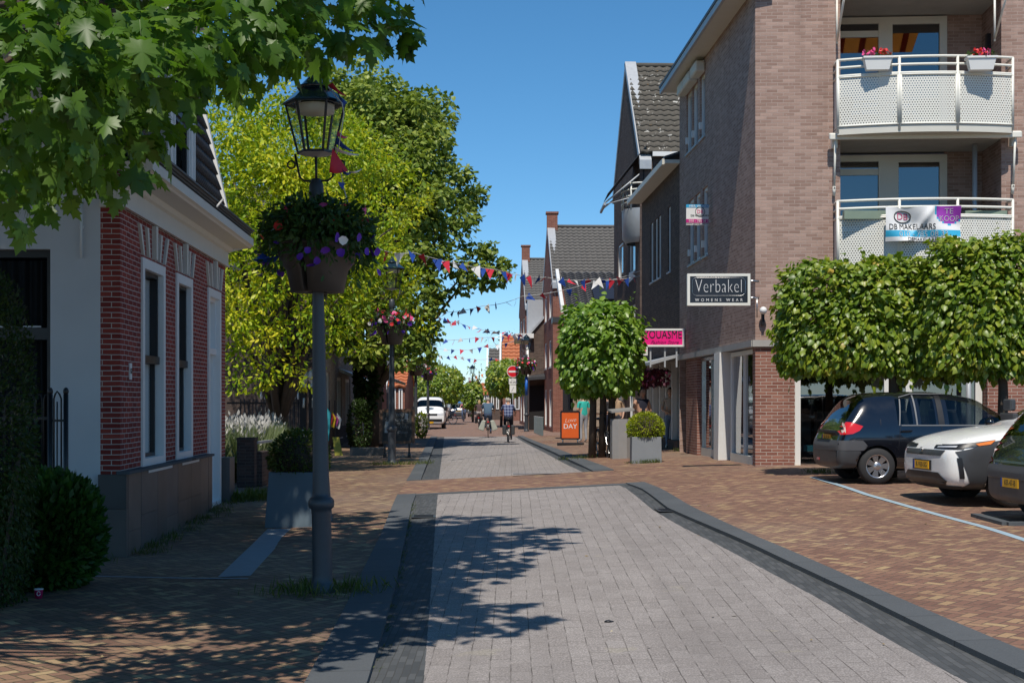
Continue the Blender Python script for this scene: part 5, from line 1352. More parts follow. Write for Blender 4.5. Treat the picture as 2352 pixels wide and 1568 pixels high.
# ================================================================ STREET FURNITURE
def lamp_mesh():
    t = thing('street_lamp', 'tall dark street lamp with hexagonal glass lantern in the left foreground', 'street lamp', (0, 0, 0), group='old fashioned street lamps')
    mb = MB()
    mb.lathe([(.0, -.1), (.14, -.1), (.145, .0), (.14, .06), (.12, .09), (.108, .13), (.104, .18), (.100, .80), (.104, .82), (.105, .85), (.128, .87), (.136, .90), (.134, .94), (.115, .97), (.092, .98), (.088, 1.02), (.060, 3.1), (.055, 3.9), (.058, 3.92), (.062, 3.98), (.055, 4.0), (.075, 4.02), (.078, 4.12), (.072, 4.20), (.045, 4.26), (.0, 4.27)], n=20)
    mb.build('pole', M_pole, t)
    mb = MB(); mb.tube([(0, 0, 4.2), (0, 0, 4.54)], .014, 6)
    for sx in (-1, 1):
        mb.tube([(0, 0, 4.24), (sx * .12, 0, 4.24), (sx * .17, 0, 4.28), (sx * .215, 0, 4.52)], .012, 6)
        mb.tube([(sx * .215, 0, 4.50), (sx * .205, 0, 4.43)] + [(sx * (.255 + .04 * math.cos(a)), 0, 4.41 + .04 * math.sin(a)) for a in [math.pi - i * .7 for i in range(10)]], .01, 5)
    mb.build('bracket', M_black, t)
    # lantern frame, hexagonal, vertices left and right
    z0, z1, r0, r1 = 4.53, 5.03, .185, .305
    h = [(math.cos(R(60 * i)), math.sin(R(60 * i))) for i in range(6)]
    mb = MB()
    for c, s in h: mb.bar((c * r0, s * r0, z0), (c * r1, s * r1, z1), .020, .020)
    for r, z in ((r0, z0), (r1, z1)):
        for i in range(6): mb.bar((h[i][0] * r, h[i][1] * r, z), (h[(i + 1) % 6][0] * r, h[(i + 1) % 6][1] * r, z), .024, .024)
    fo = mb.build('lantern_frame', M_black, t)
    mb = MB()
    for i in range(6):
        a, b = h[i], h[(i + 1) % 6]; mb.face([(a[0] * r0, a[1] * r0, z0), (b[0] * r0, b[1] * r0, z0), (b[0] * r1, b[1] * r1, z1), (a[0] * r1, a[1] * r1, z1)])
    mb.build('pane', M_lantern, fo)
    mb = MB(); mb.lathe([(.03, z0 - .045), (.19, z0 - .012)], n=6, smooth=False); mb.build('lantern_floor', M_zinc, t)
    mb = MB(); mb.lathe([(.332, z1 + .0), (.332, z1 + .02), (.175, z1 + .15), (.175, z1 + .155)], n=6, smooth=False); mb.lathe([(.175, z1 + .155), (.19, z1 + .165), (.185, z1 + .18), (.15, z1 + .19), (.09, z1 + .255), (.06, z1 + .28), (.05, z1 + .295), (.03, z1 + .31), (.022, z1 + .34), (0, z1 + .36)], n=16)
    mb.build('lantern_roof', M_hoodp, t)
    mb = MB(); mb.lathe([(.20, z1 - .01), (.20, z1 - .09), (.0, z1 - .10)], n=12); mb.build('lamp_gear', M_cream, t)
    return t
M_hoodp = plain('lantern_hood_paint', (.010, .022, .030), .2, var=.2, coat=.6)
LAMP = lamp_mesh(); L0 = G(741, 1358); LAMP.location = L0; LS = (1358 - 162) * L0.y / FD / 5.38; LAMP.scale = (LS, LS, LS); LAMP.rotation_euler = (0, R(-.88), 0)
def basket(loc, zrim, label, seed, sc=1.0, rot=0.0, group='flower baskets on the lamp posts', near=False, light=1):
    t = thing('flower_basket', label, 'flower basket', loc, rot, group)
    rr = np.random.default_rng(seed)
    for k, (a0, a1) in enumerate(((R(-178), R(-118)), (R(-108), R(-2)), (R(2), R(88)), (R(92), R(178)))):
        mb = MB(); pf = [(.10, zrim - .46), (.255, zrim - .46), (.30, zrim - .25), (.36, zrim - .18), (.40, zrim), (.415, zrim + .01), (.40, zrim - .02), (.09, zrim - .03), (.10, zrim - .46)]
        mb.lathe([(r * sc, z) for r, z in pf], n=8, a0=a0, a1=a1)
        for a in (a0, a1): mb.face([(r * sc * math.cos(a), r * sc * math.sin(a), z) for r, z in pf[:-1]])
        mb.build('pot', M_pot, t)
    n = 5200 if near else 1100
    d = rdir(n); p = d * (np.array([.53, .53, .29]) if near else np.array([.52, .52, .27])) * (.45 + .6 * rng.random((n, 1))) * sc; p[:, 2] += zrim + .17
    tr = rng.random(n) < .22; p[tr, 2] -= .25 * rng.random(tr.sum()) ; rr_ = np.hypot(p[tr, 0], p[tr, 1]); p[tr, :2] *= (.5 * sc / np.maximum(rr_, .05))[:, None] * (.85 + .25 * rng.random((tr.sum(), 1)))
    tip, nor = leaf_orient(d, .5, .8, .5); leaves('foliage', p, tip, nor, (.075 if near else .10) * (.6 + .7 * rng.random(n)), 'oval', M_bask, t)
    for mt, nn, lo, hi in (((M_petr, 7, .0, .42), (M_petp, 6, .1, .46), (M_petv, 30, -.30, .10), (M_petw, 7, -.1, .3)) if near else ((M_petr, 20, .0, .42), (M_petp, 16, .1, .46), (M_petv, 14, -.22, .2), (M_petw, 16, -.1, .3))):
        d = rdir(nn); d[:, 1] = np.where(rng.random(nn) < .75, -np.abs(d[:, 1]), d[:, 1]); p = d * np.array([.60, .60, .1]) * sc; p[:, 2] = zrim + lo + (hi - lo) * rng.random(nn)
        p[:, :2] *= (1 - .35 * np.clip((p[:, 2] - zrim - .1) / .35, 0, 1))[:, None]
        leaves('blossom', p, rdir(nn), d, (.075 if near else .10) * (.8 + .5 * rng.random(nn)), 'petal', mt, t)
    return t
M_bask = leafmat('basket_leaf', leafs((0, (.02, .05, .012)), (.6, (.05, .10, .025)), (1, (.10, .15, .045))), trans=.3, clump=4)
basket(L0 + Vector((-.05, 0, 0)), 3.58 * LS, 'large brown hanging pots with petunias around the foreground lamp post', 1, 1.0, R(5), near=True)
grass('weeds', None, [(L0.x + .05, L0.y - .05, .5), (L0.x + .25, L0.y, .35), (L0.x - .25, L0.y + .1, .35)], 160, .11)
tag(bpy.data.objects['weeds'], 'green weeds growing around the foot of the foreground lamp post', 'weeds', kind='stuff')
lamps = [((900, 1066), 'street lamp standing in front of the chalkboard on the left', 'basket of red and pink flowers on the lamp in front of the chalkboard', 3.55),
         ((843 / 3.92 * .9408 + 752.6, 1000), 'second left street lamp, half hidden under the linden leaves', 'dark shaded basket under the linden leaves on the left', 3.3),
         ((983, 986), 'slim street lamp in front of the white van', 'flower basket above the white van', 3.4),
         ((1209, 990), 'street lamp on the right with a blue banner, beside the no entry sign', 'flower basket on the lamp next to the no entry sign', 3.6),
         ((1085, 962), 'far street lamp before the small clipped lime on the right', 'far basket in front of the small clipped lime', 3.4)]
for (u, v), la, lb, zr in lamps:
    g = G(u, v, 0); l = dup(LAMP, g, R(random.uniform(-8, 8)), la, scale=1.0); l.rotation_euler = (0, 0, R(random.uniform(-8, 8))); basket(g, zr, lb, int(u), 1.0)
g = G(1209, 990); mb = MB(); mb.tube([(0, 0, 2.0), (0, 0, 3.0)], .085, 10); o = mb.build('lamp_banner', plain('blue_tape', (.01, .12, .5), .5)); o.location = g; tag(o, 'blue and white wrap around the right street lamp', 'banner')

def leafball(name, c, r, n, sz, mat, parent, squash=(1, 1, 1), flat=-.45):
    d = rdir(n); d = d[d[:, 2] > flat]; n = len(d)
    p = d * (r * (.86 + .16 * rng.random((n, 1)))) * np.array(squash) + np.array(c)
    tip = d + rdir(n) * .7; nor = d + rdir(n) * .7
    return leaves(name, p, tip, nor, sz * (.6 + .7 * rng.random(n)), 'oval', mat, parent)
def planter(loc, w0, w1, h, mat, ball, lmat, label, rz=0.0, sq=(1, 1, 1)):
    t = thing('planter', label, 'planter', loc, rz)
    mb = MB(); tk = .03
    def ring(w_, z): return [(-w_ / 2, -w_ / 2, z), (w_ / 2, -w_ / 2, z), (w_ / 2, w_ / 2, z), (-w_ / 2, w_ / 2, z)]
    a, b, c = ring(w0, -.03), ring(w1, h), ring(w1 - 2 * tk, h)
    d = ring(w1 - 2 * tk, h - .05)
    for p, q in ((a, b), (b, c), (c, d)):
        for i in range(4): mb.face([p[i], p[(i + 1) % 4], q[(i + 1) % 4], q[i]])
    mb.build('tub', mat, t, bevel=.006)
    mb = MB(); mb.face(d); mb.build('soil', M_soil, t)
    mb = MB(); mb.ell((0, 0, h + ball * .42), (ball * .8 * sq[0], ball * .8, ball * .8 * sq[2]), n=14, k=10); mb.build('bush_core', M_soil, t)
    leafball('bush', (0, 0, h + ball * .42), ball, 4200, .05, lmat, t, sq)
    return t
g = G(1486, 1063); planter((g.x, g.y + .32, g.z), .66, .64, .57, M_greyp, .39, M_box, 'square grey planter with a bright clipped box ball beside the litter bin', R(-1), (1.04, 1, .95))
gp = G(1486, 1063)
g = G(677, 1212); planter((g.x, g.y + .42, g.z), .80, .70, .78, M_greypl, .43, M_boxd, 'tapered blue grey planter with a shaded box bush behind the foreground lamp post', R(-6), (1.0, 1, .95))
# litter bin
g = G(1428, 1053); t = thing('litter_bin', 'tall grey steel litter bin with a tilted lid beside the box ball planter', 'litter bin', (g.x, g.y + .25, g.z), R(8))
mb = MB(); oc = [(.24, -.12), (.24, .12), (.12, .22), (-.12, .22), (-.24, .12), (-.24, -.12), (-.10, -.22), (.10, -.22)]
mb.prism([(x, y, -.03) for x, y in oc], (0, 0, .98)); mb.build('bin_body', M_bin, t, bevel=.006)
mb = MB()
for x, y in ((-.2, -.1), (.2, -.1), (.2, .1), (-.2, .1)): mb.bb((x - .012, y - .012, .95), (x + .012, y + .012, 1.14))
mb.build('lid_post', M_black, t)
mb = MB(); mb.prism([(-.28, -.24, 1.10), (.28, -.24, 1.15), (.28, .24, 1.19), (-.28, .24, 1.14)], (0, 0, .045)); mb.build('bin_lid', M_bin, t)
mb = MB(); mb.bb((-.17, -.15, .951), (.17, .15, .955)); mb.build('bin_mouth', M_dark, t)
# A-board with orange poster
g = G(1310, 1022); t = thing('pavement_sign', 'orange pavement poster sign reading DAY in a black frame', 'sign', (g.x, g.y, g.z), R(-6))
mb = MB(); hw, h0, h1 = .31, .22, 1.14
for a, b in (((-hw, h0), (-hw, h1)), ((hw, h0), (hw, h1)), ((-hw, h0), (hw, h0)), ((-hw, h1), (hw, h1))): mb.bar((a[0], -.06, a[1]), (b[0], -.06, b[1]), .05, .05, up=(0, 1, 0))
mb.build('sign_frame', M_black, t)
mb = MB(); mb.bb((-hw, -.072, h0), (hw, -.05, h1)); mb.build('poster', M_orange, t)
Mx = plane_mat((0, -.078, .63), (1, 0, 0)); text('DAY', .23, M_fwhite, t, Mx, 'lettering', sx=1.0); text('Love', .20, plain('pale_pink', (.75, .45, .35), .6), t, plane_mat((0, -.078, .84), (1, .0, .1)), 'lettering', shear=.35)
mb = MB(); mb.prism([(-.42, -.3, -.02), (.42, -.3, -.02), (.46, .1, -.02), (.3, .3, -.02), (-.3, .3, -.02), (-.46, .1, -.02)], (0, 0, .10)); mb.build('sign_foot', M_black, t)
mb = MB()
for x in (-.25, .25): mb.tube([(x, -.05, .05), (x, -.05, .22)], .025, 6)
mb.build('sign_spring', M_metal, t)
# chalkboard
g = G(912, 1050); t = thing('chalkboard', 'big framed blackboard with chalk writing on the left pavement behind a lamp post', 'blackboard', (g.x, g.y, g.z), R(4))
k = g.y / FD; hw = 37 * k; z0, z1 = (1050 - 1018) * k, (1050 - 940) * k
mb = MB()
for a, b in (((-hw, z0), (-hw, z1)), ((hw, z0), (hw, z1)), ((-hw + .06, z0 + .03), (hw - .06, z0 + .03)), ((-hw + .06, z1 - .03), (hw - .06, z1 - .03))): mb.bar((a[0], .02, a[1]), (b[0], .02, b[1]), .09, .05, up=(0, 1, 0))
mb.build('board_frame', M_wood, t)
mb = MB(); mb.bb((-hw + .04, .0, z0 + .03), (hw - .04, .035, z1 - .03)); mb.build('board', M_chalk, t)
H_ = z1 - z0
for s, x, f, sz, sh in (('Neeltje', .05, .86, .17, .3), ('Summerwear', .0, .70, .155, 0), ('by Twin', -.05, .59, .12, 0), ('Common Check', .0, .49, .125, 0), ('& ...', -.2, .41, .11, 0), ('So. Bloom', .08, .33, .14, 0)):
    text(s, sz * 1.0, M_chalkw, t, plane_mat((x, -.006, z0 + H_ * f), (1, 0, 0)), 'lettering', sx=.82, shear=sh, thin=.003)
mb = MB()
for x, f in ((-hw + .16, .56), (-hw + .15, .40), (hw - .2, .80)): mb.prism([(x - .05, -.004, z0 + H_ * f - .08), (x + .04, -.004, z0 + H_ * f - .09), (x + .06, -.004, z0 + H_ * f + .08), (x - .03, -.004, z0 + H_ * f + .09)], (0, -.004, 0))
mb.build('chalk_drawing', M_chalkw, t)
mb = MB()
for x in (-hw * .75, hw * .75): mb.bar((x, 0, .05), (x, 0, z0), .05, .05); mb.bar((x, -.45, .05), (x, .45, .05), .09, .1)
mb.build('board_stand', M_black, t)
grass('weeds', None, [(G(912, 1068).x + q * .25 - .5, G(912, 1068).y, .25) for q in range(6)], 70, .10)
tag(bpy.data.objects['weeds.001'], 'strip of grass around the lamp foot below the chalkboard', 'weeds', kind='stuff')

# ---------------------------------------------------------------- signs on the right buildings
def hung_sign(name, label, u0, u1, v0, v1, y, mat, frame, thick=.14):
    a, b = P(u0, v0, y), P(u1, v1, y); c = (a + b) / 2; t = thing(name, label, 'shop sign', c, R(-1.0)); w_, h_ = (b.x - a.x) / 2, (a.z - b.z) / 2
    mb = MB(); mb.bb((-w_ + .02, -thick / 2 + .01, -h_ + .02), (w_ - .02, thick / 2 - .01, h_ - .02)); mb.build('sign_panel', mat, t)
    mb = MB()
    for q in (((-w_, h_ - .025), (w_, h_ + .025)), ((-w_, -h_ - .025), (w_, -h_ + .025))): mb.bb((q[0][0] - .025, -thick / 2, q[0][1]), (q[1][0] + .025, thick / 2, q[1][1]))
    for x in (-w_, w_): mb.bb((x - .025, -thick / 2, -h_ + .0255), (x + .025, thick / 2, h_ - .0255))
    mb.build('sign_frame', frame, t)
    return t, w_, h_, -thick / 2 + .004
t, w_, h_, yf = hung_sign('shop_sign', 'black projecting shop sign reading Verbakel womens wear in white', 1581, 1719, 632, 699, 26.6 + .3, M_signblack, M_creamv)
text('Verbakel', .37, M_fwhite, t, plane_mat((0, yf, .055), (1, 0, 0)), 'lettering', sx=.64, space=1.06, thin=.009)
text('WOMENS WEAR', .075, M_fwhite, t, plane_mat((0, yf, -h_ * .72), (1, 0, 0)), 'lettering', space=1.9)
mb = MB(); rx, rz = w_ * .88, h_ * .62; pts = []
for cx_, cz_, a0 in ((rx - .08, rz - .08, 0), (-rx + .08, rz - .08, 90), (-rx + .08, -rz + .08, 180), (rx - .08, -rz + .08, 270)):
    pts += [(cx_ + .08 * math.cos(R(a0 + q * 30)), yf, cz_ + .08 * math.sin(R(a0 + q * 30)) + .055) for q in range(4)]
mb.tube(pts + [pts[0]], .007, 4); mb.build('sign_border', M_metal, t)
mb = MB()
for z in (h_ * .6, -h_ * .55): mb.tube([(w_, 0, z), (w_ + .20, .05, z)], .025, 8)
mb.tube([(w_ + .16, .0, -h_ * .55), (w_ + .16, 0, -h_ - .25)], .012, 6); mb.build('sign_bracket', M_metal, t)
t, w_, h_, yf = hung_sign('shop_sign', 'bright pink shop sign reading YOUASME with a white frame above the shop porch', 1464, 1569, 757, 794, 36.6, M_magenta, M_white)
text('YOUASME', .30, M_signblack, t, plane_mat((.06, yf, .075), (1, 0, 0)), 'lettering', sx=.72)
text('Fashion Store', .13, plain('dark_pink', (.35, .0, .12), .5), t, plane_mat((.1, yf, -.12), (1, 0, 0)), 'lettering', shear=.4)
mb = MB()
for x in (-.25, .12, .42): mb.bb((x - .02, .0, -h_ - .55), (x + .02, .04, -h_ - .03))
mb.build('sign_post', M_zinc, t)
t, w_, h_, yf = hung_sign('shop_sign', 'small pink sign panel half hidden by the clipped limes under the pink shop sign', 1440, 1485, 799, 814, 37.6, M_magenta, M_white)
# estate agent board on the street facade
a, b = P(1576, 470, 32.7), P(1628, 517, 32.7); t = thing('estate_board', 'white estate agent board with blue top and pink phone band on the brick wall', 'sign', (a + b) / 2, R(4)); w_, h_ = (b.x - a.x) / 2, (a.z - b.z) / 2
mb = MB(); mb.bb((-w_, 0, -h_), (w_, .03, h_)); mb.build('board', M_white, t)
mb = MB(); mb.bb((-w_ - .002, -.004, h_ * .70), (w_ + .002, .034, h_ + .002)); mb.build('blue_band', plain('cyan_band', (.03, .35, .62), .5), t)
mb = MB(); mb.bb((-w_ - .002, -.004, -h_ * .78), (w_ + .002, .034, -h_ * .42)); mb.build('pink_band', plain('pink_band', (.5, .02, .20), .5), t)
text('HIER WONEN?', .075, M_fwhite, t, plane_mat((.05, -.006, h_ * .84), (1, 0, 0))); text('010 - 785 08 33', .078, M_fwhite, t, plane_mat((.05, -.006, -h_ * .6), (1, 0, 0)))
text('DB', .12, M_petp, t, plane_mat((.06, -.004, h_ * .3), (1, 0, 0))); text('DB MAKELAARS', .06, M_blacktxt, t, plane_mat((.05, -.004, -h_ * .08), (1, 0, 0))); text('WWW.DBMAKELAARS.NL', .045, M_blacktxt, t, plane_mat((0, -.004, -h_ * .89), (1, 0, 0)))
mb = MB(); mb.tube([(.06 + .11 * math.cos(q * .4), -.005, h_ * .3 + .11 * math.sin(q * .4)) for q in range(17)], .006, 4); mb.build('logo_ring', M_blacktxt, t)
# TE KOOP banner on the lower balcony
def banner():
    y = 27.0; c = P(2120, 514, y); t = thing('sale_banner', 'creased white banner reading TE KOOP tied to the lower balcony rail', 'banner', c, R(-4)); k = y / FD
    def pt(x, z, o=0.0):     # x,z in -1..1
        wv = .05 * math.sin(x * 5 + z * 2) * (1 - .3 * z) + .05 * math.exp(-((x + .05 - z * .35) / .10) ** 2)
        sag = -.05 * math.exp(-((x + .45) / .25) ** 2) * (z > 0) * z
        return Vector((x * 85 * k, -wv - .03 * abs(z) - o, z * 40 * k + sag - x * -.0))
    n, m_ = 40, 16
    mb = MB(); 
    for i in range(n):
        for j in range(m_):
            x0, x1, z0, z1 = -1 + 2 * i / n, -1 + 2 * (i + 1) / n, -1 + 2 * j / m_, -1 + 2 * (j + 1) / m_
            zc = (z0 + z1) / 2; xc = (x0 + x1) / 2
            mt = 1 if -.80 < zc < -.42 else 0
            rr_ = math.hypot((xc - .70) * 85, (zc - .78) * 40)
            if rr_ < 31: mt = 2
            elif rr_ < 34: mt = 1
            mb.face([pt(x0, z0), pt(x1, z0), pt(x1, z1), pt(x0, z1)], mt, True)
    mb.build('banner_cloth', [M_fwhite, plain('banner_cyan', (.03, .36, .58), .5), plain('banner_purple', (.32, .04, .40), .5)], t)
    def lay(s, sz, mat, x, z, sx=1.0):
        o = text(s, sz, mat, t, plane_mat((0, 0, 0), (1, 0, 0)), sx=sx)
        for v in o.data.vertices:
            xx, zz = x + v.co.x / (85 * k), z + v.co.z / (40 * k); v.co = pt(max(-1.2, min(1.2, xx)), zz, .008 - v.co.y * 0)
        return o
    lay('TE', .15, M_fwhite, .69, .70); lay('KOOP', .15, M_fwhite, .69, .28, .9)
    lay('DB MAKELAARS', .155, M_blacktxt, -.30, -.18, .8); lay('010 - 785 08 33', .15, M_fwhite, -.0, -.60, .95); lay('DBMAKELAARS.NL', .10, M_blacktxt, .1, -.91, .9); lay('DB', .2, M_petp, -.55, .45, .8)
    mb = MB(); mb.tube([pt(-.55 + .22 * math.cos(q * .35), .45 + .38 * math.sin(q * .35), .012) for q in range(19)], .009, 4); mb.build('logo_ring', M_blacktxt, t)
banner()
# flower boxes on the upper balcony rail
for u, lb in ((2015, 'white flower box with pink and red flowers, left one on the upper balcony rail'), (2253, 'white flower box with magenta flowers, right one on the upper balcony rail')):
    c = P(u, 148, 27.15 if u < 2100 else 26.95); t = thing('flower_box', lb, 'flower box', c, R(-4), 'flower boxes on the upper balcony'); t.scale = (.78, .8, .9)
    mb = MB(); vs = [(-.27, -.10, -.13), (.27, -.10, -.13), (.27, .10, -.13), (-.27, .10, -.13), (-.34, -.14, .13), (.34, -.14, .13), (.34, .14, .13), (-.34, .14, .13)]
    mb.raw(vs, [(0, 3, 2, 1), (0, 1, 5, 4), (1, 2, 6, 5), (2, 3, 7, 6), (3, 0, 4, 7), (4, 5, 6, 7)]); mb.bb((-.36, -.16, .11), (.36, .16, .15)); mb.build('box', M_white, t)
    p = rng.uniform(-1, 1, (160, 3)) * [.33, .13, .07] + [0, 0, .18]; leaves('foliage', p, rdir(160), rdir(160), .06 + .03 * rng.random(160), 'oval', M_bask, t)
    for mt, x0 in ((M_petp, -.2), (M_petr, .18)):
        p = rng.uniform(-1, 1, (22, 3)) * [.15, .12, .06] + [x0 if u < 2100 else -x0 * .3, -.02, .24]; leaves('blossom', p, rdir(22), rdir(22), np.full(22, .085), 'petal', mt, t)
# small planters hung inside the lower balcony
for u, lb in ((1985, 'small empty green trough hanging inside the lower balcony rail, left of the banner'), (2262, 'small empty green trough hanging inside the lower balcony rail, right of the banner')):
    c = P(u, 492, 27.3); o = MB(); o.prism([(-.4, -.08, -.1), (.4, -.08, -.1), (.4, .08, -.1), (-.4, .08, -.1)], (0, 0, .16)); b = o.build('hanging_trough', plain('grey_green_plastic', (.2, .26, .2), .6)); b.location = c; tag(b, lb, 'trough')
# ---------------------------------------------------------------- traffic sign
g = G(1178, 984); t = thing('no_entry_sign', 'round red no entry sign with two small white plates on a steel post', 'traffic sign', g); k = g.y / FD
zc = (g.z * 0) + (984 - 853) * k; rS = 12.5 * k
mb = MB(); mb.tube([(0, 0, 0), (0, 0, zc + .3)], .035, 8); mb.build('sign_pole', M_zinc, t)
def disc(r, y0, y1, mat, nm): b = MB(); b.prism([(r * math.cos(q * math.pi / 14), y0, zc + r * math.sin(q * math.pi / 14)) for q in range(28)], (0, y1 - y0, 0)); return b.build(nm, mat, t)
disc(rS * 1.1, -.06, -.04, M_white, 'sign_rim'); disc(rS, -.066, -.062, plain('sign_red', (.62, .01, .02), .4), 'sign_disc')
mb = MB(); mb.bb((-rS * .78, -.072, zc - rS * .17), (rS * .78, -.068, zc + rS * .17)); mb.build('sign_bar', M_white, t)
mb = MB(); mb.bb((-.25, -.06, zc - rS * 1.1 - .42), (.25, -.045, zc - rS * 1.1 - .06)); p1 = mb.build('plate', M_white, t)
mb = MB(); mb.bb((-.2, -.06, zc - rS * 1.1 - .95), (.2, -.045, zc - rS * 1.1 - .46)); p2 = mb.build('plate', M_white, t)
text('m.u.v.', .1, M_blacktxt, p1, plane_mat((0, -.064, zc - rS * 1.1 - .15), (1, 0, 0)), depth=.002)
mb = MB()
for x in (-.12, .10):
    for dx in (-.05, .05): mb.tube([(x + dx + .035 * math.cos(q * .8), -.064, zc - rS * 1.1 - .30 + .035 * math.sin(q * .8)) for q in range(9)], .008, 4)
    mb.bar((x - .05, -.064, zc - rS * 1.1 - .30), (x + .05, -.064, zc - rS * 1.1 - .24), .01, .01)
mb.build('cycle_symbol', M_blacktxt, p1)
mb = MB(); mb.bar((-.08, -.064, zc - rS * 1.1 - .85), (.06, -.064, zc - rS * 1.1 - .58), .03, .01); mb.build('arrow', M_blacktxt, p2)
# bollard rail, posts
bol = None
for q in range(5):
    gx_ = G(1229 + q * 4, 994 + q * 1.6)
    if bol is None:
        t = thing('bollard', 'grey flat topped bollard in the short row right of the cyclists', 'bollard', gx_, group='grey bollards right of the cyclists'); mb = MB(); mb.bb((-.06, -.06, 0), (.06, .06, .85)); mb.build('post', plain('bollard_grey', (.12, .15, .16), .5), t, bevel=.01); mb = MB(); mb.bb((-.065, -.065, .85), (.065, .065, .87)); mb.build('cap', M_zinc, t); bol = t
    else: dup(bol, gx_)
bolw = None
for q in range(6):
    gx_ = G(1268 + q * 4.0, 976 + q * .8)
    if bolw is None:
        t = thing('wooden_post', 'low wooden post in the row before the black opening', 'post', gx_, group='low wooden posts'); mb = MB(); mb.lathe([(.07, 0), (.07, .9), (.05, .95), (0, .96)], n=10); mb.build('shaft', plain('post_wood', (.2, .13, .07), .8), t); mb = MB(); mb.lathe([(.074, .7), (.074, .8)], n=10); mb.build('band', M_black, t); bolw = t
    else: dup(bolw, gx_)
# shop rack and crates by the shops
g = G(1332, 988); t = thing('shop_rack', 'white metal shop rack with stacked goods on the right pavement', 'rack', (g.x - .3, g.y, g.z)); mb = MB()
for x in (-.6, .3):
    for y in (0, .5): mb.bb((x - .03, y - .03, 0), (x + .03, y + .03, 1.35))
for z in (.15, .75, 1.3): mb.bb((-.6, -.03, z), (.3, .53, z + .04))
mb.build('frame', M_white, t); mb = MB()
for x, z, s in ((-.4, .2, .3), (0, .2, .35), (-.3, .8, .3), (.1, .8, .25)): mb.box((x, .25, z + s / 2), (s, .3, s), 0)
mb.build('goods', plain('assorted_goods', (.35, .22, .08), .8, var=.5, nscale=3), t)
g = G(1356, 1000); t = thing('display_table', 'table with white boxes and a green plant behind the orange sign', 'table', (g.x, g.y + 1, g.z)); mb = MB(); mb.bb((-.6, 0, .72), (.5, .6, .78))
for x in (-.55, .45): mb.bb((x - .03, .05, 0), (x + .03, .11, .72))
mb.build('table_top', M_wood, t)
mb = MB(); mb.bb((-.5, .1, .785), (-.1, .5, 1.0)); o = mb.build('carton', M_white); o.location = t.location; tag(o, 'white carton on the table behind the orange sign', 'carton')

# ---------------------------------------------------------------- left front: fence, hedge, cup
t = thing('iron_fence', 'black iron garden fence with hooped bars in front of the white wall', 'fence', (0, 0, 0)); yF = 15.6
xa, xb = (52 - CX) / FD * yF, (118 - CX) / FD * yF; gz0 = gz(-5.2, yF); zt_ = CAM_Z - (905 - HZ) / FD * yF
t.location = (xa, yF, gz0); W_ = xb - xa; h_ = zt_ - gz0
mb = MB()
for z in (.25, h_ - .28): mb = MB(); mb.bb((-1.2, -.012, z), (W_, .012, z + .03)); mb.build('rail', M_black, t)
for q in range(8):
    x = W_ - .085 * q * 1.0 - .05; mb = MB(); mb.tube([(x - .035, 0, 0), (x - .035, 0, h_ - .06), (x - .02, 0, h_ - .015), (x, 0, h_), (x + .02, 0, h_ - .015), (x + .035, 0, h_ - .06), (x + .035, 0, 0)], .008, 5); mb.build('hoop_bar', M_black, t)
t2 = thing('iron_gate', 'black iron gate post and hooped gate leaf beside the white wall corner', 'gate', (xb, yF - .1, gz0)); w2 = (158 - 118) / FD * yF
mb = MB()
for x in (.02, w2): mb.tube([(x, 0, 0), (x, 0, h_ + .0)], .028, 8); mb.ell((x, 0, h_ + .03), (.032, .032, .045), n=10, k=6)
mb.build('gate_post', M_black, t2)
mb = MB(); mb.tube([(.06, 0, .1), (.06, 0, h_ - .05), (.075, 0, h_), (w2 / 2, 0, h_ + .03), (w2 - .07, 0, h_), (w2 - .05, 0, h_ - .05), (w2 - .05, 0, .1)], .010, 6); mb.tube([(w2 / 2, 0, .1), (w2 / 2, 0, h_ - .08)], .008, 6)
for z in (.3, h_ - .3): mb.bb((.02, -.008, z), (w2, .008, z + .025))
mb.build('gate_leaf', M_black, t2)
def bush(name, label, c, size, n, lsz, mat, kind='oval', cat='shrub', rnd=2.4, droop=.1):
    t = thing(name, label, cat, (c[0], c[1], gz(c[0], c[1]))); z0 = t.location.z
    d = rdir(n); e = (np.abs(d) ** rnd).sum(1) ** (-1 / rnd)
    p = d * (e * (.8 + .28 * rng.random(n)))[:, None] * np.array(size) / 2 + np.array((0, 0, c[2] - z0)); p = p[p[:, 2] > -.05]; d = d[:len(p)]; d = p - np.array((0, 0, c[2] - z0)); d /= np.linalg.norm(d, axis=1, keepdims=True); n = len(p)
    tip, nor = leaf_orient(d, droop, .6, .4); leaves('foliage', p, tip, nor, lsz * (.6 + .7 * rng.random(n)), kind, mat, t)
    mb = MB()
    for q in range(4): mb.tube([(.1 * q - .15, 0, 0), (.25 * q - .4, 0, (c[2] - z0))], .02, 5)
    mb.build('stem', M_bark, t); return t
c = P(105, 1225, 14.4); bush('hedge', 'shaggy dark green shrub at the foot of the white wall on the left', (c.x, 14.4, c.z), (1.0, 1.1, 1.1), 11000, .10, M_hedge, 'diamond', droop=-.6)
c = P(-5, 1040, 13.2); bush('hedge', 'tall dark clipped conifer hedge at the left edge', (c.x - .15, 13.2, c.z), (.78, 1.3, 3.2), 17000, .05, M_ivy, 'diamond', rnd=3, droop=.2)
g = G(89, 1373); t = thing('paper_cup', 'crushed pink paper cup with a white rim lying on the pavement at the left', 'cup', g + Vector((0, 0, .0))); mb = MB(); mb.lathe([(.0, 0), (.032, 0), (.043, .085)], n=16); mb.build('cup_wall', plain('cup_pink', (.45, .01, .10), .5), t); mb = MB(); mb.lathe([(.043, .083), (.047, .088), (.043, .094), (.036, .085)], n=16); mb.build('cup_rim', M_white, t)
mb = MB(); mb.tube([(.012 + .016 * math.cos(q * .45), -.041, .05 + .02 * math.sin(q * .45)) for q in range(1, 15)], .004, 4); mb.build('cup_mark', M_fwhite, t)
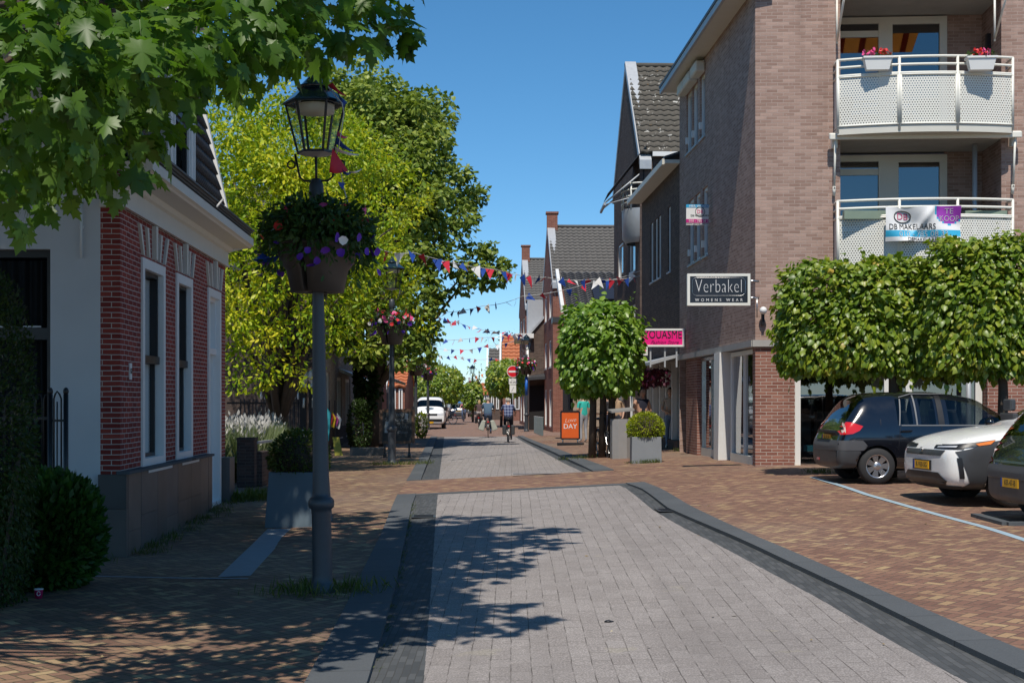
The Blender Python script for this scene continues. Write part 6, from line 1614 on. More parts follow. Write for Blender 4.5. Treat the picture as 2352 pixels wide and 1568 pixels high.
# weeds along the plinth and planters
sp = []
for q in range(34):
    y = 16.9 + rng.random() * 7; x = -4.65 - .0372 * (y - 16.9) + .13 + abs(rng.normal()) * .10; sp.append((x, y, .16))
for q in range(8): sp.append((-4.7 - rng.random() * .6, 16.6 - rng.random() * .5, .2))
grass('weeds', None, sp, 26, .075); tag(bpy.data.objects['weeds.002'], 'low weeds along the slate plinth of the red brick house', 'weeds', kind='stuff')
sp = [(gp.x + rng.uniform(-.4, .5), gp.y - .03, .12) for q in range(8)] + [(G(1400, 1050).x + rng.uniform(-1.2, .3), G(1400, 1050).y + rng.uniform(-.6, .6), .25) for q in range(9)] + [(G(1580, 1035).x + rng.uniform(-.3, .3), G(1580, 1035).y, .25) for q in range(6)] + [(G(1870, 1088).x + rng.uniform(-.4, .7), G(1870, 1086).y, .2) for q in range(6)]
grass('weeds', None, sp, 40, .085); tag(bpy.data.objects['weeds.003'], 'grass tufts by the bin, box ball planter and brick pillar', 'weeds', kind='stuff')
# moss in the kerb joint
sp = []
for q in range(60):
    y = 9.3 + rng.random() * 14; sp.append((KLi(y) + .02, y, .06))
ps = np.array([(x, y, gz(x, y) - drop_at(y)) for x, y, _ in sp]); tp = rng.normal(size=ps.shape) * .6; tp[:, 2] = 1
o = leaves('kerb_moss', np.repeat(ps, 6, 0) + rng.normal(size=(len(ps) * 6, 3)) * [.02, .05, .0], np.repeat(tp, 6, 0) + rng.normal(size=(len(ps) * 6, 3)) * .4, rdir(len(ps) * 6), .035 + .03 * rng.random(len(ps) * 6), 'blade', M_grass); tag(o, 'moss and small weeds in the joint of the left kerb', 'moss', kind='stuff')
# litter of leaves and petals on the paving
n = 150; ps = np.array([(rng.uniform(-4.3, 9), rng.uniform(10.5, 26), 0) for _ in range(n)])
keep = []
for x, y, _ in ps:
    d_ = drop_at(y) if KLi(y) < x < KRi(y) else 0
    if not (KLi(y) - .1 < x < KLi(y) + .1 or KRi(y) - .1 < x < KRi(y) + .1): keep.append((x, y, gz(x, y) - d_ + .012))
ps = np.array(keep); n = len(ps); nr = rng.normal(size=(n, 3)) * .2; nr[:, 2] = 1; tp = rng.normal(size=(n, 3)); tp[:, 2] *= .1
M_litter = leafmat('fallen_leaf', leafs((0, (.10, .06, .02)), (.5, (.3, .22, .1)), (1, (.6, .55, .45))), trans=.1, clump=3)
o = leaves('fallen_leaves', ps, tp, nr, .03 + .035 * rng.random(n), 'diamond', M_litter); tag(o, 'scattered dry leaves and petals on the paving', 'leaf litter', kind='stuff')

# ---------------------------------------------------------------- garden left of the street
g = G(568, 1118); t = thing('gate_post', 'weathered dark brick garden gate post beside the lavender', 'gate post', g); mb = MB(); hp = 108 * g.y / FD; mb.bb((-.17, -.17, -.1), (.17, .17, hp)); mb.build('shaft', M_oldbrick, t); mb = MB(); mb.bb((-.18, -.18, hp), (.18, .18, hp + .05)); mb.build('cap', M_oldbrick, t)
g2 = Vector((-4.7, 33, gz(-4.7, 33))); t = thing('garden_wall', 'low brick garden wall with a grey rail running back from the gate post', 'wall', g); d = g2 - g; d.z = 0
mb = MB(); mb.bar(Vector((.17, .1, .3)), d + Vector((0, 0, .3)), .2, .75); mb.build('wall', M_oldbrick, t)
mb = MB(); mb.bar(Vector((.17, .1, .86)), d + Vector((0, 0, .86)), .06, .05)
for q in (.1, .4, .7, .95): mb.bar(d * q + Vector((.0, .05, .6)), d * q + Vector((0, .05, .86)), .04, .04)
mb.build('rail', M_zinc, t)
n = 9000; ps = np.column_stack([rng.uniform(-6.1, -5.05, n), rng.uniform(28.8, 32.5, n), np.zeros(n)]); ps[:, 0] -= (ps[:, 1] - 28) * .05
ps[:, 2] = [gz(x, y) for x, y in ps[:, :2]]; tp = rng.normal(size=(n, 3)) * .33; tp[:, 2] = 1
t = thing('lavender_bush', 'pale green lavender in flower spilling behind the brick gate post', 'lavender', (-5.5, 30, gz(-5.5, 30)))
o = leaves('stems', ps - np.array(t.location), tp, rdir(n), 1.15 * (.55 + .55 * rng.random(n)), 'thin', M_lav, t)
n = 1500; q = ps[:n] + np.array([0, 0, 1.1]) * (.75 + .35 * rng.random((n, 1))) + rng.normal(size=(n, 3)) * .05
leaves('flower_spikes', q - np.array(t.location), np.tile([[.1, 0, 1.0]], (n, 1)) + rng.normal(size=(n, 3)) * .3, rdir(n), .09 + .05 * rng.random(n), 'diamond', plain('lavender_flower', (.40, .39, .36), .8, var=.2), t)
c = (-3.95, 24.9); grass('weeds', None, [(-4.35 + rng.uniform(-.4, .35), 24.6 + rng.uniform(-.5, .6), .25) for _ in range(14)], 50, .16); tag(bpy.data.objects['weeds.004'], 'weeds and low plants at the foot of the brick gate post', 'weeds', kind='stuff')
# garden fence with white finials and gate posts
yf_ = 36.5; x0, x1 = (548 - CX) / FD * yf_, (690 - CX) / FD * yf_; g0 = gz(x0, yf_); zt_ = CAM_Z - (905 - HZ) / FD * yf_ - g0
t = thing('garden_fence', 'black iron garden fence with white spear finials under the golden tree', 'fence', (x0, yf_, g0)); nb = 15
mb = MB()
for z in (.3, zt_ - .25): mb = MB(); mb.bb((-.3, -.02, z), (x1 - x0, .02, z + .05)); mb.build('rail', M_black, t)
for q in range(nb):
    x = (x1 - x0) * (q + .5) / nb; mb = MB(); mb.tube([(x, 0, 0), (x, 0, zt_ - .12)], .014, 6); mb.build('bar', M_black, t)
    if q > 4: mb = MB(); mb.lathe([(.012, zt_ - .14), (.035, zt_ - .08), (.03, zt_ - .03), (.018, zt_ + .03), (.0, zt_ + .09)], c=(x, 0, 0), n=8); mb.build('finial', M_white, t)
gpost = None
for u in (697, 718):
    x = (u - CX) / FD * yf_
    if gpost is None:
        t = thing('ornate_post', 'black ornamental gate post with a white pineapple finial, left of the pair', 'gate post', (x, yf_, g0), group='ornamental gate posts'); mb = MB(); mb.bb((-.09, -.09, 0), (.09, .09, zt_ + .18)); mb.build('shaft', M_black, t, bevel=.01)
        mb = MB(); mb.lathe([(.14, zt_ + .18), (.15, zt_ + .22), (.06, zt_ + .24), (.05, zt_ + .29), (.11, zt_ + .36), (.13, zt_ + .46), (.11, zt_ + .56), (.04, zt_ + .62), (0, zt_ + .64)], n=12); mb.build('finial', M_cream, t); mb = MB(); mb.tube([(.03, -.1, zt_ - .1), (.02, -.1, zt_ - .35)], .03, 6); mb.build('ornament', M_cream, t); mb = MB(); mb.tube([(0, -.1, .9), (0, -.1, .7)], .03, 6); mb.build('ornament', M_cream, t); gpost = t
    else: dup(gpost, (x, yf_, g0), 0, 'black ornamental gate post with a white pineapple finial, right of the pair')
# garments and signs hanging by the left shop
g = G(757, 1042); t = thing('clothes_rail', 'rail of teal, red and yellow garments beside the left shop door', 'clothes rail', g); mb = MB(); mb.tube([(0, 0, 0), (0, 0, 1.65), (.1, .5, 1.65), (.1, .5, 0)], .02, 6); mb.build('rail', M_black, t)
for q, (cc, z0, z1) in enumerate((((.02, .25, .30), .45, 1.45), ((.35, .02, .03), .95, 1.35), ((.55, .35, .01), .85, 1.3), ((.3, .03, .2), .9, 1.25), ((.5, .5, .5), .8, 1.25))):
    mb = MB(); x = -.12 + .07 * q; mb.prism([(x, -.05 + .09 * q, z0), (x + .10, -.05 + .09 * q, z0 - .05), (x + .16, -.05 + .09 * q, z1 - .2), (x + .03, -.05 + .09 * q, z1)], (.01, .05, 0)); mb.build('garment', plain('garment_%d' % q, cc, .8), t)
mb = MB(); g = G(772, 1046); mb.prism([(-.04, 0, 0), (.20, 0, 0), (.08, .1, .55), (-.12, .1, .55)], (0, .03, 0)); o = mb.build('floor_board', plain('lime_board', (.26, .24, .02), .5)); o.location = g; tag(o, 'leaning yellow green board below the clothes rail', 'board')
for q, (u, v, lb) in enumerate(((842, 1046, 'dark stone step block next to the chalkboard'),)):
    g = G(u, v); mb = MB(); mb.box((0, .3, .10), (1.0, .6, .26), rz=.05 * q); o = mb.build('stone_block', M_stone, bevel=.01); o.location = g; tag(o, lb, 'step')
# climbing plant and dark shrub by the left shop
c = P(846, 880, 51); bush('climbing_plant', 'dark climbing plant covering the corner of the left shop', (c.x, 51, c.z), (.85, 1.3, 2.5), 2400, .16, M_ivy, 'heart', cat='climber')
c = P(826, 978, 49.4); bush('shrub', 'dense dark shrub standing under the climbing plant', (c.x, 49.4, c.z), (.78, .9, 1.75), 2200, .10, M_ivy, cat='shrub')
c = P(968, 975, 62); bush('shrub', 'small light green shrub between the chalkboard and the van', (c.x, 62, c.z), (.45, .5, 1.0), 700, .1, M_box, cat='shrub')
g = G(974, 992); mb = MB(); mb.bb((-.16, -.15, 0), (.2, .15, .95)); mb.bb((-.18, -.17, .95), (.22, .17, 1.0)); o = mb.build('post_box', M_bin, bevel=.01); o.location = g; tag(o, 'grey upright cabinet on the left pavement beside the van', 'cabinet')
# burgundy garland under the wing canopy
p = np.array([WING_S(rng.uniform(.2, WING_L * .75), rng.uniform(.2, .75), 0) for _ in range(900)]); p = np.array([tuple(q) for q in p]); p[:, 2] = 2.22 - .42 * rng.random(900) ** 1.4
t = thing('garland', 'burgundy leaf garland hanging under the canopy of the fashion shop', 'garland', WING.location); d = rdir(900); tip, nor = leaf_orient(d, 1, .5, .2); leaves('foliage', p, tip, nor, .16 * (.6 + .6 * rng.random(900)), 'oval', M_burg, t)

# ================================================================ BUNTING
FLM = {}
def flagmesh(mat, v):
    key = (mat.name, v)
    if key not in FLM:
        rr = random.Random(v * 7 + len(mat.name)); mb = MB(); n = 5; cur = rr.uniform(-.35, .35); tw = rr.uniform(-.5, .5); rows = []
        for i in range(n + 1):
            f = i / n; hw = .5 * (1 - f) + .01; a = tw * f
            rows.append([(x * hw * math.cos(a) , cur * f * f + x * hw * math.sin(a), -f * 1.25) for x in (-1, 0, 1)])
        vs = [p for r in rows for p in r]; mb.raw(vs, [(i * 3 + j, i * 3 + j + 1, i * 3 + j + 4, i * 3 + j + 3) for i in range(n) for j in range(2)], 0, True)
        o = mb.build('flag', mat); FLM[key] = o.data; bpy.data.objects.remove(o)
    return FLM[key]
def bunting(label, pts, sag, size=.24, gap=.42, cols=None, wind=.5, seed=0, group='strings of bunting across the street'):
    rr = random.Random(seed); cols = cols or [M_red, M_fwhite, M_blue]
    pts = [Vector(p) for p in pts]; t = thing('bunting', label, 'bunting', pts[0], group=group); o = pts[0]; path = []
    for a, b in zip(pts, pts[1:]):
        n = max(6, int((b - a).length / .25))
        for i in range(n): f = i / n; path.append(a.lerp(b, f) - o - Vector((0, 0, sag * 4 * f * (1 - f))))
    path.append(pts[-1] - o)
    mb = MB(); mb.tube(path, .008 + .004 * (pts[0].y > 60), 4); mb.build('cord', M_cord, t)
    acc = gap * .5; k = 0; last = path[0]
    for p in path[1:]:
        seg = (p - last); L = seg.length
        while acc <= L and k < 98:
            q = last + seg * (acc / max(L, 1e-6)); m_ = cols[k % len(cols)]; f = bpy.data.objects.new('flag', flagmesh(m_, rr.randint(0, 5))); COL.objects.link(f); f.parent = t
            f.location = q; s = size * rr.uniform(.85, 1.1); f.scale = (s, s, s); f.rotation_euler = (rr.gauss(0, wind * .9), rr.gauss(.0, wind), math.atan2(seg.y, seg.x) + rr.gauss(0, .5)); k += 1; acc += gap
        acc -= L; last = p
    return t
bal = P(1470, 634, 46)
bunting('red white and blue bunting from the chalkboard lamp to the curved balcony', [P(872, 572, 34.5), P(950, 580, 35.2), P(1139, 619, 39), P(1256, 637, 42), P(1362, 641, 44), bal], .06, .25, .40, seed=1)
bunting('bunting rising from the second left lamp to the curved balcony', [P(1003, 717, 56), P(1110, 702, 52), P(1200, 680, 50), P(1360, 648, 48), P(1470, 622, 46)], .08, .25, .62, seed=2)
bunting('bunting drooping from the linden to the lamp by the no entry sign', [P(1000, 724, 60), P(1054, 741, 64), P(1130, 760, 68), P(1205, 768, 74)], .08, .26, .55, seed=3, wind=.9)
bunting('nearly level bunting from the van lamp to the lamp by the no entry sign', [P(985, 782, 84), P(1100, 775, 80), P(1205, 767, 74)], .05, .28, .75, seed=4)
bunting('long low string of bunting behind the level one', [P(990, 795, 95), P(1050, 802, 95), P(1110, 795, 95), P(1206, 775, 95)], .12, .3, .6, seed=5)
bunting('bunting hanging low between the van lamp and the slate hung house', [P(988, 808, 108), P(1050, 817, 108), P(1130, 822, 108), P(1200, 820, 108)], .2, .3, .55, seed=6)
bunting('orange and red bunting far down the street over the cars', [P(1010, 868, 150), P(1060, 868, 150), P(1130, 850, 150)], .2, .34, .7, [M_forange, M_fwhite, M_forange], seed=7)
bunting('pale bunting far down the street below the orange one', [P(1000, 872, 165), P(1070, 884, 165), P(1140, 880, 165)], .3, .34, .7, [M_fwhite, M_red, M_fwhite, M_blue], seed=8)
bunting('small white and blue bunting low over the far cars', [P(1030, 900, 180), P(1080, 900, 180), P(1140, 894, 180)], .1, .34, 1.1, [M_fwhite, M_blue], seed=9)
# bunting wound round the foreground lamp post
def lamp_bunting():
    t = thing('bunting', 'bunting wound down the foreground lamp post, flags blowing beside the lantern', 'bunting', L0); Yl = L0.y; k = Yl / FD
    def q(u, v, dy=-.1): p = P(u, v, Yl + dy); return p - L0
    path = [q(722, 170), q(752, 198), q(786, 238, -.3), q(790, 262, -.3), q(778, 340, -.2), q(757, 392, -.15), q(783, 395, -.1), q(788, 425, -.05), q(800, 470, -.05), q(806, 500, 0)]
    mb = MB(); mb.tube(path, .006, 4); mb.build('cord', M_cord, t)
    fl = [((738, 168), (762, 186), (748, 158), M_fwhite), ((764, 190), (796, 217), (752, 196), M_red), ((773, 205), (795, 232), (789, 258), M_blue), ((776, 300), (800, 312), (774, 312), M_petp), ((774, 313), (815, 345), (770, 330), M_blue), ((768, 336), (826, 352), (772, 348), M_fwhite), ((764, 340), (757, 393), (800, 393), M_red), ((785, 388), (808, 393), (790, 400), M_blue), ((800, 393), (833, 384), (806, 397), M_fwhite), ((776, 418), (790, 430), (792, 420), M_blue), ((780, 470), (800, 460), (804, 466), M_red), ((787, 482), (802, 476), (790, 490), M_blue), ((795, 490), (806, 484), (800, 500), M_red), ((578, 594), (604, 578), (636, 590), M_blue)]
    for i, (a, b, c, m_) in enumerate(fl):
        A, B, Cc = q(*a, -.12 - .02 * i), q(*b, -.2), q(*c, -.1); mb = MB(); n = 5; vs = []; fs = []
        for r_ in range(n + 1):
            f = r_ / n; e0 = A.lerp(B, f); e1 = Cc.lerp(B, f)
            bend = Vector((0, -.05, -.03)) * math.sin(f * 2.6)
            vs += [e0 + bend, e0.lerp(e1, .5) + bend * 1.7, e1 + bend]
        mb.raw(vs, [(r_ * 3 + j, r_ * 3 + j + 1, r_ * 3 + j + 4, r_ * 3 + j + 3) for r_ in range(n) for j in range(2)], 0, True); mb.build('flag', m_, t)
    A = [q(578, 596, -.1), q(640, 588, -.1), q(632, 602, -.15), q(596, 604, -.2)]
    mb = MB(); mb.face(A, 0); mb.build('flag', M_blue, t)
lamp_bunting()
# ================================================================ CARS
def evald(o, mods):
    for f in mods: f(o)
    dg = bpy.context.evaluated_depsgraph_get(); dg.update()
    me = bpy.data.meshes.new_from_object(o.evaluated_get(dg)); return me
def wheel(name, parent, loc, r, wd, rimr, spokes=7, side=-1, rim=None):
    e = bpy.data.objects.new(name, None); COL.objects.link(e); e.parent = parent; e.location = loc
    def rot(mb): mb.v = [(v[0], v[2] * 1.0 * (1), v[1]) for v in mb.v]     # axle along Y
    mb = MB(); mb.lathe([(rimr * .98, -wd / 2), (r * .93, -wd / 2), (r, -wd / 2 + .03), (r, wd / 2 - .03), (r * .93, wd / 2), (rimr * .98, wd / 2)], n=32); rot(mb); mb.build('tyre', M_rubber, e)
    mb = MB(); f = side * wd / 2
    mb.lathe([(rimr, f), (rimr * .97, f * .93), (rimr * .93, f * .55), (rimr * .92, 0), (0, 0)], n=32)
    mb.lathe([(0, f * .80), (.055, f * .80), (.065, f * .6)], n=16)
    rot(mb); mb.build('rim', M_dark if rim is None else rim, e)
    mb = MB()
    for q in range(spokes):
        a = 2 * math.pi * q / spokes; c, s = math.cos(a), math.sin(a); t0, t1 = .06, rimr * .97
        def pt(rr_, tw, y): return (rr_ * c - tw * s, y, rr_ * s + tw * c)
        w0, w1 = .030, .055 if spokes < 9 else .03
        mb.raw([pt(t0, -w0, f * .78), pt(t0, w0, f * .78), pt(t1, w1, f * .93), pt(t1, -w1, f * .93), pt(t0, -w0, f * .5), pt(t0, w0, f * .5), pt(t1, w1, f * .6), pt(t1, -w1, f * .6)], [(0, 1, 2, 3), (4, 7, 6, 5), (0, 4, 5, 1), (1, 5, 6, 2), (2, 6, 7, 3), (3, 7, 4, 0)])
    b2 = MB(); b2.lathe([(rimr * 1.0, f), (rimr * .90, f * .98), (rimr * .88, f * .7)], n=32); rot(b2); mb.raw(b2.v, b2.f, 0, True)
    b2 = MB(); b2.lathe([(0, f * .86), (.06, f * .86), (.07, f * .7)], n=14); rot(b2); mb.raw(b2.v, b2.f, 0, True)
    mb.build('spokes', M_alloy, e)
    return e
def car(name, label, cat, st, glass, arches, wr, wd, rimr, mats, loc, rz, patches=(), group=None, seats=True, spokes=7, lvl=2, cut=True):
    """st: stations (x, zb, zm, zt, ws, wm, wt, crown); glass: {(interval, ring): slot}; arches: wheel centre x list; mats: body, trim ..."""
    t = thing(name, label, cat, loc, rz, group)
    vs = []; n = 8
    for x, zb, zm, zt, ws, wm, wt, cr in st:
        half = [(0, zb), (ws * .86, zb), (ws, zb + .10), (wm * 1.0, zb + (zm - zb) * .55), (wm * .985, zm), (wt, zt), (wt * .55, zt + cr * .75), (0, zt + cr)]
        ring = half + [(-y, z) for y, z in reversed(half[1:-1])]
        vs += [(x, y, z) for y, z in ring]
    k = 14; fs = []; ms = []
    for i in range(len(st) - 1):
        for j in range(k):
            fs.append((i * k + j, i * k + (j + 1) % k, (i + 1) * k + (j + 1) % k, (i + 1) * k + j))
            jj = j if j < 7 else 13 - j
            ms.append(1 if (i, jj) in glass else 0)
    for e, rev in ((0, False), ((len(st) - 1) * k, True)):
        for j in range(7):
            a, b, c, d = e + j, e + (j + 1), e + (14 - j - 1) % 14, e + (14 - j) % 14
            q = [a, b, c, d]; q = list(dict.fromkeys(q))
            if len(q) > 2: fs.append(tuple(q if rev else reversed(q))); ms.append(0)
    me = bpy.data.meshes.new('shell'); me.from_pydata(vs, [], fs); me.polygons.foreach_set('material_index', ms)
    for q in range(3): me.materials.append(M_dark)
    bm = bmesh.new(); bm.from_mesh(me); bmesh.ops.recalc_face_normals(bm, faces=bm.faces); bm.to_mesh(me); bm.free()
    o = bpy.data.objects.new('shell', me); COL.objects.link(o)
    mo = o.modifiers.new('s', 'SUBSURF'); mo.levels = lvl; mo.render_levels = lvl
    cutters = []
    if cut:
        for ax in arches:
            for sy in (-1, 1):
                mb = MB(); mb.lathe([(0, -.22), (wr * 1.13, -.22), (wr * 1.13, .22), (0, .22)], n=28, smooth=True); mb.v = [(v[0] + ax, v[2] + sy * (st[len(st) // 2][5] - .12), v[1] + wr * 1.02) for v in mb.v]
                c = mb.build('cutter', [M_dark, M_dark, M_dark], uv=False); c.data.polygons.foreach_set('material_index', [2] * len(c.data.polygons)); cutters.append(c)
                mo = o.modifiers.new('b', 'BOOLEAN'); mo.operation = 'DIFFERENCE'; mo.object = c; mo.solver = 'EXACT'
    bpy.context.view_layer.update(); dg = bpy.context.evaluated_depsgraph_get()
    em = bpy.data.meshes.new_from_object(o.evaluated_get(dg))
    bpy.data.objects.remove(o)
    for c in cutters: bpy.data.objects.remove(c)
    bm = bmesh.new(); bm.from_mesh(em)
    def part(nm, pred, mat, off=0.0):
        b = bm.copy(); b.faces.ensure_lookup_table()
        bmesh.ops.delete(b, geom=[f for f in b.faces if not pred(f)], context='FACES')
        if not b.faces: b.free(); return
        if off:
            b.normal_update()
            for v in b.verts: v.co += v.normal * off
        m2 = bpy.data.meshes.new(nm); b.to_mesh(m2); b.free(); m2.materials.clear(); m2.materials.append(mat)
        m2.polygons.foreach_set('material_index', [0] * len(m2.polygons)); m2.polygons.foreach_set('use_smooth', [True] * len(m2.polygons))
        r = bpy.data.objects.new(nm, m2); COL.objects.link(r); r.parent = t; return r
    part('body', lambda f: f.material_index == 0, mats[0]); part('window', lambda f: f.material_index == 1, mats[1]); part('wheel_arch', lambda f: f.material_index == 2, M_black)
    from mathutils.bvhtree import BVHTree
    bvh = BVHTree.FromBMesh(bm)
    for nm, ax, outline, mat, off in patches:
        for sd in ((1, -1) if ax == 'y' else (0,)):
            if ax == 'y2' and sd == 0: pass
            pm = bmesh.new(); f = pm.faces.new([pm.verts.new((p[0], p[1], 0)) for p in outline]); bmesh.ops.triangulate(pm, faces=[f])
            for it in range(5):
                es = [e for e in pm.edges if e.calc_length() > .045]
                if es: bmesh.ops.subdivide_edges(pm, edges=es, cuts=1); bmesh.ops.triangulate(pm, faces=[f for f in pm.faces if len(f.verts) > 3])
            bad = []
            for v in pm.verts:
                if ax == 'y': o3, d3 = Vector((v.co.x, 2.5 * sd, v.co.y)), Vector((0, -sd, 0))
                elif ax == 'x': o3, d3 = Vector((-2, v.co.x, v.co.y)), Vector((1, 0, 0))
                else: o3, d3 = Vector((v.co.x, v.co.y, 4)), Vector((0, 0, -1))
                h, n_, i_, ds = bvh.ray_cast(o3, d3)
                if h is None or (ax == 'y' and abs(h.y) < .42): bad.append(v); continue
                if n_.dot(d3) > 0: n_ = -n_
                v.co = h + n_ * off
            bmesh.ops.delete(pm, geom=bad, context='VERTS')
            m2 = bpy.data.meshes.new(nm); pm.to_mesh(m2); pm.free(); m2.materials.append(mat); m2.polygons.foreach_set('use_smooth', [True] * len(m2.polygons))
            r_ = bpy.data.objects.new(nm, m2); COL.objects.link(r_); r_.parent = t
    bm.free()
    wm = st[len(st) // 2][5]
    for ax in arches:
        for sy in (-1, 1): wheel('wheel', t, (ax, sy * (wm - wd / 2 - .015), wr), wr, wd, rimr, spokes, sy)
    if seats:
        L = st[-1][0]; zm = st[len(st) // 2][2]
        mb = MB(); mb.bb((.3, -wm * .8, .3), (L * .7, wm * .8, zm - .12)); mb.build('interior', M_dark, t)
        for x in (L * .33, L * .55):
            for y in (-.36, .36):
                mb = MB(); mb.prism([(x, y - .22, zm - .3), (x + .10, y - .22, zm - .3), (x - .05, y - .22, zm + .25), (x - .13, y - .22, zm + .25)], (0, .44, 0)); mb.bb((x - .12, y - .12, zm + .28), (x - .03, y + .12, zm + .45)); mb.build('seat', M_cargrey, t, bevel=.02)
    return t
def plate(parent, c, nx, txt, w_=.52, h_=.11, mat=None):
    mb = MB(); n = Vector(nx).normalized(); x = Vector((0, 0, 1)).cross(n).normalized(); c = Vector(c)
    mb.prism([c + x * a + Vector((0, 0, b)) for a, b in ((-w_ / 2, -h_ / 2), (w_ / 2, -h_ / 2), (w_ / 2, h_ / 2), (-w_ / 2, h_ / 2))], n * .012); p = mb.build('licence_plate', mat or M_yplate, parent)
    mb = MB(); mb.prism([c + n * .0125 + x * a + Vector((0, 0, b)) for a, b in ((-w_ / 2, -h_ / 2), (-w_ / 2 + .045, -h_ / 2), (-w_ / 2 + .045, h_ / 2), (-w_ / 2, h_ / 2))], n * .001); mb.build('blue_strip', M_blue, p)
    text(txt, .10, M_blacktxt, p, plane_mat(c + n * .0125 + x * .02, x), 'number', depth=.001, sx=.95)
    return p
# black small hatchback, rear towards the camera's left
HB = [(0.00, .34, .58, .60, .66, .68, .62, .01), (.03, .26, .64, .68, .76, .78, .70, .01), (.10, .24, .80, .86, .79, .815, .70, .02), (.17, .23, .92, 1.00, .80, .825, .68, .02), (.36, .22, .95, 1.33, .81, .83, .60, .02), (.50, .22, .95, 1.43, .81, .83, .585, .025), (.66, .22, .95, 1.455, .81, .83, .58, .03), (1.02, .20, .94, 1.47, .81, .832, .58, .035), (1.30, .20, .935, 1.475, .81, .833, .58, .035), (1.34, .20, .935, 1.475, .81, .833, .58, .035), (1.68, .20, .93, 1.47, .81, .833, .58, .035), (1.78, .20, .93, 1.465, .81, .833, .58, .035), (2.32, .20, .915, 1.40, .81, .83, .565, .03), (2.50, .20, .91, 1.33, .81, .83, .57, .03), (2.98, .21, .90, 1.00, .81, .825, .64, .04), (3.10, .22, .88, .94, .81, .82, .68, .05), (3.55, .23, .74, .80, .79, .80, .66, .04), (3.74, .25, .60, .68, .72, .74, .60, .02), (3.81, .32, .52, .56, .58, .60, .5, .01)]
HBG = {(7, 4): 1, (8, 4): 0, (9, 4): 1, (11, 4): 1, (12, 4): 1, (3, 5): 1, (3, 6): 1, (4, 5): 1, (4, 6): 1, (12, 5): 1, (12, 6): 1, (13, 5): 1, (13, 6): 1, (13, 4): 1}
HBG = {k_ for k_, v in HBG.items() if v}
M_strip = plain('reversing_lens', (.6, .5, .42), .2, coat=1.0)
def rect(x0, x1, z0, z1): return [(x0, z0), (x1, z0), (x1, z1), (x0, z1)]
PB = [('taillight', 'y', [(.085, .80), (.13, 1.01), (.25, 1.0), (.43, .94), (.37, .87), (.25, .815)], M_redlens, .010), ('reversing_lamp', 'y', [(.105, .83), (.14, 1.0), (.172, 1.0), (.148, .83)], M_strip, .014),
      ('bumper_band', 'x', rect(-.74, .74, .55, .71), M_bumper, .010), ('bumper_corner', 'y', [(.02, .55), (.50, .55), (.52, .60), (.42, .71), (.02, .71)], M_bumper, .009), ('bumper_skirt', 'x', rect(-.70, .70, .26, .545), M_cargrey, .007), ('skirt_corner', 'y', [(.02, .28), (.30, .27), (.36, .42), (.50, .545), (.02, .545)], M_cargrey, .006),
      ('side_moulding', 'y', rect(1.2, 2.72, .50, .575), M_bumper, .010), ('window_trim', 'y', rect(1.06, 2.50, .945, .962), M_trim, .008), ('window_trim', 'y', [(1.02, .95), (1.04, .95), (1.10, 1.38), (1.08, 1.38)], M_trim, .008), ('window_divider', 'y', [(1.31, .96), (1.335, .96), (1.325, 1.44), (1.30, 1.44)], M_trim, .008), ('door_pillar', 'y', [(1.68, .95), (1.78, .95), (1.77, 1.44), (1.68, 1.44)], M_black, .006), ('window_trim', 'y', [(1.08, 1.40), (1.3, 1.455), (1.9, 1.455), (1.9, 1.465), (1.3, 1.468), (1.08, 1.41)], M_trim, .010),
      ('door_seam', 'y', [(1.00, .60), (1.008, .60), (1.045, .93), (1.035, .93)], M_black, .004), ('door_seam', 'y', rect(1.72, 1.728, .32, .94), M_black, .004), ('fuel_flap', 'y', rect(.72, .73, .95, 1.05), M_black, .003)]
g = G(2015, 1112); ang = R(3.0)
hb_loc = Vector((g.x, g.y, g.z)) - Matrix.Rotation(ang, 3, 'Z') @ Vector((.66, -.80, 0)); hb_loc.z = gz(g.x + .5, g.y)
BLK = car('parked_car', 'black small hatchback parked beside the shop window, its red tail light towards the street', 'car', HB, HBG, (.66, 3.10), .295, .18, .195, (M_carblack, M_carglass), hb_loc, ang, PB, lvl=3)
plate(BLK, (.055, .0, .74), (-1, 0, .15), '38-FP-FR')
mb = MB(); mb.bb((.0, -.38, .83), (.10, .38, .87)); mb.build('tailgate_handle', M_black, BLK)
mb = MB(); mb.bar((1.05, -.845, .86), (1.22, -.845, .865), .022, .03); mb.build('door_handle', M_carblack, BLK); mb = MB(); mb.bar((1.80, -.845, .86), (1.97, -.845, .865), .022, .03); mb.build('door_handle', M_carblack, BLK)
mb = MB(); mb.ell((2.45, -.95, 1.0), (.07, .10, .075)); mb.bar((2.45, -.85, .97), (2.45, -.95, .99), .03, .03); mb.build('wing_mirror', M_carblack, BLK)
mb = MB(); mb.tube([(.20, .0, 1.04), (.24, -.2, 1.08), (.26, -.28, 1.10)], .012, 5); mb.build('rear_wiper', M_black, BLK)
mb = MB(); mb.bb((-.01, .25, .36), (.01, .40, .40)); mb.build('reflector', M_redlens, BLK)
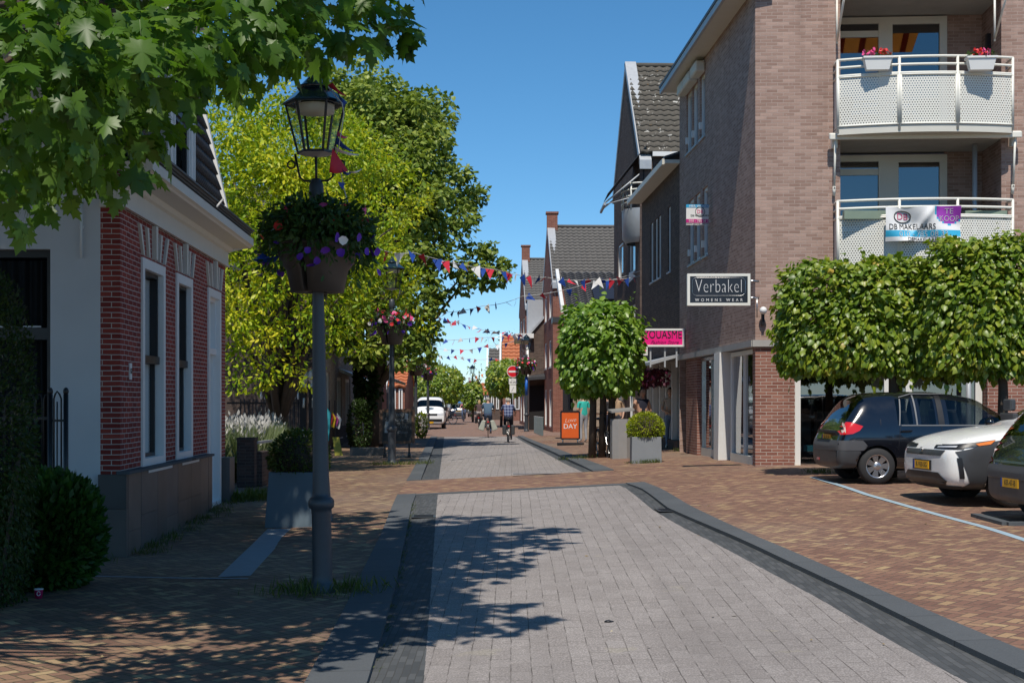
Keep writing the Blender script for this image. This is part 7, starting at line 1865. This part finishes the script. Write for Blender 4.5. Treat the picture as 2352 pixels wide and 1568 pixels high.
# white crossover, nose towards the camera's left (x grows to the tail here: nose at x=0)
SU = [(0.0, .40, .66, .70, .60, .62, .50, .01), (.05, .30, .74, .80, .78, .80, .66, .02), (.16, .24, .82, .89, .86, .88, .74, .03), (.34, .23, .88, .95, .90, .92, .78, .05), (.75, .23, .94, 1.02, .91, .93, .80, .07), (1.25, .23, .99, 1.07, .915, .93, .80, .06), (1.42, .23, 1.01, 1.12, .915, .93, .74, .05), (2.05, .24, 1.03, 1.48, .915, .93, .62, .04), (2.25, .24, 1.03, 1.55, .915, .93, .61, .04), (2.40, .24, 1.03, 1.57, .915, .93, .61, .04), (3.0, .24, 1.03, 1.60, .915, .93, .61, .04), (3.1, .24, 1.04, 1.60, .915, .93, .61, .04), (3.9, .25, 1.06, 1.54, .915, .93, .60, .03), (4.3, .28, 1.06, 1.30, .90, .92, .64, .03), (4.6, .32, .98, 1.05, .86, .88, .66, .02), (4.69, .42, .80, .84, .7, .72, .6, .01)]
SUG = {(6, 5), (6, 6), (7, 5), (7, 6), (7, 4), (8, 4), (9, 4), (11, 4), (12, 5), (12, 6), (6, 4)}
g = G(2289, 1166); ang = R(7.0)
su_loc = Vector((g.x + .24, g.y, g.z)) - Matrix.Rotation(ang, 3, 'Z') @ Vector((.93, -.88, 0)); su_loc.z = gz(g.x, g.y)
SUV = car('parked_car', 'pearl white crossover with dark cladding, nose towards the street, parked between two black cars', 'car', SU, SUG, (.93, 3.78), .355, .225, .24, (M_carwhite, M_carglass), su_loc, ang,
    [('cladding', 'y', [(.17, .24), (.30, .34), (.20, .60), (.12, .76), (.30, .80), (.62, .90), (1.0, .95), (1.42, .88), (1.62, .5), (1.62, .24)], M_cargrey, .009), ('sill_cladding', 'y', rect(1.5, 3.4, .24, .42), M_cargrey, .009),
     ('headlight', 'y', [(.02, .80), (.14, .80), (.60, .86), (.66, .92), (.3, .875), (.03, .84)], M_black, .012), ('headlight', 'x', [(-.86, .79), (-.3, .795), (-.3, .84), (-.86, .85)], M_black, .010), ('headlight', 'x', [(.86, .79), (.3, .795), (.3, .84), (.86, .85)], M_black, .010),
     ('indicator_lamp', 'y', [(.38, .865), (.66, .915), (.58, .86), (.42, .84)], M_amber, .016), ('light_strip', 'x', [(-.80, .815), (-.40, .805), (-.40, .82), (-.80, .835)], M_clearlens, .014), ('upper_grille', 'x', [(-.58, .70), (.58, .70), (.66, .775), (-.66, .775)], M_cargrey, .008),
     ('lower_grille', 'x', [(-.60, .30), (.60, .30), (.70, .36), (.52, .47), (-.52, .47), (-.70, .36)], M_black, .010), ('front_lip', 'x', rect(-.80, .80, .22, .30), M_cargrey, .012), ('air_curtain', 'y', [(.17, .40), (.23, .40), (.19, .68), (.13, .68)], M_black, .015)], lvl=3, spokes=10)
plate(SUV, (-.01, .0, .56), (-1, 0, .03), 'R-930-SG')
mb = MB(); mb.bb((-.015, -.30, .49), (.03, .30, .63)); mb.build('plate_holder', M_black, SUV)
for q in range(4): mb = MB(); mb.bar((.04 + .0, -.62, .33 + q * .035), (.04, .62, .33 + q * .035), .012, .012); mb.build('grille_bar', M_cargrey, SUV)
mb = MB(); mb.ell((1.75, -1.02, 1.09), (.10, .12, .085)); mb.bar((1.75, -.9, 1.05), (1.75, -1.02, 1.08), .04, .03); mb.build('wing_mirror', M_black, SUV)
mb = MB(); mb.tube([(-.012 + .0, .05 * math.cos(q * .4), .775 + .025 * math.sin(q * .4)) for q in range(17)], .006, 4); mb.build('badge', M_metal, SUV)
# black car cut by the right edge, rear towards the street
g = G(2392, 1214); ang = R(3.5)
loc = Vector((g.x + .66, g.y, 0)) - Matrix.Rotation(ang, 3, 'Z') @ Vector((.72, -.80, 0)); loc.z = gz(g.x, g.y)
BK2 = car('parked_car', 'black car cut off by the right edge, tall red tail light and rear bumper showing', 'car', [(a, b, c * 1.03, d * 1.03, e * 1.02, f * 1.02, h_, i) for a, b, c, d, e, f, h_, i in HB], HBG, (.72, 3.12), .31, .19, .2, (M_carblack, M_carglass), loc, ang, [('taillight', 'y', [(.10, .86), (.13, 1.02), (.36, 1.42), (.44, 1.42), (.24, 1.02), (.19, .86)], M_redlens, .010), ('reflector', 'y', rect(.05, .12, .70, .80), M_redlens, .012)] + [p for p in PB if 'light' not in p[0] and 'lamp' not in p[0]] + [('chrome_strip', 'x', rect(-.6, .6, .735, .765), M_metal, .012)], lvl=3)
plate(BK2, (.0, .0, .50), (-1, 0, .0), 'KR-47-B')
# ---- white van
VN = [(0.0, .40, .62, .68, .78, .80, .74, .01), (.04, .30, .82, .94, .90, .92, .80, .02), (.12, .26, 1.0, 1.08, .94, .95, .82, .03), (.50, .25, 1.10, 1.18, .95, .955, .82, .04), (.68, .25, 1.13, 1.26, .95, .955, .82, .04), (1.22, .25, 1.15, 1.84, .95, .955, .80, .03), (1.42, .25, 1.15, 1.93, .95, .955, .80, .03), (2.3, .25, 1.15, 1.95, .95, .955, .80, .03), (2.4, .25, 1.15, 1.95, .95, .955, .80, .03), (4.75, .25, 1.15, 1.94, .95, .955, .80, .03), (4.87, .28, 1.14, 1.90, .94, .945, .80, .02), (4.9, .34, 1.1, 1.84, .9, .9, .78, .01)]
VG = {(4, 5), (4, 6), (5, 4), (4, 4), (6, 4)}
g = G(986, 984); ang = R(91.5)
loc = Vector((g.x - .0, g.y, g.z + .0))
VAN = car('van', 'white delivery van with a dark shield logo on its bonnet facing the camera', 'van', VN, VG, (.92, 3.95), .33, .2, .22, (plain('van_white', (.78, .78, .78), .3, var=.02, coat=.5), M_carglass), loc, ang,
    [('headlight', 'x', [(-.88, .84), (-.52, .82), (-.50, .95), (-.90, .99)], M_clearlens, .010), ('headlight', 'x', [(.88, .84), (.52, .82), (.50, .95), (.90, .99)], M_clearlens, .010), ('grille', 'x', rect(-.5, .5, .80, .93), M_black, .009), ('lower_grille', 'x', rect(-.80, .80, .42, .60), M_black, .009), ('bonnet_logo', 'z', [(.60, -.28), (.66, -.1), (.66, .1), (.60, .28), (.45, .22), (.30, .0), (.45, -.22)], plain('logo_slate', (.12, .16, .2), .4), .008)], lvl=2)
plate(VAN, (-.012, .0, .38), (-1, 0, 0), 'VX-914-T')
mb = MB()
for s in (-1, 1): mb.bb((1.0, s * 1.02 - .1, 1.10), (1.14, s * 1.02 + .1, 1.36))
mb.build('wing_mirror', M_black, VAN)
# ---- cars farther down the street (copies with their own paint)
def recolour(root, mp):
    for o in [root] + list(root.children_recursive):
        if o.type == 'MESH' and o.data.materials and o.data.materials[0] in mp:
            o.data = o.data.copy(); o.data.materials[0] = mp[o.data.materials[0]]
def tint(nm, c): return plain(nm, c, .25, var=.02, coat=.7)
far = [((1052, 961), 2, 96, M_silver, 'silver hatchback parked on the left beyond the white van'), ((1090, 957), -4, 86, tint('far_white', (.7, .7, .7)), 'white hatchback with red tail lights ahead of the cyclists'), ((1070, 951), -2, 88, tint('far_grey', (.10, .11, .12)), 'dark grey car farther on, left of the white hatchback'), ((1076, 946), 3, 92, tint('far_black', (.02, .02, .025)), 'black far car in the middle of the street'), ((1064, 943), 0, 95, tint('far_blue', (.03, .06, .12)), 'dark blue far car on the left side of the street'), ((1088, 940), 0, 88, tint('far_white2', (.6, .6, .62)), 'pale far car behind the black one'), ((1058, 938), 0, 94, tint('far_sil', (.3, .3, .32)), 'far silver car near the end of the street, left'), ((1074, 936), 0, 90, tint('far_red', (.35, .02, .02)), 'tiny red far car near the end of the street')]
for (u, v), dx, an, m_, lb in far:
    g = G(u, v); c = dup(BLK, (g.x, g.y, g.z), R(an), lb, 'cars far down the street'); recolour(c, {M_carblack: m_})

# ================================================================ BICYCLES
def bicycle(label, loc, rz, frame_mat, bag=None, mens=False, lean=0.0):
    t = thing('bicycle', label, 'bicycle', loc, rz); r = .34; wb = 1.10
    t.rotation_euler = (0, lean, rz)
    def whl(y):
        e = bpy.data.objects.new('wheel', None); COL.objects.link(e); e.parent = t; e.location = (0, y, r)
        mb = MB(); mb.tube([(0, r * .96 * math.cos(q * math.pi / 14), r * .96 * math.sin(q * math.pi / 14)) for q in range(29)], .02, 6, cap=False); mb.build('tyre', M_rubber, e)
        mb = MB(); mb.tube([(0, r * .89 * math.cos(q * math.pi / 14), r * .89 * math.sin(q * math.pi / 14)) for q in range(29)], .012, 5, cap=False); mb.tube([(-.04, 0, 0), (.04, 0, 0)], .03, 8)
        for q in range(18): a = q * math.pi / 9; mb.bar((.02 * (-1) ** q, 0, 0), (0, r * .89 * math.cos(a), r * .89 * math.sin(a)), .004, .004)
        mb.build('rim', M_metal, e)
    whl(0); whl(wb)
    mb = MB(); bb_, st_, hd = (0, .46, .30), (0, .26, .88), (0, .94, .92)
    mb.tube([bb_, st_], .017, 6); mb.tube([bb_, (0, .95, .72)], .02, 6); mb.tube([st_ if mens else (0, .38, .55), hd if mens else (0, .94, .80)], .017, 6); mb.tube([(0, .92, 1.0), (0, .97, .68)], .02, 6)
    for s in (-.05, .05): mb.tube([(s, 0, r), (0, .44, .30)], .011, 5); mb.tube([(s, 0, r), (0, .28, .82)], .009, 5); mb.tube([(s * .8, .97, .68), (s * .8, wb, r)], .012, 5)
    mb.build('frame', frame_mat, t)
    mb = MB(); mb.tube([(0, .25, .85), (0, .23, .95)], .014, 6); mb.ell((0, .20, .97), (.09, .13, .035)); mb.ell((0, .32, .97), (.03, .12, .025)); mb.build('saddle', M_black, t)
    mb = MB(); mb.tube([(0, .91, 1.0), (0, .90, 1.10)], .013, 6); mb.tube([(-.29, .72, 1.10), (-.24, .82, 1.12), (-.1, .90, 1.11), (.1, .90, 1.11), (.24, .82, 1.12), (.29, .72, 1.10)], .012, 6); mb.build('handlebar', M_black, t)
    mb = MB()
    for s in (-.07, .07): mb.tube([(s, -.25, .74), (s, .22, .76)], .008, 5); mb.tube([(s, 0, r), (s, -.05, .74)], .007, 5)
    for y in (-.24, -.1, .05, .2): mb.bar((-.07, y, .745), (.07, y, .745), .012, .01)
    mb.build('rear_rack', M_black, t)
    mb = MB(); pts = [(0, (r + .035) * math.cos(a), r + (r + .035) * math.sin(a)) for a in [R(20 + q * 12) for q in range(14)]]
    for p, q in zip(pts, pts[1:]): mb.bar(p, q, .05, .006)
    mb.build('mudguard', frame_mat, t)
    mb = MB(); mb.box((0, -.27, .70), (.09, .03, .05)); mb.build('rear_light', M_redlens, t, bevel=.008)
    mb = MB(); mb.lathe([(.0, -.03), (.09, -.03), (.09, -.025), (0, -.025)], n=16); mb.v = [(v[2], v[0] + .46, v[1] + .30) for v in mb.v]
    mb.bar((.06, .46, .30), (.06, .56, .17), .014, .02); mb.bar((-.06, .46, .30), (-.06, .36, .43), .014, .02); mb.bb((.06, .51, .155), (.16, .60, .18)); mb.bb((-.16, .31, .42), (-.06, .40, .445)); mb.build('crank', M_black, t)
    if bag:
        for s in (-1, 1):
            mb = MB(); x0 = s * .09
            if bag[1] == 'sag':
                mb.raw([(x0, -.22, .76), (x0, .18, .76), (x0 + s * .10, .16, .30), (x0 + s * .10, -.2, .28), (x0 + s * .16, -.24, .78), (x0 + s * .18, .16, .78), (x0 + s * .36, .12, .40), (x0 + s * .34, -.2, .36)], [(0, 1, 2, 3), (4, 7, 6, 5), (0, 4, 5, 1), (1, 5, 6, 2), (2, 6, 7, 3), (3, 7, 4, 0)])
            else: mb.prism([(x0, -.24, .36), (x0, .14, .36), (x0, .16, .74), (x0, -.24, .74)], (s * .15, 0, 0))
            mb.build('pannier', bag[0], t, bevel=.03)
    return t
# ================================================================ PEOPLE
def person(label, loc, rz, J, colors, hair, hairlen=.0, girth=1.0, bald=False, shorts=False, sleeves=True, lookmat=None, carry=None):
    """J: joint positions (local, +Y is forward). colors: skin, top, legs, shoes"""
    t = thing('person', label, 'person', loc, rz)
    names = list(J); idx = {n: i for i, n in enumerate(names)}
    E = [('pelvis', 'waist'), ('waist', 'chest'), ('chest', 'neck'), ('neck', 'head0'), ('head0', 'head1')]
    for s in 'LR':
        E += [('pelvis', 'hip' + s), ('hip' + s, 'knee' + s), ('knee' + s, 'ankle' + s), ('ankle' + s, 'toe' + s), ('chest', 'sho' + s), ('sho' + s, 'elb' + s), ('elb' + s, 'wri' + s), ('wri' + s, 'palm' + s)]
    g = girth
    rad = {'pelvis': (.155 * g, .125 * g), 'waist': (.145 * g, .115 * g), 'chest': (.165 * g, .12 * g), 'neck': (.056, .056), 'head0': (.07, .075), 'head1': (.06, .07)}
    for s in 'LR': rad.update({'hip' + s: (.095 * g, .10 * g), 'knee' + s: (.062, .062), 'ankle' + s: (.042, .042), 'toe' + s: (.04, .03), 'sho' + s: (.068, .065), 'elb' + s: (.042, .042), 'wri' + s: (.029, .029), 'palm' + s: (.036, .018)})
    me = bpy.data.meshes.new('sk'); me.from_pydata([tuple(J[n]) for n in names], [(idx[a], idx[b]) for a, b in E], [])
    o = bpy.data.objects.new('sk', me); COL.objects.link(o)
    mo = o.modifiers.new('skin', 'SKIN'); mo.use_smooth_shade = True
    for n in names:
        d = me.skin_vertices[0].data[idx[n]]; d.radius = rad[n]; d.use_root = n == 'pelvis'
    mo = o.modifiers.new('sub', 'SUBSURF'); mo.levels = 2; mo.render_levels = 2
    bpy.context.view_layer.update(); em = bpy.data.meshes.new_from_object(o.evaluated_get(bpy.context.evaluated_depsgraph_get())); bpy.data.objects.remove(o)
    seg = []
    for a, b in E:
        A, B = Vector(J[a]), Vector(J[b])
        if 'pelvis' in (a,) and b == 'waist' : sl = 1
        elif a in ('waist',) or (a, b) == ('chest', 'neck'): sl = 1
        elif a in ('neck', 'head0'): sl = 0
        elif a.startswith('pelvis') or a.startswith('hip'): sl = 2
        elif a.startswith('knee'): sl = 0 if shorts else 2
        elif a.startswith('ankle'): sl = 3
        elif a.startswith('chest'): sl = 1
        elif a.startswith('sho'): sl = 1 if sleeves else 0
        else: sl = 0
        seg.append((A, B, sl, a))
    mi = []
    for p in em.polygons:
        c = Vector(p.center); best = 9; bs = 0
        for A, B, sl, a in seg:
            d = B - A; f = max(0, min(1, (c - A).dot(d) / d.length_squared)); dist = (c - A - d * f).length
            if a.startswith('sho') and sleeves == 'short' and f > .72: slx = 0
            elif a == 'chest' and sl == 1 and f > .80 and (B - A).z > .1 and abs(B.x) < .05: slx = 0
            elif a.startswith('pelvis') and sl == 1 and f < .12: slx = 2
            else: slx = sl
            if dist < best: best, bs = dist, slx
        mi.append(bs)
    bm = bmesh.new(); bm.from_mesh(em)
    mb = MB()
    h0, h1 = Vector(J['head0']), Vector(J['head1']); up = (h1 - h0).normalized(); fw = J.get('_f', None)
    hc = h0.lerp(h1, .55); F_ = Vector((0, 1, 0)) if lookmat is None else lookmat @ Vector((0, 1, 0))
    F_ = (F_ - up * F_.dot(up)).normalized(); S_ = F_.cross(up)
    Rm = Matrix((S_, F_, up)).transposed()
    mb.ell(hc + F_ * .012, (.077, .098, .115), n=16, k=12, rot=Rm); mb.ell(hc - up * .06 + F_ * .045, (.055, .055, .055), n=10, k=8, rot=Rm)
    mb.ell(hc + F_ * .112 - up * .012, (.016, .022, .03), n=8, k=6, rot=Rm)
    for s in (-1, 1): mb.ell(hc + S_ * (.08 * s) - up * .01, (.014, .028, .038), n=8, k=6, rot=Rm)
    for s in 'LR':
        w0, p0 = Vector(J['wri' + s]), Vector(J['palm' + s]); d = (p0 - w0).normalized(); sd = d.cross(Vector((0, 0, 1))); sd = sd.normalized() if sd.length > .05 else Vector((0, 1, 0)); nn = sd.cross(d)
        for q, (ln, off) in enumerate(((.065, -.028), (.075, -.009), (.07, .010), (.055, .028))):
            b = p0 + sd * off; mb.tube([b - d * .01, b + d * ln * .5 - nn * .008, b + d * ln * .8 - nn * .03], [.0085, .008, .006], 6)
        th = 1 if s == 'L' else -1; mb.tube([w0.lerp(p0, .4) + sd * .025 * th, p0 + sd * .05 * th, p0 + d * .03 + sd * .052 * th], [.011, .0095, .007], 6)
    m2 = bpy.data.meshes.new('x'); m2.from_pydata(mb.v, [], mb.f); n0 = len(bm.faces); bm.from_mesh(m2); bm.faces.ensure_lookup_table()
    for i, f in enumerate(bm.faces): f.material_index = mi[i] if i < n0 else 0; f.smooth = True
    out = bpy.data.meshes.new('body'); bm.to_mesh(out); bm.free()
    for c in colors: out.materials.append(c)
    b = bpy.data.objects.new('body', out); COL.objects.link(b); b.parent = t
    mb = MB()
    for s in (-1, 1): mb.ell(hc + F_ * .098 + S_ * (.032 * s) + up * .012, (.013, .009, .008), n=8, k=6, rot=Rm)
    mb.build('eyes', M_blacktxt, b)
    mb = MB(); mb.bar(hc + F_ * .104 + S_ * -.024 - up * .058, hc + F_ * .104 + S_ * .024 - up * .058, .008, .008); mb.build('mouth', M_petr, b)
    mb = MB()
    vs = []
    for j in range(9):
        tt = math.pi * (.0 + .60 * j / 8)
        for i in range(16):
            a = 2 * math.pi * i / 16; fwd = math.sin(a)
            t2 = min(tt, math.pi * (.30 if fwd > .45 else .62))
            vs.append(hc + up * .012 + Rm @ Vector((.088 * math.sin(t2) * math.cos(a), .108 * math.sin(t2) * math.sin(a) - .004, .122 * math.cos(t2))))
    mb.raw(vs, [(j * 16 + i, j * 16 + (i + 1) % 16, (j + 1) * 16 + (i + 1) % 16, (j + 1) * 16 + i) for j in range(8) for i in range(16)], 0, True)
    if hairlen: mb.tube([hc - F_ * .06, hc - F_ * .09 - up * .08, hc - F_ * .10 - Vector((0, 0, hairlen))], [.085, .09, .03], 10)
    mb.build('hair', hair, b)
    return t
def stand(h=1.72, turn=0, arms='down', lean=0.0):
    k = h / 1.75
    J = {'pelvis': (0, 0, .95), 'waist': (0, 0, 1.10), 'chest': (0, 0.01, 1.32), 'neck': (0, .01, 1.50), 'head0': (0, .02, 1.58), 'head1': (0, .03, 1.70)}
    for s, x in (('L', -1), ('R', 1)):
        J.update({'hip' + s: (.09 * x, 0, .90), 'knee' + s: (.10 * x, .02, .50), 'ankle' + s: (.10 * x, -.02, .09), 'toe' + s: (.115 * x, .13, .035), 'sho' + s: (.185 * x, 0, 1.43), 'elb' + s: (.235 * x, -.03, 1.15), 'wri' + s: (.24 * x, .08, .91), 'palm' + s: (.235 * x, .11, .84)})
    if arms == 'fold':
        J.update({'elbL': (-.25, .02, 1.14), 'wriL': (-.08, .20, 1.10), 'palmL': (-.01, .22, 1.10), 'elbR': (.25, .02, 1.14), 'wriR': (.10, .18, 1.06), 'palmR': (.02, .21, 1.05)})
    if arms == 'hold':
        J.update({'elbL': (-.24, -.02, 1.14), 'wriL': (-.16, .24, 1.02), 'palmL': (-.13, .32, 1.02)})
    return {a: Vector(b) * k for a, b in J.items()}
def ride(k=1.0, wide=False):
    J = {'pelvis': (0, .19, 1.04), 'waist': (0, .24, 1.18), 'chest': (0, .34, 1.38), 'neck': (0, .42, 1.55), 'head0': (0, .45, 1.62), 'head1': (0, .49, 1.74)}
    for s, x in (('L', -1), ('R', 1)):
        J.update({'hip' + s: (.09 * x, .22, .98), 'sho' + s: (.19 * x, .37, 1.49), 'elb' + s: (.30 * x, .50, 1.24), 'wri' + s: (.28 * x, .68, 1.13), 'palm' + s: (.28 * x, .75, 1.12)})
    J.update({'kneeL': (-.13, .58, .86), 'ankleL': (-.12, .40, .50), 'toeL': (-.13, .54, .46), 'kneeR': (.13, .56, .62), 'ankleR': (.12, .50, .25), 'toeR': (.13, .66, .20)})
    return {a: Vector(b) for a, b in J.items()}
def cloth(nm, c): return plain(nm, c, .85, var=.15, nscale=12)
def plaid():
    m, k = newmat('plaid_shirt'); x, y, z = k.sep(k.coord())
    a = k.math('GREATER_THAN', k.math('FRACT', k.math('MULTIPLY', z, 8.5)), .80); b = k.math('GREATER_THAN', k.math('FRACT', k.math('MULTIPLY', x, 8.5)), .80)
    c = k.mix(k.math('MULTIPLY', k.math('ADD', a, b), .5), (.02, .03, .10), (.35, .42, .58)); k.set(color=c, rough=.85); return m
M_jean = cloth('blue_jeans', (.05, .075, .14)); M_ljean = cloth('light_jeans', (.16, .23, .33)); M_navy = cloth('navy_trousers', (.012, .014, .03)); M_shoe = cloth('dark_shoes', (.02, .02, .02)); M_wshoe = cloth('white_shoes', (.6, .6, .58))
M_gh = cloth('grey_hair', (.32, .30, .27)); M_dh = cloth('dark_hair', (.02, .014, .01)); M_bh = cloth('blond_hair', (.36, .24, .11)); M_brh = cloth('brown_curls', (.12, .06, .03))
g = G(1168, 1019, .10); an = R(2)
bk = bicycle('black bicycle with dark panniers ridden by the man in the plaid shirt', g, an, M_black, (M_cargrey, 'box'))
person('person in a blue plaid shirt and dark trousers cycling away, right of the pair', g, an, ride(), (M_skin, plaid(), M_navy, M_shoe), M_gh, girth=1.12, sleeves='short')
g = G(1121, 1004, .02); an = R(1)
bicycle('bicycle with big grey saddle bags ridden by the man in the blue shirt', g, an, M_black, (plain('grey_pannier', (.40, .42, .36), .7, var=.2), 'sag'))
person('person in a plain blue shirt and jeans cycling away, left of the pair', g, an, ride(), (M_skin, cloth('slate_shirt', (.06, .11, .17)), M_jean, M_shoe), M_gh, girth=1.2, sleeves='short')
g = G(1100, 985, .02); an = R(-2)
bicycle('bicycle with round black panniers ridden by the blond person', g, an, M_black, (M_black, 'box'), lean=0)
person('person with long blond hair and pale shorts cycling away ahead of the pair', g, an, ride(), (M_skin, cloth('brown_top', (.07, .04, .04)), cloth('pale_shorts', (.5, .45, .42)), M_shoe), M_bh, .32, sleeves='short', shorts=True)
g = G(1066, 968, .02)
person('distant person in pink cycling towards the camera beside the van', g, R(178), ride(), (M_skin, cloth('pink_top', (.5, .2, .2)), M_jean, M_shoe), M_dh, .1, sleeves='short'); bicycle('distant bicycle ridden towards the camera beside the van', g, R(178), M_black)
for i in range(1):
    pass
# people at the shops on the right
g = G(1340, 1015); person('person in a turquoise T shirt and grey trousers behind the tree trunk', g, R(25), stand(1.80, arms='hold'), (M_skin, cloth('turquoise_shirt', (.03, .42, .36)), cloth('grey_trousers', (.30, .31, .34)), M_wshoe), M_brh, girth=1.05, sleeves='short')
g = G(1418, 1020); person('person in a tan shirt with curly brown hair behind the litter bin', g, R(150), stand(1.76), (M_skin, cloth('tan_shirt', (.42, .28, .17)), cloth('dark_jeans', (.03, .035, .05)), M_shoe), M_brh, .06, sleeves='short')
g = G(1392, 1018); person('person in a dark grey jacket between the trunks, leaning towards the bicycle', g, R(80), stand(1.74, arms='hold'), (M_skin, cloth('charcoal_jacket', (.05, .045, .045)), M_navy, M_shoe), M_brh, .0)
g = G(1474, 1040); person('person with bare shoulders and a dark sleeveless top behind the box ball planter', g, R(200), stand(1.70, arms='fold'), (M_skin, M_navy, M_ljean, M_shoe), M_dh, .12, sleeves=False)
g = G(1540, 1029); person('person in a pale top and light jeans standing by the pink shop door', g, R(165), stand(1.70, arms='fold'), (M_skin, cloth('cream_top', (.45, .38, .32)), M_ljean, M_wshoe), M_dh, .28, sleeves='short')
# parked black bicycle by the trunks
g = G(1368, 1052); bicycle('black bicycle parked against the dark tree trunks beside the bin', (g.x + .16, g.y + 1.12, g.z), R(188), M_black, mens=True, lean=R(3))
g = G(1040, 974); bicycle('far bicycle parked beside the silver hatchback', g, R(80), M_black)

# ================================================================ drains and stains on the street
def drain(u, v, w_, l_, lb):
    g = G(u, v, drop_at(G(u, v).y)); t = thing('drain_cover', lb, 'drain', (g.x, g.y, g.z + .006), R(3))
    mb = MB(); mb.bb((-w_ / 2, -l_ / 2, 0), (w_ / 2, l_ / 2, .006)); mb.build('cover', M_cargrey, t)
    for q in range(5): mb = MB(); y = -l_ * .36 + q * l_ * .18; mb.bb((-w_ * .4, y - .012, .0062), (w_ * .4, y + .012, .010)); mb.build('slot', M_black, t)
drain(973, 1186, .36, .5, 'dark iron drain cover in the left gutter before the crossing')
drain(1540, 1172, .40, .5, 'dark iron drain cover in the right gutter at the crossing corner')
g = G(1265, 1091, .01); t = thing('road_plate', 'flat dark metal plate set in the edge of the far paving', 'road plate', (g.x, g.y + .3, g.z + .012)); mb = MB(); mb.bb((-.75, -.08, 0), (.75, .08, .006)); mb.build('plate', M_cargrey, t)
g = G(1397, 1431, .045); mb = MB(); mb.ell((0, 0, .015), (.035, .03, .015), n=8, k=6); mb.ell((.03, .01, .012), (.02, .02, .012), n=8, k=6); o = mb.build('dark_pebble', M_black); o.location = g; tag(o, 'small dark lump lying on the grey road', 'pebble')
